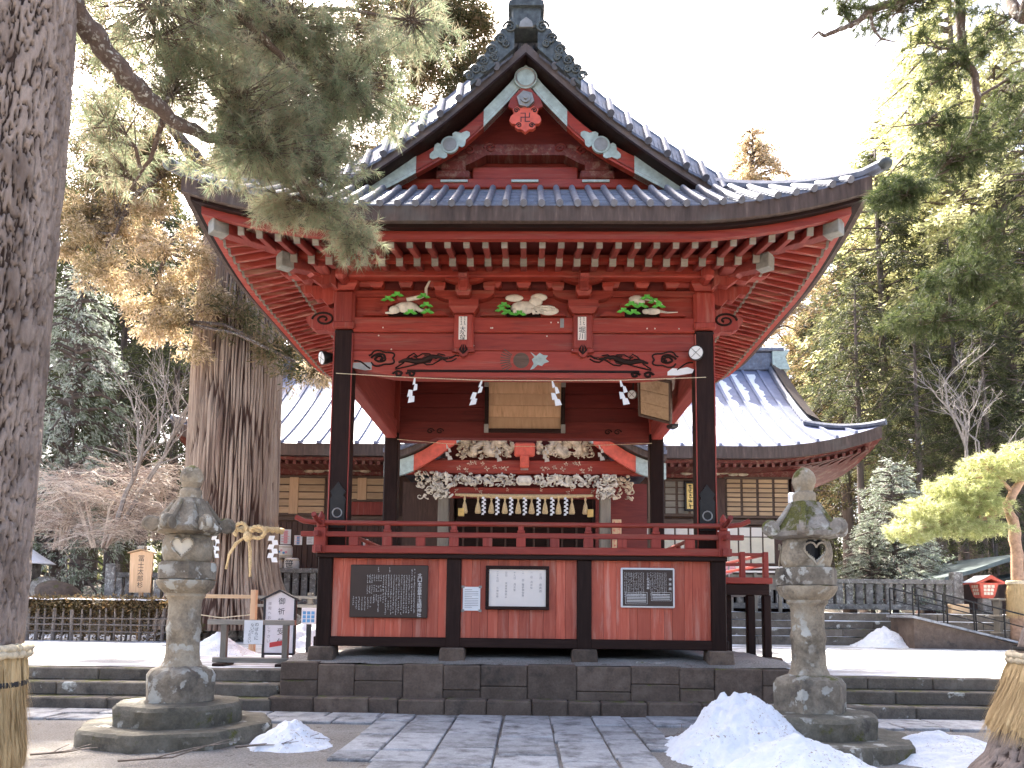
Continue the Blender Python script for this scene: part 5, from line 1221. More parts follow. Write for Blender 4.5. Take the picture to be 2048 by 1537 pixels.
# dark explanation board with a white frame
x0, x1, z0, z1 = rect(1241, 1136, 1349, 1217, BY)
e = wempty('notice_board', (.5 * (x0 + x1), BY, z0), 'dark explanatory board in a white metal frame on the right wall panel', 'board')
MB().span((x0, BY - .04, z0), (x1, BY + .005, z1), .015).build('frame', MAT['white'], e); MB().span((x0 + .03, BY - .046, z0 + .03), (x1 - .03, BY - .03, z1 - .03)).build('panel', MAT['brownboard'], e)
yb = BY - .0475; letters([('神楽殿', x1 - .075, z1 - .16, .045, .075), ('太々神楽', x0 + .43, z1 - .15, .038, .05)], MAT['whiteink'], e, Matrix.Translation((0, yb, 0)), 'character')
mb = MB(); rr = random.Random(2); W_, H_ = x1 - x0, z1 - z0
for k in range(12): col(x1 - .14 - k * .027, z1 - .085, z1 - .085 - .36 * (1 if k < 10 else .7), .019)
for k in range(12): col(x0 + .36 - k * .027, z1 - .085, z1 - .085 - .37, .019)
for (a, b) in ((x0 + .07, x0 + .42), (x0 + .48, x1 - .06)):
    for k in range(6 if a < x0 + .2 else 4): mb.add([(a + .02, 0, z0 + .21 - k * .024), (b - .02, 0, z0 + .21 - k * .024), (b - .02, 0, z0 + .219 - k * .024), (a + .02, 0, z0 + .219 - k * .024)], [(0, 1, 2, 3)])
    zb = z0 + (.06 if a < x0 + .2 else .115)
    for q in (((a, zb), (b, zb + .004)), ((a, z0 + .245), (b, z0 + .249)), ((a, zb), (a + .004, z0 + .249)), ((b - .004, zb), (b, z0 + .249))):
        mb.add([(q[0][0], 0, q[0][1]), (q[1][0], 0, q[0][1]), (q[1][0], 0, q[1][1]), (q[0][0], 0, q[1][1])], [(0, 1, 2, 3)])
tag(mb.build('small_writing', MAT['whiteink'], e, loc=(0, yb, 0)), kind='stuff')
# pale slab on the podium
a = at(1305, 1318, 12.0); tag(MB().box((a.x, 12.0, .745), (.55, .2, .08), .02).build('stone_slab', MAT['fencestone']), 'pale flat stone slab lying on the podium edge under the right panel', 'slab')

# paper streamers on strings
def streamers(label, Y, ends, mids, tips):
    pts = [at(px, py, Y) for px, py in ends]; e = wempty('streamer_string', pts[0], label, 'streamer')
    MB().tube(pts, .007, 5).build('string', MAT['jute'], e)
    for (px, py, lean) in mids:
        p = at(px, py, Y); mb = MB(); n = 4; w_, h_ = .12, .42 * Y / 12.2 * tips
        for k in range(n):
            x = p.x + lean * k * .05 + (.035 if k % 2 else -.02) ; z1_ = p.z - h_ * k / n; z0_ = z1_ - h_ / n * 1.25; y = Y - .012 * k
            hw_ = w_ * (.22 + .17 * k) ; mb.add([(x - hw_ * .5, y, z1_), (x + hw_ * .5, y, z1_ - .01), (x + hw_ * .5 + lean * .05 + .03, y - .02, z0_ + .02), (x - hw_ * .5 + lean * .05 + .01, y - .02, z0_)], [(0, 1, 2, 3)])
        mb.build('paper_streamer', MAT['white'], e)
streamers('string with four white zigzag papers across the front posts', 12.13, ((672, 747), (830, 756), (962, 761), (1107, 762), (1243, 761), (1412, 755)), ((832, 756, -.6), (966, 761, -1.1), (1107, 762, .15), (1243, 760, .1)), 1.0)
streamers('string with four white zigzag papers across the rear posts', 16.75, ((795, 879), (895, 888), (995, 893), (1093, 893), (1200, 891), (1304, 887)), ((895, 889, .1), (995, 892, 0), (1093, 893, -.2), (1200, 890, 0)), .62)
# tablet hanging on the back wall
x0, x1, z0, z1 = rect(978, 764, 1122, 856, 16.7)
e = wempty('hanging_tablet', (.5 * (x0 + x1), 16.8, z0), 'old wooden tablet in a dark frame hanging inside the pavilion', 'tablet')
T = Matrix.Translation((0, 16.86, z0)) @ Matrix.Rotation(R(7), 4, 'X') @ Matrix.Translation((0, -16.86, -z0))
n = 4
for k in range(n): MB().box(((x0 + x1) / 2, 16.8, z0 + (z1 - z0) * (k + .5) / n), (x1 - x0, .03, (z1 - z0) / n - .004), .004, M=T).build('tablet_board', MAT['tanz'], e)
for a in (((x0 - .09, z0 - .09), (x1 + .09, z0)), ((x0 - .09, z1), (x1 + .09, z1 + .05)), ((x0 - .09, z0), (x0, z1)), ((x1, z0), (x1 + .09, z1))):
    MB().box(((a[0][0] + a[1][0]) / 2, 16.78, (a[0][1] + a[1][1]) / 2), (a[1][0] - a[0][0], .09, a[1][1] - a[0][1]), .01, M=T).build('frame', MAT['blackx'], e)
for (a, b) in ((x0 - .05, z1 - .02), (x1 + .05, z1 - .02), (x0 - .05, z0 - .0), (x1 + .05, z0)): MB().box((a, 16.728, b), (.1, .01, .2), .004, M=T).build('metal_corner', MAT['metalgrey'], e)
mb = MB(); rr = random.Random(6)
for k in range(30):
    for j in range(4): scribble(mb, x0 + .08 + k * (x1 - x0 - .16) / 29, z0 + .42 - j * .035, .03, rr, 2)
for k in range(4): scribble(mb, x0 + .5 + k * .22, z1 - .17, .12, rr, 3)
o = tag(mb.build('faded_writing', MAT['brown'], e, loc=None), kind='stuff'); o.matrix_local = T @ Matrix.Translation((0, 16.782, 0))
# votive boards hung at an angle on the right side
for k, (px0, py0, px1, py1) in enumerate(((1290, 758, 1330, 838), (1318, 745, 1352, 808))):
    c = at((px0 + px1) / 2, (py0 + py1) / 2, 14.2 + .5 * k); e = wempty('votive_board', c, ('weathered votive board leaning inside the right side beam', 'pale planked votive board above the leaning one on the right')[k], 'board', 'old votive boards')
    M = Matrix.Translation(c) @ Matrix.Rotation(R(-58), 4, 'Z') @ Matrix.Rotation(R(24), 4, 'X') @ Matrix.Rotation(R(24 if k == 0 else 35), 4, 'Y')
    for j in range(3): MB().box((0, 0, -.25 + .25 * j), (.75, .03, .245), .004, M=M).build('plank', MAT['tan' if k == 0 else 'cream'], e)
    for s in (-1, 1): MB().box((0, -.01, s * .40), (.83, .06, .05), .006, M=M).box((s * .40, -.01, 0), (.05, .06, .76), .006, M=M).build('frame', MAT['brown'], e)
# lamps
def spot(px, py, Y, d, r_, label):
    c = at(px, py, Y); e = wempty('spotlight', c, label, 'lamp', 'lamps on the pavilion posts'); d = Vector(d).normalized()
    MB().tube([c + d * .08, c, c - d * .12, c - d * .16], [r_, r_ * .95, r_ * .6, r_ * .35], 16).build('housing', MAT['iron'], e, smooth='auto')
    MB().tube([c + d * .078, c + d * .09], [r_ * .9, r_ * .86], 20).build('lens', MAT['white'], e, smooth='auto')
    for q in (0, PI / 2):
        u = d.orthogonal().normalized(); v = d.cross(u); a = u * math.cos(q) + v * math.sin(q); MB().tube([c + d * .094 - a * r_ * .85, c + d * .094 + a * r_ * .85], .006, 4).build('grille_bar', MAT['metalgrey'], e)
    return c, e
c, e = spot(652, 716, 12.35, (-.75, -.6, -.25), .115, 'black spotlight with white glass on the left post'); MB().bar(c + Vector((.07, .03, .03)), (-3.2, 12.4, c.z + .03), .05, .05).build('bracket', MAT['iron'], e)
c, e = spot(1392, 708, 12.12, (-.25, -1, -.1), .125, 'round white faced spotlight on the right post'); MB().bar(c + Vector((.02, .1, 0)), (2.92, 12.3, c.z), .05, .05).build('bracket', MAT['iron'], e)
c, e = spot(1266, 790, 14.0, (-.4, -.9, -.2), .09, 'small oval lamp hanging inside the pavilion ceiling'); MB().tube([c, (c.x + .05, c.y + .1, 7.25)], .012, 5).build('stem', MAT['iron'], e)
c = at(1345, 850, 15.5); e = wempty('loudspeaker', c, 'small dark loudspeaker under the right side beam', 'speaker'); MB().box(c, (.2, .2, .16), .03, rz=.4).build('box', MAT['iron'], e); MB().lathe([(.05, 0), (.1, .05)], 12, c + Vector((.05, -.12, 0))).build('horn', MAT['white'], e); MB().bar(c + Vector((0, 0, .05)), (2.95, c.y, 5.46), .03, .03).build('bracket', MAT['iron'], e)
c = at(566, 988, 26.5)

# covered walkway stub on the right
wk = wempty('side_walkway', (4.2, 15.2, .6), 'low dark walkway deck with a red railing at the right of the pavilion', 'walkway')
MB().span((3.4, 14.6, 2.12), (4.85, 17.8, 2.24), .01).build('deck_edge', MAT['red'], wk); MB().span((3.35, 14.65, 1.9), (4.8, 17.8, 2.115), .01).build('deck_beam', MAT['blackx'], wk)
for z in (2.46, 2.66): MB().span((3.4, 14.68, z), (4.78, 14.74, z + .06), .006).build('rail', MAT['red'], wk); MB().span((4.72, 14.75, z + .003), (4.78, 17.5, z + .058), .006).build('rail', MAT['redy'], wk)
for x in (3.75, 4.3, 4.75): MB().span((x - .05, 14.66, 2.24), (x + .05, 14.76, 2.74), .008).build('rail_post', MAT['redz'], wk)
for x in (4.46, 4.77): MB().span((x - .075, 14.7, .70), (x + .075, 14.86, 1.9), .015).build('support_post', MAT['black'], wk); 
MB().span((4.28, 14.55, .58), (5.0, 15.1, .705), .02).build('post_base', MAT['podium'], wk)
for k in range(5): MB().span((3.35 + k * .16, 14.95, .72), (3.505 + k * .16, 14.99, 1.9), .004).build('skirt_board', MAT['blackx'], wk)

# ---------------------------------------------------------------- stone lanterns
def pgon(n, worn=.03, seed=0):
    def f(a, z):
        k = 2 * PI / n; b = (a % k) - k / 2; r_ = math.cos(k / 2) / math.cos(b)
        return r_ * (1 - worn * .5 + .35 * worn * math.sin(a * 5 + seed + z * 9) * math.sin(a * 11 + seed * 2 - z * 5) + .2 * worn * math.sin(a * 37 + z * 40 + seed))
    return f
def heart(s, n=28):
    out = []
    for k in range(n):
        t = 2 * PI * k / n; out.append((s * 16 * math.sin(t) ** 3 / 16, s * (13 * math.cos(t) - 5 * math.cos(2 * t) - 2 * math.cos(3 * t) - math.cos(4 * t)) / 15))
    return out
def inheart(x, z, s):
    x /= s * 1.02; z = z / s + .02; return (x * x + (1.12 * z - .62 * math.sqrt(abs(x))) ** 2) < .86
def stone_lantern(x, y, rz, label, filled, roofmat):
    e = wempty('stone_lantern', (x, y, 0), label, 'lantern', 'tall stone lanterns in front of the pavilion'); c = (x, y, 0); A = rz
    def L(prof, n, mat, name, fn=None, par=e, a0=A, sm='auto'): return MB().lathe(prof, n, c, a0, True, fn).build(name, MAT[mat], par, smooth=sm)
    L([(1.17, -.05), (1.17, .15), (1.14, .185), (.7, .19)], 64, 'stonemoss', 'lower_base', pgon(8, .05, 1))
    L([(.78, .18), (.79, .38), (.75, .425), (.4, .44)], 64, 'stonemoss', 'upper_base', pgon(8, .06, 2))
    L([(.44, .43), (.445, .74), (.40, .81), (.28, .85), (.24, .86)], 48, 'stonelich', 'hexagonal_pedestal', pgon(6, .05, 3))
    L([(.235, .85), (.225, .88), (.205, .92), (.195, 1.0), (.19, 1.22), (.198, 1.25), (.205, 1.28), (.205, 1.31), (.198, 1.34), (.188, 1.37), (.19, 1.6), (.20, 1.66), (.235, 1.70), (.235, 1.74)], 36, 'stone', 'shaft')
    pl = L([(.235, 1.735), (.26, 1.76), (.305, 1.80), (.34, 1.86), (.345, 1.895), (.32, 1.905)], 72, 'stone', 'lotus_tier', lambda a, z: 1 + .05 * abs(math.sin((a - A) * 6)) * (1.9 - z) / .16)
    L([(.33, 1.905), (.375, 1.91), (.378, 2.07), (.36, 2.115), (.26, 2.12)], 48, 'stonelich', 'platform', pgon(6, .04, 4))
    # fire box with heart shaped windows
    n, rows = 96, 22; prof = [(.255 + .045 * math.sin(PI * (k / rows)) ** .7, 2.115 + .34 * k / rows) for k in range(rows + 1)]
    mb = MB().lathe(prof, n, c, A, False)
    angs = [-PI / 2 + .18 if filled else -PI / 2 + .05, -PI / 2 + .05 + PI * .62, -PI / 2 - PI * .62]; hs = .135; keep = []
    for f in mb.f:
        p = sum((Vector(mb.v[i]) for i in f), Vector()) / 4; a = math.atan2(p.y - y, p.x - x); cut = False
        for ha in angs:
            d = (a - ha + PI) % (2 * PI) - PI
            if abs(d) < .6 and inheart(d * .30, p.z - 2.295, hs): cut = True
        if not cut: keep.append(f)
    mb.f = keep; fb = mb.build('fire_box', MAT['stone'], e, smooth=True)
    MB().lathe([(.17, 2.12), (.17, 2.45)], 24, c, 0, False).build('inner_core', MAT['glasswarm' if filled else 'ink'], fb)  # open lantern gets a black core that paints in the dark inside
    MB().lathe([(.28, 2.118), (.05, 2.119)], 24, c, 0, False).build('inner_floor', MAT['stone'], fb)
    for ha in angs:
        for (rad, th, m) in ((1.0, .012, 'stone'),):
            pts = [(x + .303 * math.cos(ha + hx_ / .30), y + .303 * math.sin(ha + hx_ / .30), 2.295 + hz_) for hx_, hz_ in heart(hs * 1.0)]; MB().tube(pts + pts[:1], th, 5).build('heart_rim', MAT[m], fb)
        if filled:
            pts = [(x + .288 * math.cos(ha + hx_ / .30), y + .288 * math.sin(ha + hx_ / .30), 2.295 + hz_) for hx_, hz_ in heart(hs * .97)]; m2 = MB(); m2.add(pts, [tuple(range(len(pts)))]); m2.build('heart_panel', MAT['glasswarm'], fb)
    # roof with scrolls at its six corners
    rp_ = [(.22, 2.45), (.33, 2.47), (.415, 2.49), (.425, 2.545), (.385, 2.585), (.325, 2.67), (.265, 2.77), (.205, 2.87), (.165, 2.92), (.10, 2.93)]
    rf_ = L(rp_, 72, roofmat, 'lantern_roof', pgon(6, .06, 5))
    for k in range(6):
        a = A + k * PI / 3; d = Vector((math.cos(a), math.sin(a), 0)); s_ = Vector((-d.y, d.x, 0)); p0 = Vector(c) + d * .425 + Vector((0, 0, 2.575))
        mb = MB(); pts = [Vector(c) + d * .17 + Vector((0, 0, 2.89)), Vector(c) + d * .25 + Vector((0, 0, 2.77)), Vector(c) + d * .335 + Vector((0, 0, 2.65))]
        for j in range(12): th = -.9 + j * .52; rr_ = .085 * (1 - j / 17); pts.append(p0 + d * (.02 - rr_ * math.cos(th + PI * .5) * 1) + Vector((0, 0, rr_ * math.sin(th + PI * .5) - .0)))
        for off in (0,):
            mb.tube(pts, [.03, .034, .038] + [.05 * (1 - j / 20) for j in range(12)], 8)
        mb.tube([p0 - s_ * .065, p0 + s_ * .065], .078, 14); mb.build('roof_scroll', MAT[roofmat], rf_, smooth='auto')
    fn_ = L([(.13, 2.92), (.135, 3.0), (.125, 3.03), (.10, 3.05), (.115, 3.09), (.125, 3.12)], 24, 'stone', 'finial_neck')
    L([(.12, 3.11), (.14, 3.16), (.135, 3.22), (.11, 3.28), (.07, 3.32), (.02, 3.345)], 24, 'stone', 'jewel_finial', None, fn_)
    return e
stone_lantern(-4.13, 9.25, .35, 'stone lantern on the left with a pale heart shaped window panel', True, 'stonelich')
stone_lantern(3.46, 9.1, .12, 'stone lantern on the right with a mossy roof and an open heart window', False, 'stonemossr')

# ---------------------------------------------------------------- barrier, signs, left side
b = wempty('wooden_barrier', (-4.5, 12.7, TZ), 'low weathered wooden barrier with a paper notice left of the pavilion', 'barrier'); BYr = 12.7
x0, x1, z0, z1 = rect(417, 1243, 591, 1254, BYr); MB().box(((x0 + x1) / 2, BYr, 1.31), (x1 - x0, .09, .085), .008).build('top_rail', MAT['greyw'], b)
MB().box(((x0 + x1) / 2 + .05, BYr, .675), (x1 - x0 - .12, .1, .085), .008).build('bottom_rail', MAT['greyw'], b)
for px in (448, 571): p = at(px, 1290, BYr); MB().span((p.x - .05, BYr - .045, .71), (p.x + .05, BYr + .045, 1.27), .008).build('post', MAT['greyz'], b); MB().span((p.x - .09, BYr - .25, .575), (p.x + .09, BYr + .25, .635), .01).build('foot', MAT['blackx'], b)
x0, x1, z0, z1 = rect(489, 1241, 524, 1289, BYr - .06); nt = wempty('paper_notice', ((x0 + x1) / 2, BYr - .06, z0), 'white handwritten paper notice hanging on the wooden barrier', 'notice'); MB().span((x0, BYr - .062, z0), (x1, BYr - .056, z1)).build('sheet', MAT['white'], nt)
letters([('のぼらに', x1 - .1, z1 - .04, .06, .075), ('ないで', x0 + .14, z1 - .05, .055, .06), ('ください', x0 + .1, z1 - .16, .05, .055)], MAT['ink'], nt, Matrix.Translation((0, BYr - .064, 0)))
# white prayer reception sign
SY = 14.2; x0, x1, z0, z1 = rect(531, 1181, 587, 1311, SY); s_ = wempty('standing_sign', ((x0 + x1) / 2, SY, TZ), 'white standing sign with a gabled dark frame behind the wooden barrier', 'sign'); xm = (x0 + x1) / 2
zt = z1 - .14; MB().prism([(x0 + .02, z0 + .03), (x1 - .02, z0 + .03), (x1 - .02, zt), (xm, z1 - .03), (x0 + .02, zt)], SY, SY + .03).build('panel', MAT['white'], s_, fix=True)
for x in (x0, x1): MB().span((x - .02, SY - .02, TZ), (x + .02, SY + .05, zt), .004).build('side_frame', MAT['ink'], s_)
MB().span((x0, SY - .02, z0 + .0), (x1, SY + .05, z0 + .04), .004).build('bottom_frame', MAT['ink'], s_)
for s in (-1, 1): MB().bar((xm, SY + .015, z1), (xm + s * (xm - x0 + .08), SY + .015, zt - .05), .14, .03, .004).build('roof_board', MAT['ink'], s_)
letters([('御祈祷受付', xm + .03, zt - .0, .125, .19)], MAT['ink'], s_, Matrix.Translation((0, SY - .004, 0)), 'character'); letters([('拝殿へお越し下さい', x0 + .1, zt - .08, .062, .088)], MAT['inkgrey'], s_, Matrix.Translation((0, SY - .004, 0)), 'character')
MB().prism([(xm - .17, z0 + .14), (xm + .12, z0 + .19), (xm + .12, z0 + .28), (xm - .17, z0 + .23)], SY - .006, SY).build('red_arrow', MAT['redink'], s_, fix=True)
# blue pictogram board
x0, x1, z0, z1 = rect(604, 1216, 632, 1249, 16.5); s_ = wempty('pictogram_sign', ((x0 + x1) / 2, 16.5, TZ), 'small white sign with nine blue pictograms at the pavilion corner', 'sign'); MB().span((x0, 16.48, z0), (x1, 16.5, z1), .004).build('panel', MAT['white'], s_); MB().span(((x0 + x1) / 2 - .05, 16.5, TZ), ((x0 + x1) / 2 + .05, 16.55, z0 + .1)).build('stand', MAT['ink'], s_)
for r in range(3):
    for c_ in range(3): q = (x0 + .03 + c_ * (x1 - x0 - .04) / 3, z0 + .04 + r * (z1 - z0 - .1) / 3); MB().span((q[0], 16.474, q[1]), (q[0] + .07, 16.48, q[1] + .07)).build('pictogram', MAT['blueink'], s_)
# tree name sign
SY = 21.25; x0, x1, z0, z1 = rect(261, 1100, 302, 1186, SY); s_ = wempty('tree_name_sign', ((x0 + x1) / 2, SY, TZ), 'light wooden name sign with a small roof beside the left lantern', 'sign'); xm = (x0 + x1) / 2
MB().prism([(x0 + .03, z0), (x1 - .03, z0), (x1, z1 - .1), (xm, z1 - .02), (x0, z1 - .1)], SY, SY + .05).build('board', MAT['tanz'], s_, fix=True)
for s in (-1, 1): MB().bar((xm, SY + .02, z1 + .02), (xm + s * .38, SY + .02, z1 - .09), .2, .03, .004).build('roof_board', MAT['tan'], s_)
MB().span((xm - .1, SY - .08, z1 + .02), (xm + .1, SY + .1, z1 + .1), .01).build('roof_cap', MAT['greyw'], s_); MB().span((xm - .05, SY + .05, TZ), (xm + .05, SY + .12, z1 - .1)).build('post', MAT['tanz'], s_)
letters([('冨士太郎杉', xm, z1 - .16, .17, .19)], MAT['ink'], s_, Matrix.Translation((0, SY - .004, 0)))
# bamboo lattice fence and clipped hedge
FX0, FX1, FYY = -15.2, -8.9, 20.4
f = wempty('bamboo_fence', (-11.5, FYY, TZ), 'low bamboo lattice fence with a snowy hedge behind it on the left', 'fence')
x = FX0
while x < FX1:
    MB().tube([(x, FYY + random.uniform(-.02, .02), TZ - .03), (x + random.uniform(-.02, .02), FYY, 1.42 + random.uniform(0, .06))], .026 if random.random() > .25 else .05, 6).build('upright', MAT['twig'], f); x += random.uniform(.17, .27)
for z in (.82, 1.02, 1.2): MB().tube([(FX0, FYY - .04, z), (-12, FYY - .04, z + random.uniform(-.02, .02)), (FX1, FYY - .04, z)], .02, 6).build('cross_bar', MAT['twig'], f)
for px in (500,):
    pass
wr = wempty('wooden_rail', (-6.2, 16.2, TZ), 'pale wooden post and rail beside the giant cedar', 'rail'); p = at(507, 1230, 16.2)
MB().span((p.x - .06, 16.14, TZ), (p.x + .06, 16.26, 1.93), .01).build('post', MAT['tanz'], wr); MB().span((p.x - 1.4, 16.16, 1.74), (p.x - .06, 16.24, 1.82), .008).build('rail', MAT['tan'], wr); MB().tube([(p.x - 1.46, 16.2, 1.42), (p.x - .7, 16.2, 1.32), (p.x, 16.2, 1.40)], .012, 5).build('rope', MAT['jute'], wr); MB().span((p.x - 1.52, 16.14, TZ), (p.x - 1.40, 16.26, 1.93), .01).build('post', MAT['tanz'], wr)
wr = wempty('wooden_rail', (-5.3, 20.5, TZ), 'dark post and two rails between the cedar and the pavilion', 'rail'); p = at(620, 1220, 20.5)
MB().span((p.x - .07, 20.44, TZ), (p.x + .07, 20.56, 1.95), .01).build('post', MAT['greyz'], wr)
for z in (1.78, 1.55): MB().span((p.x - 1.6, 20.4, z), (p.x + 1.6, 20.435, z + .08), .006).build('rail', MAT['greyw'], wr)
# low stone bank under the cedar
bk = wempty('stone_bank', (-8, 21.4, TZ), 'low grey stone bank in front of the giant cedar roots', 'stone bank'); rr = random.Random(8)
for r in range(2):
    x = -10.2
    while x < -5.4: wd = rr.uniform(.4, .8); MB().ball((x + wd / 2, 21.3 + .2 * r + rr.uniform(-.05, .05), TZ + .18 + .36 * r), (wd * .58, .3, .26), 10, 7).build('boulder', MAT['fencestone'], bk, smooth=True); x += wd
# stone picket fences
def picket_fence(label, x0, x1, y, z0, z1, n, tall=()):
    e = wempty('stone_fence', ((x0 + x1) / 2, y, z0), label, 'fence'); d = (x1 - x0) / n
    MB().span((x0, y - .12, z1 - .16), (x1, y + .12, z1), .015).build('top_rail', MAT['fencestone'], e); MB().span((x0, y - .16, z0 - .1), (x1, y + .16, z0 + .09), .015).build('base_rail', MAT['fencestone'], e)
    for k in range(n): MB().span((x0 + k * d + d * .16, y - .08, z0 + .09), (x0 + k * d + d * .84, y + .08, z1 - .16), .012).build('picket', MAT['fencestone'], e)
    for x in tall: MB().span((x - .17, y - .17, z0 - .1), (x + .17, y + .17, z1 + .28), .03).build('fence_post', MAT['fencestone'], e)
picket_fence('stone picket fence behind the tree name sign on the far left', -13.4, -10.2, 24.4, 1.55, 2.62, 10, (-13.5,))
picket_fence('stone picket fence between the cedar and the pavilion below the barrels', -8.7, -4.9, 25.2, 1.75, 2.85, 13)
picket_fence('long lichen covered stone picket fence on the far right', 6.4, 15.1, 26.7, 1.78, 2.75, 25, (15.2,))
# sake barrels
def barrel(x, z, label, txt, col):
    e = wempty('straw_barrel', (x, 25.9, z), label, 'barrel', 'straw wrapped barrels on the hall fence'); prof = [(.22, 0), (.25, .06), (.265, .22), (.25, .38), (.22, .44)]
    MB().lathe(prof, 20, (x, 25.9, z)).build('barrel_body', MAT['cream'], e, smooth=True)
    for zz in (.07, .37): MB().lathe([(.262, zz - .015), (.27, zz), (.262, zz + .015)], 20, (x, 25.9, z), 0, False).build('rope_band', MAT['jute'], e)
    if txt: letters([(txt, x, z + .37, .27, .3)], MAT['ink'], e, Matrix.Translation((0, 25.9 - .275, 0)), 'character')
    else: 
        for k in range(4): MB().ball((x - .12 + .08 * k, 25.64, z + .2 + .05 * math.sin(k * 2)), (.05, .01, .04), 6, 4).build('printed_picture', MAT[('blueink', 'pinkink')[k % 2]], e)
xa = at(551, 1130, 25.9).x; xb = at(583, 1130, 25.9).x; z = at(566, 1142, 25.9).z
MB_ = MB().span((xa - .4, 25.6, z - .14), (xb + .5, 26.2, z - .005), .01).build('barrel_shelf', MAT['brown']); tag(MB_, 'dark wooden shelf carrying the straw barrels', 'shelf')
for s in (xa - .3, xb + .4): MB().span((s - .05, 25.85, 1.5), (s + .05, 25.95, z - .14)).build('shelf_leg', MAT['brown'], MB_)
barrel(xa, z, 'left lower straw barrel with a black character, partly behind the cedar', '笹', 0); barrel(xb, z, 'right lower straw barrel with a black character', '笹', 0); barrel((xa + xb) / 2 + .03, z + .445, 'upper straw barrel with a coloured picture', None, 1)
# red seal banner
x0, x1, z0, z1 = rect(1432, 1055, 1460, 1113, 22.0); e = wempty('seal_banner', ((x0 + x1) / 2, 22, z0), 'white banner with three black characters right of the red railing', 'banner'); MB().span((x0, 21.99, z0), (x1, 22.0, z1)).build('cloth', MAT['white'], e); MB().tube([(x1 - .03, 22.03, TZ), (x1 - .03, 22.03, z1 + .05)], .02, 6).build('pole', MAT['metalgrey'], e)
letters([('御朱印', (x0 + x1) / 2, z1 - .03, .27, .29)], MAT['ink'], e, Matrix.Translation((0, 21.984, 0)))
# white framed shelter front seen past the walkway
e = wempty('amulet_counter', (7.6, 25.2, 1.55), 'pale amulet counter with timber rails beside the hall', 'counter')
MB().span((6.6, 25.0, 3.0), (8.7, 25.3, 3.07), .01).span((6.6, 25.02, 2.86), (8.8, 25.2, 2.92), .01).build('rail', MAT['cream'], e)
for x in (6.9, 7.7, 8.5): MB().span((x - .05, 25.05, 1.55), (x + .05, 25.15, 2.86), .008).build('leg', MAT['greyz'], e)
MB().span((6.7, 25.25, 2.3), (8.6, 25.3, 2.8)).build('front_panel', MAT['greyw'], e)
for k in range(3): MB().ball((at(1447 + 6 * k, 1135 + 7 * (k % 2), 24.8).x, 24.8, at(1447, 1135 + 9 * (k % 2), 24.8).z), (.2, .06, .1), 8, 6).build('pink_decoration', MAT['pinkink'], e, smooth=True)
x0, x1, z0, z1 = rect(1577, 985, 1597, 1040, 23); e = tag(MB().span((x0, 23, z0), (x1, 23.1, z1), .05).build('white_sign_box', MAT['white']), 'white upright sign box behind the finial of the right lantern', 'sign'); MB().span((x0 + .1, 23.02, TZ), (x0 + .16, 23.08, z0)).build('pole', MAT['metalgrey'], e)

# ---------------------------------------------------------------- right background
rm = wempty('ramp', (12.8, 22.3, TZ), 'concrete access ramp with thin metal handrails on the far right', 'ramp')
MB().prism([(11.1, TZ - .02), (14.6, TZ - .02), (14.6, TZ + .0), (11.1, 1.45)], 21.65, 23.0).build('ramp_body', MAT['podium'], rm, fix=True); MB().prism([(11.0, 1.46), (14.75, TZ), (14.75, TZ + .05), (11.0, 1.53)], 21.55, 23.05).build('ramp_slab', MAT['paving'], rm, fix=True)
for y in (21.65, 23.0):
    for k in range(5):
        x = 11.1 + k * .85; zr = 1.53 - (x - 11.0) / 3.75 * .92; MB().tube([(x, y, zr), (x, y, zr + .82)], .022, 6).build('rail_post', MAT['iron'], rm)
    MB().tube([(11.1, y, 2.33), (14.5, y, 1.49)], .022, 6).build('handrail', MAT['iron'], rm); MB().tube([(11.1, y, 1.98), (14.5, y, 1.14)], .016, 6).build('handrail', MAT['iron'], rm)
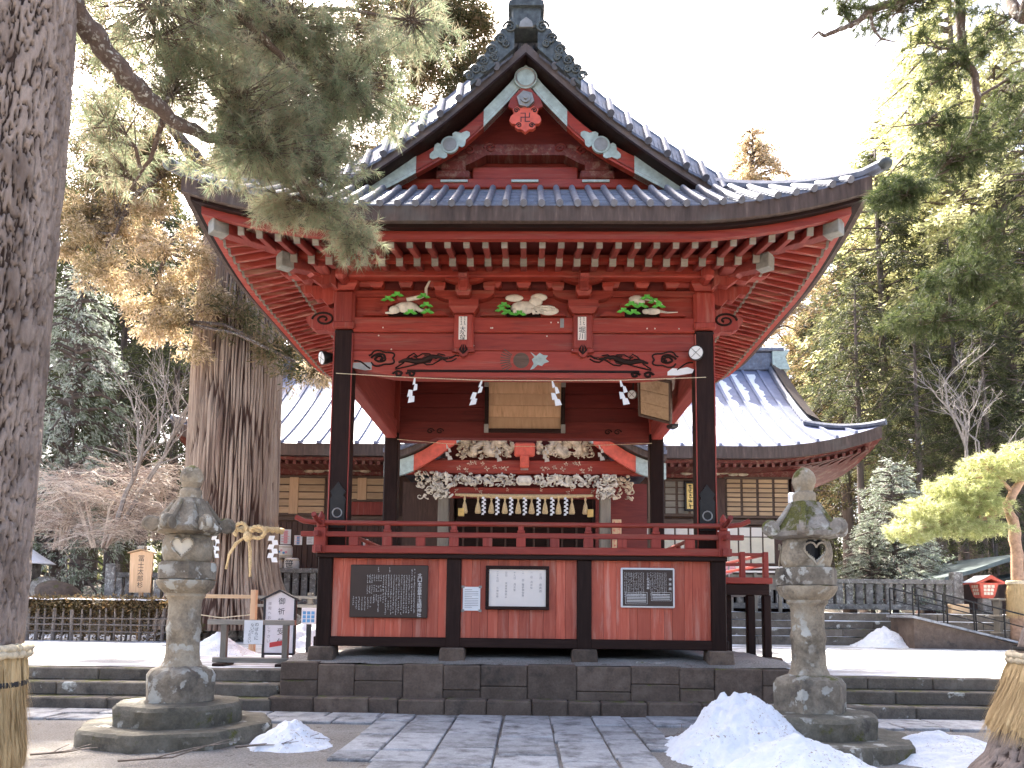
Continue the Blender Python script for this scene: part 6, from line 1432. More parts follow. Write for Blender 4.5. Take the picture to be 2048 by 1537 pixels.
def red_lantern(x, y, z0, label, ped=True, sc=1.0):
    e = wempty('red_lantern', (x, y, z0), label, 'lantern', 'red roofed lanterns on the far right')
    if ped: MB().span((x - .45, y - .4, z0), (x + .45, y + .4, z0 + .16), .02).span((x - .32, y - .3, z0 + .16), (x + .32, y + .3, z0 + .3), .02).build('pedestal_step', MAT['fencestone'], e); MB().span((x - .2, y - .2, z0 + .3), (x + .2, y + .2, z0 + .85), .03).build('pedestal', MAT['fencestone'], e)
    zb = z0 + .85; mb = MB(); vs = []
    for (h, w_) in ((0, .24), (.1, .30), (.62, .40), (.66, .42)): vs += [(x + a * w_, y + b_ * w_, zb + h) for a, b_ in ((-1, -1), (1, -1), (1, 1), (-1, 1))]
    fs = [(0, 3, 2, 1), (12, 13, 14, 15)] + [(i + 4 * j, (i + 1) % 4 + 4 * j, (i + 1) % 4 + 4 * j + 4, i + 4 * j + 4) for j in range(3) for i in range(4)]
    bo = mb.add(vs, fs).build('lantern_box', MAT['clay'], e)
    for (face, s) in (('f', -1), ('l', -1)):
        for r in range(3):
            for c_ in range(3):
                h0 = .14 + r * .155; w_ = .30 + (h0 + .07 - .1) / .52 * .10; u = (-.62 + c_ * .44) * w_; p = MB()
                q = [(u, 0), (u + .36 * w_, 0), (u + .36 * w_, .125), (u, .125)]
                p.add([((x + a, y - w_ - .012, zb + h0 + b_) if face == 'f' else (x - w_ - .012, y + a, zb + h0 + b_)) for a, b_ in q], [(0, 1, 2, 3)]); p.build('paper_pane', MAT['glasswarm'], bo)
    e.scale = (.78,) * 3
    zr = zb + .66; rfm = MB().prism([(x - .68, zr), (x - .35, zr + .14), (x, zr + .34), (x + .35, zr + .14), (x + .68, zr), (x + .6, zr - .05), (x, zr + .18), (x - .6, zr - .05)], y - .6, y + .6).build('lantern_roof', MAT['clay'], e, fix=True)
    for s in (-1, 1): MB().add([(x + s * .03, y - .58, zr + .345), (x + s * .36, y - .58, zr + .16), (x + s * .68, y - .58, zr + .022), (x + s * .68, y + .58, zr + .022), (x + s * .36, y + .58, zr + .16), (x + s * .03, y + .58, zr + .345)], [(0, 1, 4, 5), (1, 2, 3, 4)]).build('roof_snow', MAT['snow'], rfm) if s < 0 else None
red_lantern(15.85, 26.2, 1.45, 'red box lantern on a stone pedestal at the far right'); red_lantern(14.4, 30.5, 1.35, 'red lantern roof showing above the right stone fence')
sh = wempty('open_shed', (21.5, 34, 1.5), 'dark roofed open shed at the far right edge', 'shed')
a, b = at(1890, 1155, 28.5), at(2040, 1108, 28.5)
MB().prism([(a.x, a.z), (a.x + 1.2, a.z + .35), (b.x, b.z), (b.x + 3, b.z + .2), (b.x + 3, b.z), (b.x, b.z - .16), (a.x + 1.2, a.z + .2), (a.x, a.z - .14)], 28.5, 33).build('shed_roof', MAT['shedroof'], sh, fix=True)
MB().prism([(a.x + 2.3, a.z + .0), (b.x + 3, b.z - .3), (b.x + 3, b.z - .45), (a.x + 2.3, a.z - .15)], 27.8, 31).build('lower_roof', MAT['shedroof'], sh, fix=True)
for x in (a.x + .8, a.x + 2.2, a.x + 3.6): MB().span((x - .1, 29, 1.5), (x + .1, 29.2, a.z + .1), .01).build('shed_post', MAT['brownz'], sh)
MB().span((a.x + 1, 32.5, 1.5), (b.x + 3, 32.7, a.z)).build('rear_wall', MAT['brownz'], sh)
x = at(1945, 1200, 26).x; e = tag(MB().span((14.4, 25.6, 1.56), (15.0, 26.0, 1.9), .03).build('donation_box', MAT['tan']), 'small pale wooden box with snow left of the red lantern', 'box'); snow('snow_pile', 'rounded blue white snow cap on the stand at the right edge', 17.3, 25.2, .55, .4, .2, 2.02, 31, .6, 24)
ws = wempty('wooden_stand', (16.2, 22.5, TZ), 'grey green wooden stand with two shelves by the straw wrapped pine', 'stand'); p = at(2022, 1290, 22.3)
for dx in (-.3, .5): MB().span((p.x + dx - .05, 22.2, TZ), (p.x + dx + .05, 22.5, 2.0), .01).build('leg', MAT['greyz'], ws)
for z in (1.0, 1.5, 1.98): MB().span((p.x - .4, 22.1, z), (p.x + 1.4, 22.6, z + .06), .01).build('shelf', MAT['greyw'], ws)
st = tag(MB().span((16.7, 25.0, 1.55), (17.9, 25.4, 2.02), .05).build('low_stand', MAT['fencestone']), 'low grey stand under the round snow cap at the right edge', 'stand')
# far left: small snowy lantern and rocks
e = wempty('small_stone_lantern', (-15.6, 24.2, 1.5), 'small snow roofed stone lantern at the left edge beside the pine trunk', 'lantern'); c = at(78, 1160, 24); x = c.x - .35
MB().lathe([(.2, 1.4), (.18, 2.3), (.3, 2.35)], 16, (x, 24, 0)).build('shaft', MAT['fencestone'], e); MB().span((x - .25, 23.75, 2.35), (x + .25, 24.25, 2.85), .03).build('fire_box', MAT['fencestone'], e); MB().lathe([(.75, 2.85), (.6, 2.95), (.3, 3.15), (.1, 3.3), (.02, 3.35)], 24, (x, 24, 0)).build('snowy_roof', MAT['snow'], e, smooth='auto')
for k, (px, py, rx_, lab) in enumerate(((118, 1183, .75, 'dark snow dusted rock beside the small lantern'), (92, 1172, .45, 'pale rock behind the dark rock at the left edge'))):
    c = at(px, py, 23.6 + k * .5); o = MB().ball((0, 0, 0), (rx_, .5, .42), 14, 10).build('rock', MAT['fencestone' if k else 'podium'], None, True, loc=(c.x, 23.6 + k * .5, c.z - .1)); o.rotation_euler = (0, .25, 0); tag(o, lab, 'rock')
# ================================================================ trees
def unit(V): return V / np.maximum(1e-9, np.linalg.norm(V, axis=1, keepdims=True))
def rdir(n, rng): return unit(rng.normal(size=(n, 3)))
def kites(P, D, L, W, rng):
    n = len(P); S = unit(np.cross(D, rdir(n, rng))); L = L[:, None]; W = W[:, None]; N = np.cross(D, S)
    V = np.empty((n, 4, 3)); V[:, 0] = P; V[:, 1] = P + D * L * .45 + S * W * .5; V[:, 2] = P + D * L - N * L * .12; V[:, 3] = P + D * L * .45 - S * W * .5
    return V.reshape(-1, 3), np.arange(n * 4).reshape(n, 4)
def leaf_mesh(name, C, D, per, L, W, mat, rng, spread=.8, jit=.12):
    """sprays: per leaves fanned round direction D at each centre C"""
    P = np.repeat(C, per, 0) + rng.normal(size=(len(C) * per, 3)) * jit; DD = unit(np.repeat(D, per, 0) + rdir(len(P), rng) * spread)
    V, F = kites(P, DD, L * rng.uniform(.6, 1.25, len(P)), W * rng.uniform(.6, 1.25, len(P)), rng); return np_mesh(name, V, F, mat)
def needle_mesh(name, C, D, per, L, wd, mat, rng):
    n = len(C) * per; DD = unit(np.repeat(D, per, 0) * .75 + rdir(n, rng)); P = np.repeat(C, per, 0) - np.repeat(D, per, 0) * (rng.random((n, 1)) * L * .7)
    S = unit(np.cross(DD, rdir(n, rng))) * wd * .5; LL = (L * rng.uniform(.7, 1.2, n))[:, None]
    V = np.empty((n, 3, 3)); V[:, 0] = P - S; V[:, 1] = P + S; V[:, 2] = P + DD * LL - np.array([0, 0, .12]) * LL
    return np_mesh(name, V.reshape(-1, 3), np.arange(n * 3).reshape(n, 3), mat)
def trunk_mesh(name, axis, prof, nth, nz, mat, ridge=(7, .5, .05), seed=1, plates=False, butt=None, cells=(26, 5.5, .02, .28)):
    """axis(z)->(x,y), prof(z)->radius, real bark relief"""
    z0, z1 = prof[0][0], prof[-1][0]; pz = [p[0] for p in prof]; pr = [p[1] for p in prof]
    Z = np.linspace(z0, z1, nz + 1); T = np.linspace(0, 2 * PI, nth, endpoint=False); ZZ, TT = np.meshgrid(Z, T, indexing='ij'); zz = ZZ.ravel(); tt = TT.ravel()
    r = np.interp(zz, pz, pr); k, kz_, amp = ridge
    tw = tt + .05 * np.sin(zz * .7)
    P = np.stack([np.cos(tw) * k, np.sin(tw) * k, zz * kz_], 1); a = vnoise(P, seed, 4); rd = 1 - np.abs(2 * a - 1)
    # cells: bark plates (short) or long fibrous strips
    nu, nv, cr0, cr1 = cells; u = tt / (2 * PI) * nu + (3.4 if plates else 1.8) * (vnoise(P * (1.6 if plates else .9), seed + 2, 4) - .5); v = (zz - z0) * nv + (3.0 if plates else 1.2) * (vnoise(P * 1.7, seed + 8, 4) - .5)
    iu = np.floor(u).astype(np.int64); iv = np.floor(v).astype(np.int64); f1 = np.full(len(u), 9.); f2 = np.full(len(u), 9.); hid = np.zeros(len(u))
    for du in (-1, 0, 1):
        for dv in (-1, 0, 1):
            cu_, cv_ = iu + du, iv + dv; h = ((cu_ % nu) * 73856093) ^ (cv_ * 19349663) ^ (seed * 83492791); h = (h ^ (h >> 13)) * 1274126177; h1 = ((h ^ (h >> 16)) & 0xffff) / 65535.; h2 = ((h >> 17) & 0xffff) / 65535.
            d = np.hypot(u - cu_ - .1 - .8 * h1, v - cv_ - .1 - .8 * h2); nw = d < f1; f2 = np.where(nw, f1, np.minimum(f2, d)); hid = np.where(nw, h2, hid); f1 = np.minimum(f1, d)
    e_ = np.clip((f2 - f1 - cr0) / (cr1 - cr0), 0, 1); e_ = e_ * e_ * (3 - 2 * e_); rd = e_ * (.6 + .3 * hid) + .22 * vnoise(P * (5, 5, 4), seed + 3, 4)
    r = r + amp * (rd - .5)
    if butt: r = r + butt(tt, zz)
    ax = np.array([axis(z) for z in Z]); X = np.repeat(ax[:, 0], nth) + r * np.cos(tt); Y = np.repeat(ax[:, 1], nth) + r * np.sin(tt)
    i = np.arange(nz)[:, None] * nth; j = np.arange(nth)[None, :]; jn = (j + 1) % nth
    F = np.stack([(i + j), (i + jn), (i + nth + jn), (i + nth + j)], -1).reshape(-1, 4)
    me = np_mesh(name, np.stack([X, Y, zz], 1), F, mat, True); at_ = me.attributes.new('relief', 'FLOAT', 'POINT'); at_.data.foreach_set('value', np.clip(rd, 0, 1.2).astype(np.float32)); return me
def blob_points(blobs, rng, dens=1.0, sub=0, srad=.3):
    """foliage positions in ellipsoids; sub > 0 gathers them into that many bunches with gaps between"""
    Cs, Ds, Cn = [], [], []
    for (px, py, Y, rx, ry, ry_m, n) in blobs:
        n = int(n * dens); c = np.array(at(px, py, Y)); s = Y / 1500; ext = np.array([rx * s, ry_m, ry * s])
        if sub:
            m = max(2, int(sub * math.sqrt(rx * ry) / 60)); K = c + rdir(m, rng) * (rng.random((m, 1)) ** .4) * ext; k = rng.integers(0, m, n); r_ = rng.uniform(.55, 1.25, m) * srad
            u = rdir(n, rng) * (rng.random((n, 1)) ** .5); P = K[k] + u * r_[k][:, None] * np.array([1.25, 1.0, .7]); d = unit(u + (K[k] - c) / ext * .5 + np.array([0, 0, -.35]))
        else: u = rdir(n, rng) * (rng.random((n, 1)) ** .45); P = c + u * ext; d = unit(u + np.array([0, 0, -.35]) + rng.normal(size=(n, 3)) * .4)
        Cs.append(P); Ds.append(d); Cn.append(c)
    return Cs, Ds, Cn
def twigs(mb, a, pts, frac, rng, r0=.012, sag=.1):
    a = Vector(a)
    for p in pts:
        if rng.random() > frac: continue
        p = Vector(p); m = (a + p) / 2 + Vector((0, 0, sag * (p - a).length * rng.uniform(-.5, 1))); mb.tube([a, m, p], [r0, r0 * .6, r0 * .25], 4, False)

# ---------------------------------------------------------------- the near pine on the left, leaning in over the roof
rng = np.random.default_rng(21)
pl = wempty('pine_tree', (-4.15, 5.5, 0), 'large pine with furrowed grey bark at the left edge, needles hanging over the roof', 'tree')
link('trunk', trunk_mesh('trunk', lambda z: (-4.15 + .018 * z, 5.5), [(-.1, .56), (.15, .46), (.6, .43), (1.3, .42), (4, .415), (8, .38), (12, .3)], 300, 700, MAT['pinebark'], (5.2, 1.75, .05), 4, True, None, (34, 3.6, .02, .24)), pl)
limb = MB(); anchors = []
def limbpath(pts, r0, r1, n=8):
    P0 = [at(*p) for p in pts]; P = []
    for a_, b_ in zip(P0[:-1], P0[1:]): P += [a_.lerp(b_, k / 4) + Vector([random.uniform(-1, 1) * r0 * .14 for _ in range(3)]) for k in range(4)]
    P.append(P0[-1]); limb.tube(P, [(r0 + (r1 - r0) * k / (len(P) - 1)) * random.uniform(.88, 1.14) for k in range(len(P))], n); anchors.extend(P)
limbpath([(120, -20, 5.6), (160, 35, 5.8), (205, 95, 6.0), (250, 150, 6.2), (300, 200, 6.5), (345, 240, 6.8), (400, 270, 7.1), (470, 285, 7.3), (560, 320, 7.5), (650, 390, 8.0)], .115, .03, 10)
limbpath([(150, -260, 5.6), (330, -80, 6.3), (470, 20, 7.0), (530, 80, 7.2), (580, 130, 7.4), (600, 150, 7.5)], .07, .022)
limbpath([(150, -300, 5.6), (400, -120, 6.8), (545, 20, 7.4), (580, 70, 7.6), (610, 120, 7.7), (680, 165, 8.0), (730, 200, 8.1)], .08, .02)
limbpath([(545, 20, 7.4), (700, 20, 7.8), (860, 50, 8.2)], .03, .012); limbpath([(560, 320, 7.5), (610, 400, 8.0), (690, 450, 8.3), (735, 500, 8.4)], .022, .008); limbpath([(330, 230, 6.8), (300, 320, 7.0), (260, 380, 7.2)], .03, .01)
blobs = [(560, 55, 7.4, 260, 95, .9, 430), (690, 165, 7.9, 150, 110, .8, 290), (480, 190, 7.2, 140, 100, .6, 210), (520, 300, 7.4, 170, 85, .6, 270), (640, 315, 8.0, 110, 75, .6, 180), (620, 415, 8.2, 120, 45, .45, 130), (560, 420, 8.1, 60, 40, .3, 50), (715, 480, 8.35, 55, 45, .25, 75), (300, 60, 6.6, 170, 100, .8, 190), (200, 230, 6.9, 60, 80, .5, 60), (350, 160, 6.9, 110, 90, .6, 110), (830, 45, 8.1, 100, 65, .7, 120), (400, 20, 7, 140, 60, .6, 110), (600, 245, 7.9, 120, 85, .6, 130), (240, 330, 7.2, 80, 60, .4, 40)]
Cs, Ds, Cn = blob_points(blobs, rng, 1.5, 30, .26)
rt = random.Random(5)
for P, c in zip(Cs, Cn):
    a = min(anchors, key=lambda q: (q - Vector(c)).length); mid = [a.lerp(Vector(c), k / 4) + Vector((rt.uniform(-.06, .06), rt.uniform(-.06, .06), .05 * math.sin(k))) for k in range(5)]; limb.tube(mid, [.022, .019, .016, .013, .01], 5)
    for q in mid[1:]: twigs(limb, q, [P[i] for i in range(len(P)) if i % 4 == mid.index(q) % 4], .5, rt, .007)
limb.build('limbs', MAT['limb'], pl, smooth=True)
link('crown', needle_mesh('crown', np.concatenate(Cs), np.concatenate(Ds), 34, .135, .0052, MAT['needle'], rng), pl)
# ---------------------------------------------------------------- the near pine on the right
rng = np.random.default_rng(33)
pr = wempty('pine_tree', (4.9, 7.0, 0), 'pine at the right edge with a flared mossy base and dark hanging branches', 'tree')
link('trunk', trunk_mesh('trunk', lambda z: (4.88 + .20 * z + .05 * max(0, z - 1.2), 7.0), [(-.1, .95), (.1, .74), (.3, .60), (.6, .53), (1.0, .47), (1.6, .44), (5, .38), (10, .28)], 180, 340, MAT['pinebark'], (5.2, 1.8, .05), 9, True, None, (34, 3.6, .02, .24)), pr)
limb = MB(); anchors = []
limbpath([(2080, -60, 6.8), (2042, 40, 7.0), (2020, -5, 7.2)], .06, .05); limbpath([(2060, -120, 7), (1915, -20, 7.3), (1925, 90, 7.3), (1930, 125, 7.3), (1950, 150, 7.3), (1955, 190, 7.3), (1950, 240, 7.4), (1935, 290, 7.5), (1880, 340, 7.6)], .05, .018)
limbpath([(1950, -40, 7.0), (1740, 20, 7.2), (1715, 45, 7.2), (1690, 55, 7.2), (1650, 72, 7.2), (1636, 65, 7.2), (1622, 78, 7.2)], .04, .006); limbpath([(1740, 20, 7.2), (1745, 55, 7.2), (1762, 78, 7.2), (1790, 84, 7.2)], .02, .005)
limbpath([(1762, 78, 7.2), (1750, 92, 7.2), (1742, 98, 7.2)], .009, .003); limbpath([(1700, 45, 7.2), (1690, 30, 7.2), (1685, 15, 7.2)], .012, .004)
limbpath([(2060, 130, 7.6), (1990, 175, 7.5), (1955, 195, 7.4)], .018, .014); limbpath([(1950, 235, 7.4), (1880, 240, 7.3), (1830, 250, 7.2), (1780, 255, 7.2)], .012, .005); limbpath([(2060, 200, 7.8), (2000, 290, 7.7), (1900, 340, 7.6), (1800, 385, 7.5)], .02, .006)
limbpath([(2070, 420, 7.5), (2010, 480, 7.4), (1900, 560, 7.4)], .02, .006); limbpath([(2070, 560, 7.6), (2000, 600, 7.5), (1940, 640, 7.5)], .02, .006)
blobs = [(1810, 10, 7.2, 150, 35, .5, 130), (1690, 15, 7.2, 50, 25, .25, 30), (1980, 60, 7.2, 70, 60, .5, 50), (1920, 130, 7.3, 50, 50, .3, 40), (1860, 110, 7.3, 60, 50, .3, 25), (1900, 320, 7.6, 100, 60, .5, 150), (1800, 390, 7.5, 70, 35, .35, 110), (1960, 270, 7.6, 70, 60, .4, 60), (2010, 210, 7.6, 50, 70, .4, 45), (1870, 245, 7.3, 60, 20, .3, 40), (1980, 470, 7.4, 80, 60, .4, 90), (1930, 560, 7.4, 110, 50, .4, 120), (1870, 640, 7.5, 120, 40, .35, 130), (2020, 600, 7.5, 50, 60, .3, 50), (1860, 165, 7.4, 50, 30, .3, 20)]
Cs, Ds, Cn = blob_points(blobs, rng)
for P, c in zip(Cs, Cn):
    a = min(anchors, key=lambda q: (q - Vector(c)).length); mid = [a.lerp(Vector(c), k / 4) + Vector((rt.uniform(-.06, .06), rt.uniform(-.06, .06), .05 * math.sin(k))) for k in range(5)]; limb.tube(mid, [.018, .015, .012, .01, .008], 5)
    for q in mid[1:]: twigs(limb, q, [P[i] for i in range(len(P)) if i % 4 == mid.index(q) % 4], .6, rt, .006)
limb.build('limbs', MAT['limb'], pr, smooth=True)
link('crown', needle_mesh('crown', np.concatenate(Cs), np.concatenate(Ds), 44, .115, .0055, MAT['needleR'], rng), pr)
# straw wraps on both pines
def straw_wrap(label, x, y, lean, z0, z1, r0, r1, seed, band):
    rg_ = np.random.default_rng(seed); e = wempty('straw_wrap', (x, y, z0), label, 'straw wrap', 'straw wraps on the pines')
    n = 150; mb = MB()
    prof = [(r0 + (r1 - r0) * (k / 10) + .015 * math.sin(k), z0 + (z1 - z0) * k / 10) for k in range(11)]
    bse = len(mb.v)
    for (r_, z) in prof:
        for k in range(n): a = 2 * PI * k / n; rr_ = r_ + .012 * math.sin(k * 2.4 + z) + .01 * math.sin(k * 7.1); mb.v.append((x + lean * z + rr_ * math.cos(a), y + rr_ * math.sin(a), z + (.03 * math.sin(k * 5.3) if z == z0 else 0)))
    for i in range(10):
        for k in range(n): mb.f.append((i * n + k, i * n + (k + 1) % n, (i + 1) * n + (k + 1) % n, (i + 1) * n + k))
    mb.build('straw_skirt', MAT['straw'], e, smooth=True)
    m = 2600; a = rg_.uniform(0, 2 * PI, m); zt = rg_.uniform(z0 + .1, z1, m); L = rg_.uniform(.2, .5, m); rr_ = r0 + (r1 - r0) * (zt - z0) / (z1 - z0) + .012; out = rg_.uniform(-.02, .10, m) * rg_.random(m)
    P0 = np.stack([x + lean * zt + rr_ * np.cos(a), y + rr_ * np.sin(a), zt], 1); zb = np.maximum(z0 - .12, zt - L); r2_ = r0 + (r1 - r0) * (zb - z0) / (z1 - z0) + .02 + np.abs(out)
    a2 = a + rg_.normal(size=m) * .05; P1 = np.stack([x + lean * zb + r2_ * np.cos(a2), y + r2_ * np.sin(a2), zb], 1); S = np.stack([-np.sin(a), np.cos(a), a * 0], 1) * .004
    V = np.stack([P0 - S, P0 + S, P1], 1).reshape(-1, 3); link('straw_strands', np_mesh('straw_strands', V, np.arange(m * 3).reshape(m, 3), MAT['straw']), e)
    for q in range(2):
        pts = []
        for k in range(64): aa = 2 * PI * k / 64; pts.append((x + lean * z1 + (r1 + .03) * math.cos(aa), y + (r1 + .03) * math.sin(aa), z1 - .03 + .045 * q))
        pts.append(pts[0]); o = MB().tube(pts, [.03 + .009 * math.sin(k * 2.6 + q * 2) for k in range(65)], 7).build('rope_ring', MAT['jute'], e, smooth=True)
    if band: zb_ = z0 + (z1 - z0) * band; rb = r0 + (r1 - r0) * band + .022; MB().lathe([(rb, -.02), (rb + .008, 0), (rb, .02)], 48, (x + lean * zb_, y, zb_), 0, False).build('black_band', MAT['ink'], e)
straw_wrap('straw wrap with a black band round the left pine trunk', -4.15, 5.5, .018, .36, 1.25, .50, .45, 3, .72)
straw_wrap('straw wrap with a pale rope round the right pine trunk', 4.88, 7.0, .20, .55, 1.20, .62, .50, 4, 1.12)
# ---------------------------------------------------------------- the giant cedar
rng = np.random.default_rng(55)
gc = wempty('giant_cedar', (-8.7, 22, 1.5), 'giant old cedar with fibrous bark and a straw rope, left of the pavilion', 'tree')
def butt(t, z): return np.clip((2.9 - z) / 1.7, 0, 1) ** 1.6 * (.22 + .30 * np.abs(np.sin(t * 3.5 + .6)) ** 1.5)
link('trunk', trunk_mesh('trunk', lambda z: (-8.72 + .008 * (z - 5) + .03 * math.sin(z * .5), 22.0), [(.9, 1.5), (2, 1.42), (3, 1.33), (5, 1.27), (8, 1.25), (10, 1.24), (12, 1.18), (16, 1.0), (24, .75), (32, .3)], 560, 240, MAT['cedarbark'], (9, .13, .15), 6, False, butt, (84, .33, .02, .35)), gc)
limb = MB(); anchors = []
limbpath([(450, 420, 22), (395, 330, 21.8), (370, 290, 21.5), (330, 240, 21.3), (250, 180, 21)], .32, .1); limbpath([(450, 330, 22), (350, 330, 21), (260, 400, 20.4), (230, 470, 20)], .14, .04); limbpath([(480, 150, 22), (650, 120, 21.6), (820, 100, 21.3), (920, 140, 21.2)], .16, .04); limbpath([(470, 60, 22), (600, -20, 22), (780, 10, 21.5)], .14, .05); limbpath([(460, 420, 22), (340, 480, 20.5), (310, 580, 20.2), (330, 640, 20.1)], .1, .03)
dark = [(890, 70, 21, 100, 95, 1.3, 420), (930, 170, 21.2, 60, 70, .9, 170), (790, 40, 21.5, 130, 80, 1.5, 260), (780, 170, 22, 140, 90, 1.4, 260), (610, 110, 22, 190, 130, 1.8, 330), (440, 60, 21.5, 170, 100, 1.6, 250), (560, 280, 22, 160, 90, 1.4, 260), (700, 290, 22.4, 140, 70, 1.2, 180), (240, 170, 21.3, 110, 120, 1.3, 170), (200, 60, 21.3, 80, 70, 1.2, 110), (270, 330, 20.8, 130, 70, 1.2, 200), (180, 420, 20.6, 70, 90, 1, 140), (480, 620, 20.4, 30, 50, .3, 30), (560, 700, 20.4, 45, 35, .4, 45), (620, 740, 20.0, 50, 30, .4, 40)]
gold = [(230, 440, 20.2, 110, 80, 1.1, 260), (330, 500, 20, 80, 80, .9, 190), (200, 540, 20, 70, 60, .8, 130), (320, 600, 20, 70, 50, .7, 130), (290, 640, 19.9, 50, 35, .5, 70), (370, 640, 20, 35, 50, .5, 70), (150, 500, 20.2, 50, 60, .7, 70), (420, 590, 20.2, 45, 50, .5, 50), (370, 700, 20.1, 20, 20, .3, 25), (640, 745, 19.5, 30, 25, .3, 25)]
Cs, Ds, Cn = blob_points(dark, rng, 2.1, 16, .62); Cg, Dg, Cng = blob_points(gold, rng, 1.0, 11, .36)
for P, c in list(zip(Cs, Cn)) + list(zip(Cg, Cng)):
    a = min(anchors, key=lambda q: (q - Vector(c)).length); th = .06 if len(P) > 60 else .012; limb.tube([a, a.lerp(Vector(c), .5) + Vector((0, 0, .3)), Vector(c)], [th, th * .75, th * .5], 5); twigs(limb, c, P[::6], .9, rt, .016)
limb.build('limbs', MAT['limb'], gc, smooth=True)
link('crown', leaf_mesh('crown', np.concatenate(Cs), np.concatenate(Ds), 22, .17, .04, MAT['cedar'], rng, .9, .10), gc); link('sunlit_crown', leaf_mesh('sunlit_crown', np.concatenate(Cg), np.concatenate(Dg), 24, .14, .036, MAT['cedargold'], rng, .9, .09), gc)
# rope round the cedar with a bow and papers
rp = wempty('cedar_rope', (-8.5, 20.5, 3.7), 'twisted straw rope tied in a bow round the giant cedar', 'rope')
def twist(pts, r_, name='rope_strand'):
    P = [Vector(p) for p in pts]; out = [MB(), MB()]
    n = len(P)
    for q in range(2):
        Q = []
        for k, p in enumerate(P):
            t = (P[min(k + 1, n - 1)] - P[max(k - 1, 0)]).normalized(); u = t.orthogonal().normalized(); u = Vector((0, -1, 0)) - t * t.dot(Vector((0, -1, 0))); u = u.normalized() if u.length > .1 else t.orthogonal().normalized(); v = t.cross(u); a = k * 1.1 + q * PI; Q.append(p + (u * math.cos(a) + v * math.sin(a)) * r_ * .5)
        MB().tube(Q, r_ * .72, 7).build(name, MAT['rope'], rp, smooth=True)
zr = 3.72; twist([(-8.72 + 1.56 * math.cos(a), 22 + 1.56 * math.sin(a), zr + .06 * math.cos(a * 2)) for a in [PI + .0 + PI * k / 60 for k in range(61)]], .085)
kc = at(497, 1074, 20.3)
def loop(cx, cz, rx, rz_, a0, a1, n=26): return [(kc.x + cx + rx * math.cos(a0 + (a1 - a0) * k / n), kc.y - .05, kc.z + cz + rz_ * math.sin(a0 + (a1 - a0) * k / n)) for k in range(n + 1)]
twist(loop(-.20, .17, .17, .20, -.9, 4.0), .05, 'bow_loop'); twist(loop(.26, .12, .20, .16, -2.3, 3.0), .05, 'bow_loop')
MB().ball(kc + Vector((0, -.06, 0)), (.13, .12, .15)).build('knot', MAT['rope'], rp, smooth=True)
twist([(kc.x - .05, kc.y - .08, kc.z), (kc.x - .3, kc.y - .1, kc.z - .2), (kc.x - .46, kc.y - .12, kc.z - .5), (kc.x - .52, kc.y - .14, kc.z - .9)], .04, 'rope_end'); twist([(kc.x + .02, kc.y - .08, kc.z), (kc.x + .1, kc.y - .1, kc.z - .4), (kc.x + .12, kc.y - .12, kc.z - .8), (kc.x + .14, kc.y - .14, kc.z - 1.1)], .04, 'rope_end')
for (px, w_, h_) in ((432, .13, .6), (547, .16, .72)):
    p = at(px, 1072, 20.6); mb = MB(); zigzag(mb, p.x, 20.6, p.z, w_, h_, 6); mb.build('paper_streamer', MAT['white'], rp)
# ---------------------------------------------------------------- conifers of the wood behind
def conifer_proto(name, mat, H, crown0, rmax, nb, seed, leafL=.34, per=13, bark='trunkfar', droop=.35, dens=1.0):
    rg_ = np.random.default_rng(seed); rr_ = random.Random(seed); C, D = [], []; wood_ = MB()
    wood_.tube([(0.03 * math.sin(k), 0.03 * math.cos(k * 1.3), H * k / 12) for k in range(13)], [.30 * H / 22 * (1 - .93 * k / 12) + .02 for k in range(13)], 9)
    for b in range(nb):
        u = (b + rr_.random()) / nb; z = H * (crown0 + (1 - crown0) * u ** .9); L = rmax * (1 - u) ** .7 * rr_.uniform(.55, 1.15) + .35; a = rr_.uniform(0, 2 * PI); d = Vector((math.cos(a), math.sin(a), 0))
        tip = Vector((0, 0, z)) + d * L + Vector((0, 0, -droop * L * rr_.uniform(.3, 1.2))); m = Vector((0, 0, z)) + d * L * .5 + Vector((0, 0, .1 * L)); wood_.tube([(0, 0, z), m, tip], [.05, .035, .012], 4, False)
        ns = max(3, int(L * 4.5 * dens))
        for k in range(ns):
            t = .25 + .75 * (k + rr_.random()) / ns; p = Vector((0, 0, z)).lerp(m, min(1, t * 2)) if t < .5 else m.lerp(tip, t * 2 - 1); s = (1.05 - t) * L * .42
            C.append(p + Vector((rr_.uniform(-s, s), rr_.uniform(-s, s), rr_.uniform(-.25, .15)))); D.append((d.x, d.y, -.55 + rr_.uniform(-.3, .3)))
    for z in [H * (.1 + .02 * k) for k in range(14)]:
        a = rr_.uniform(0, 2 * PI); L = rr_.uniform(.6, 1.8); wood_.tube([(0, 0, z), (L * .6 * math.cos(a), L * .6 * math.sin(a), z - .1), (L * math.cos(a), L * math.sin(a), z - .35)], [.03, .02, .006], 3, False)
    return (leaf_mesh(name + '_crown', np.array(C), unit(np.array(D)), per, leafL, leafL * .30, mat, rg_, .75, leafL * .55), wood_.mesh(name + '_trunk', MAT[bark], True))
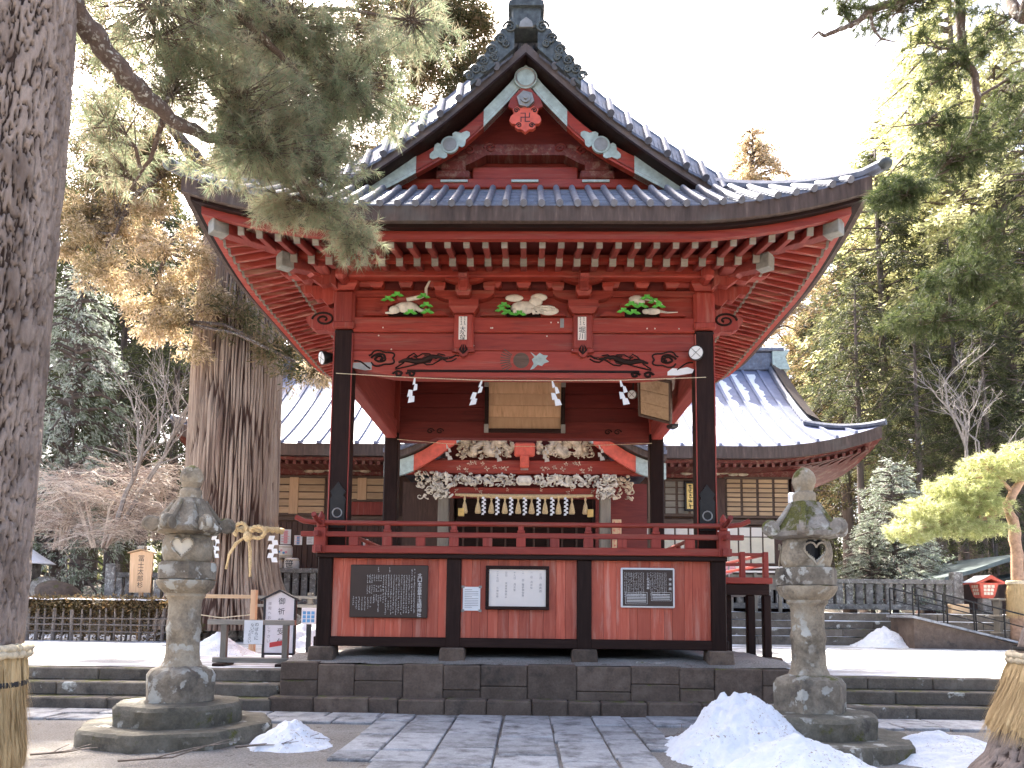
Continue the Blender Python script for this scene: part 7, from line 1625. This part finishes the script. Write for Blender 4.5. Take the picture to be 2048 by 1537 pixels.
PRO = {'d1': conifer_proto('a', MAT['conifer'], 22, .30, 3.4, 120, 1, .19, 22), 'd2': conifer_proto('b', MAT['conifer'], 22, .14, 3.9, 130, 2, .20, 22, droop=.55), 'd3': conifer_proto('c', MAT['conifer'], 22, .42, 3.6, 100, 3, .19, 22),
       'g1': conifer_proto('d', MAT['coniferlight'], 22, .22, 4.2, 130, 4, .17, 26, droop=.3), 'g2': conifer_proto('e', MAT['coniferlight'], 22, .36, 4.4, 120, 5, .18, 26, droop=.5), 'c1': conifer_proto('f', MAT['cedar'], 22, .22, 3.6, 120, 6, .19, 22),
       'p1': conifer_proto('g', MAT['paleconifer'], 6, .06, 1.7, 110, 7, .10, 24, droop=.15, dens=1.3), 'cg': conifer_proto('h', MAT['cedargold'], 22, .5, 3.0, 150, 8, .17, 26, dens=1.6)}
def tree(px, Y, top, pro, label, wide=1.0, base=1.5, group='conifers of the wood behind the shrine', name='conifer_tree'):
    p = at(px, 1200, Y); H = at(px, top, Y).z - base; h0 = 6 if pro == 'p1' else 22; s = H / h0
    e = empty(name, (p.x, Y, base), random.uniform(0, 6.28), label, 'tree', group); e.scale = (s * wide, s * wide, s)
    link('crown', PRO[pro][0], e); link('trunk', PRO[pro][1], e)
T = tree
T(105, 30, 480, 'd2', 'pale lit conifer directly right of the left pine trunk', 1.0); T(150, 40, 250, 'd1', 'dark conifer deep in the wood just right of the left pine trunk'); T(215, 36, 420, 'd3', 'dark conifer behind the bare pale tree on the left', 1.2); T(275, 44, 330, 'd2', 'tall dark conifer behind the golden cedar sprays'); T(330, 34, 520, 'd3', 'dark conifer left of the giant cedar trunk', 1.2); T(385, 48, 300, 'd1', 'dark conifer half behind the giant cedar trunk')
T(40, 42, 200, 'd2', 'dark conifer mostly hidden behind the left pine trunk'); T(-60, 36, 300, 'd1', 'conifer at the far left behind the pine trunk'); T(240, 58, 260, 'd2', 'far dark conifer seen between the left trunks', 1.3); T(170, 60, 300, 'd3', 'far conifer at the left above the brown bush', 1.3); T(450, 55, 260, 'd2', 'far conifer behind the giant cedar', 1.2)
T(1525, 56, 262, 'cg', 'lone brownish conifer top above the right eave', 1.1, 1.5); T(1640, 50, 620, 'd2', 'dark conifer right behind the hall ridge end'); T(1700, 44, 420, 'c1', 'olive conifer with a bare grey trunk right of the hall', 1.1); T(1730, 36, 560, 'd3', 'dark trunked conifer behind the hall eave tip', 1.0); T(1785, 40, 300, 'd3', 'dark conifer with a straight trunk left of the garden pine', 1.15)
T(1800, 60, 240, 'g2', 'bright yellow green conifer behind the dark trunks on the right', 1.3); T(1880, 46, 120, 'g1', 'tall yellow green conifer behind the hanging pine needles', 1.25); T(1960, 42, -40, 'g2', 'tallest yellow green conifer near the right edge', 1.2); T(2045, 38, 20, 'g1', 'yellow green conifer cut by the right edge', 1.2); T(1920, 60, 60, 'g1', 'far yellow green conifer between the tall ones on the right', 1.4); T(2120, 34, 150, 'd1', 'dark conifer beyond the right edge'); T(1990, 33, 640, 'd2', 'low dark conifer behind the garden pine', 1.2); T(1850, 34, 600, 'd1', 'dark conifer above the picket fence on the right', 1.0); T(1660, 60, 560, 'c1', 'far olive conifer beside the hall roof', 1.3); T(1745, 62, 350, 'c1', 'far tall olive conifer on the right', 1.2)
T(1600, 64, 660, 'd1', 'far dark conifer behind the hall ridge ornament', 1.3); T(1930, 36, 480, 'd3', 'dark conifer with bare trunk over the red box lantern', 1.0); T(2010, 50, 200, 'd2', 'dark green conifer among the yellow ones at the right')
T(1793, 29, 925, 'p1', 'small frosted conifer behind the right stone fence', 1.25, 1.5, 'small pale conifers', 'young_conifer'); T(1845, 31, 1050, 'p1', 'lower frosted young conifer right of the taller one', 1.2, 1.5, 'small pale conifers', 'young_conifer'); T(1745, 30, 1040, 'p1', 'lowest frosted young conifer left of the taller one', 1.4, 1.5, 'small pale conifers', 'young_conifer'); T(118, 28, 560, 'p1', 'pale conifer beside the left pine trunk', .8, 1.3, 'small pale conifers', 'young_conifer')
# far wood that reads as one mass
rng = np.random.default_rng(77); n = 26000; X = np.concatenate([rng.uniform(-75, -9, n // 2), rng.uniform(11, 85, n // 2)]); Yy = rng.uniform(66, 92, n); Zz = 2 + rng.random(n) ** 1.3 * (11 + 5 * vnoise(np.stack([X * .15, Yy * .1], 1), 3, 3))
V, F = kites(np.stack([X, Yy, Zz], 1), unit(rdir(n, rng) + np.array([0, -.2, -.5])), rng.uniform(.6, 1.3, n), rng.uniform(.3, .6, n), rng); tag(link('distant_wood', np_mesh('distant_wood', V, F, MAT['conifer'])), 'dark mass of distant woodland behind the shrine grounds', 'woodland', kind='stuff')
# ---------------------------------------------------------------- bare trees, brown shrubs, garden pine
def bare(mb, p, d, L, r_, depth, rr_, tips, spread=.6, upb=.12, n=3):
    p = Vector(p); d = Vector(d).normalized(); pts = [p]
    for k in range(3): d = (d + Vector((rr_.uniform(-.2, .2), rr_.uniform(-.2, .2), upb * rr_.uniform(-.5, 1)))).normalized(); pts.append(pts[-1] + d * L / 3)
    mb.tube(pts, [r_, r_ * .88, r_ * .76, r_ * .62], 5 if r_ > .02 else 3, False); tips.append(pts[-1])
    if depth:
        for k in range(n): q = pts[rr_.choice((1, 2, 3, 3))]; nd = (d + Vector((rr_.uniform(-1, 1), rr_.uniform(-1, 1), rr_.uniform(-.5, .9))) * spread); bare(mb, q, nd, L * rr_.uniform(.55, .85), r_ * .6, depth - 1, rr_, tips, spread, upb, n)
def bare_tree(px, py, Y, H, label, mat, seed, lean=(0, 0), depth=5, name='bare_tree'):
    c = at(px, py, Y); rr_ = random.Random(seed); mb = MB(); tips = []; bare(mb, c, (lean[0], lean[1], 1), H * .38, .08, depth, rr_, tips, .75, .1, 3); e = wempty(name, c, label, 'tree'); mb.build('branches', MAT[mat], e)
bare_tree(235, 1040, 23.6, 6.6, 'pale leafless tree with spreading twigs left of the giant cedar', 'twigpale', 5, (.15, 0)); bare_tree(250, 1040, 24, 6.4, 'second pale leafless tree leaning towards the giant cedar', 'twigpale', 8, (.5, 0))
bare_tree(1960, 1010, 27, 5.5, 'pale leafless tree in front of the dark conifers on the right', 'twigpale', 9, (-.5, 0))
def bush(px, py, Y, w_, h_, label, seed, n=420):
    c = at(px, py, Y); rr_ = random.Random(seed); mb = MB(); e = wempty('brown_shrub', c, label, 'shrub', 'dry brown shrubs on the left')
    for k in range(9):
        a = rr_.uniform(-1, 1); mb.tube([(c.x + a * .25, Y, c.z - .35), (c.x + a * w_ * .2 + rr_.uniform(-.2, .2), Y + rr_.uniform(-.4, .4), c.z + h_ * .35), (c.x + a * w_ * .38, Y + rr_.uniform(-.8, .8), c.z + h_ * rr_.uniform(.5, .85))], [.04, .03, .014], 5, False)
    bn = [(rr_.gauss(0, .42), rr_.uniform(.05, .95)) for _ in range(16)]
    for k in range(n):
        ba, bz = rr_.choice(bn); a = ba + rr_.gauss(0, .10); bz = bz * (1 - .35 * min(1, abs(ba))) + rr_.gauss(0, .05); p = Vector((c.x + a * w_ * .5, Y + rr_.uniform(-1, 1), c.z - .2 + h_ * bz)); d = Vector((-.75 * rr_.choice((1, 1, -1)) + a * .5, rr_.uniform(-.5, .3), rr_.uniform(-.1, .45))).normalized(); L = rr_.uniform(.5, 1.5); pts = [p]
        for j in range(5): d = (d + Vector((rr_.uniform(-.25, .25), rr_.uniform(-.15, .15), rr_.uniform(-.26, .1)))).normalized(); pts.append(pts[-1] + d * L / 5)
        mb.tube(pts, [.011, .010, .008, .006, .005, .003], 3, False)
        for j in (1, 2, 3, 4):
            for q in range(3): dd = (d + Vector((rr_.uniform(-.6, .6), rr_.uniform(-.5, .5), rr_.uniform(-.5, .5)))).normalized(); L2 = rr_.uniform(.12, .4); mb.tube([pts[j], pts[j] + dd * L2 * .5, pts[j] + dd * L2 + Vector((0, 0, -.05))], [.006, .005, .003], 3, False)
    mb.build('twigs', MAT['twigbrown'], e)
bush(200, 1075, 24.5, 4.6, 2.9, 'broad dry brown shrub between the pine trunk and the left lantern', 3, 380); bush(320, 1060, 25.5, 3.4, 3.0, 'dry brown shrub behind the left lantern roof', 4, 260); bush(115, 1080, 25, 2.6, 2.7, 'dry brown shrub right beside the left pine trunk', 6, 190)
# hedge on the bamboo fence
rng = np.random.default_rng(12); n = 2600; C = np.stack([rng.uniform(-15.2, -8.9, n), rng.normal(20.75, .2, n), 1.36 + rng.random(n) * .34], 1); n2 = 500; C2 = np.stack([rng.uniform(-15.2, -8.9, n2), rng.normal(20.75, .15, n2), rng.uniform(.6, 1.3, n2)], 1); C = np.concatenate([C, C2])
hd = wempty('hedge', (-12, 20.75, TZ), 'clipped brown hedge topped with snow above the bamboo fence', 'hedge'); link('foliage', leaf_mesh('foliage', C, rdir(len(C), rng), 7, .10, .04, MAT['hedge'], rng, 1.0, .07), hd); mb = MB()
for k in range(16): x = -15 + k * .4; mb.tube([(x, 20.75, .5), (x + .05, 20.75, 1.0), (x - .03, 20.75, 1.5)], [.035, .03, .02], 5)
mb.build('stems', MAT['twig'], hd)
o = sheet('hedge_snow', -15.2, -8.9, 20.5, 21.0, 120, 8, lambda P: 1.70 + .06 * vnoise(P * 3, 3, 3) - .5 * np.abs(P[:, 1] - 20.75) ** 2, MAT['snow']); o.parent = hd; o.matrix_parent_inverse = WORLD[hd.name]
# leaf fall and twigs on the gravel
# garden pine on the right
rng = np.random.default_rng(91); gp = wempty('garden_pine', (14.3, 22, TZ), 'sunlit cloud pruned garden pine with a pale trunk at the right', 'tree'); limb = MB(); anchors = []
limbpath([(2036, 1290, 22), (2036, 1190, 22), (2034, 1110, 22), (2026, 1050, 22), (2014, 1010, 22), (2030, 980, 22), (2060, 940, 22)], .19, .10, 10); limbpath([(2016, 1020, 22), (1995, 1030, 22), (1960, 1040, 21.9), (1900, 1055, 21.8), (1840, 1065, 21.7)], .07, .025); limbpath([(2025, 985, 22), (1990, 950, 22), (1930, 960, 22)], .06, .02)
limb.build('trunk', MAT['gardenbark'], gp, smooth=True); tw = MB()
blobs = [(1990, 935, 22, 75, 35, .8, 240), (1920, 975, 21.9, 80, 28, .8, 240), (1860, 1020, 21.8, 70, 26, .7, 210), (1825, 1060, 21.7, 60, 26, .6, 190), (1945, 1055, 21.7, 90, 22, .7, 200), (1960, 1010, 21.8, 70, 25, .7, 190), (2050, 920, 22, 60, 45, .8, 190), (1900, 1050, 21.7, 70, 18, .6, 130)]
Cs, Ds, Cn = blob_points(blobs, rng)
for P, c in zip(Cs, Cn):
    a = min(anchors, key=lambda q: (q - Vector(c)).length); tw.tube([a, Vector(c)], [.04, .02], 5); twigs(tw, c, P[::3], .9, rt, .012)
tw.build('twigs', MAT['gardenbark'], gp); D_ = np.concatenate(Ds); D_[:, 2] = np.abs(D_[:, 2]) + .3; link('crown', needle_mesh('crown', np.concatenate(Cs), unit(D_), 40, .17, .014, MAT['gardenneedle'], rng), gp)
straw_wrap('golden straw wrap on the garden pine trunk at the far right', 14.25, 22.0, 0, 1.55, 2.5, .25, .19, 6, 0)
# fallen twigs on the gravel
for k, (px, py, L) in enumerate(((235, 1528, .5), (60, 1515, .35), (470, 1500, .45), (1330, 1478, .3))):
    d = fwd; c = at(px, py, 1.0) - Vector((.09, 0, 1.6)); c = Vector((.09, 0, 1.6)) + c * (1.58 / -c.z); rr_ = random.Random(k); mb = MB(); tips = []; bare(mb, c + Vector((0, 0, .03)), (1, .2, .05), L, .016, 2, rr_, tips, .5, -.05, 2)
    o = mb.build('fallen_twig', MAT['twig']); tag(o, ('dry fallen twig on the gravel before the left lantern base', 'grey fallen branch beside the left straw wrap', 'fallen twig near the small snow heap', 'fallen twig left of the tall snow heap')[k], 'twig', 'fallen twigs')
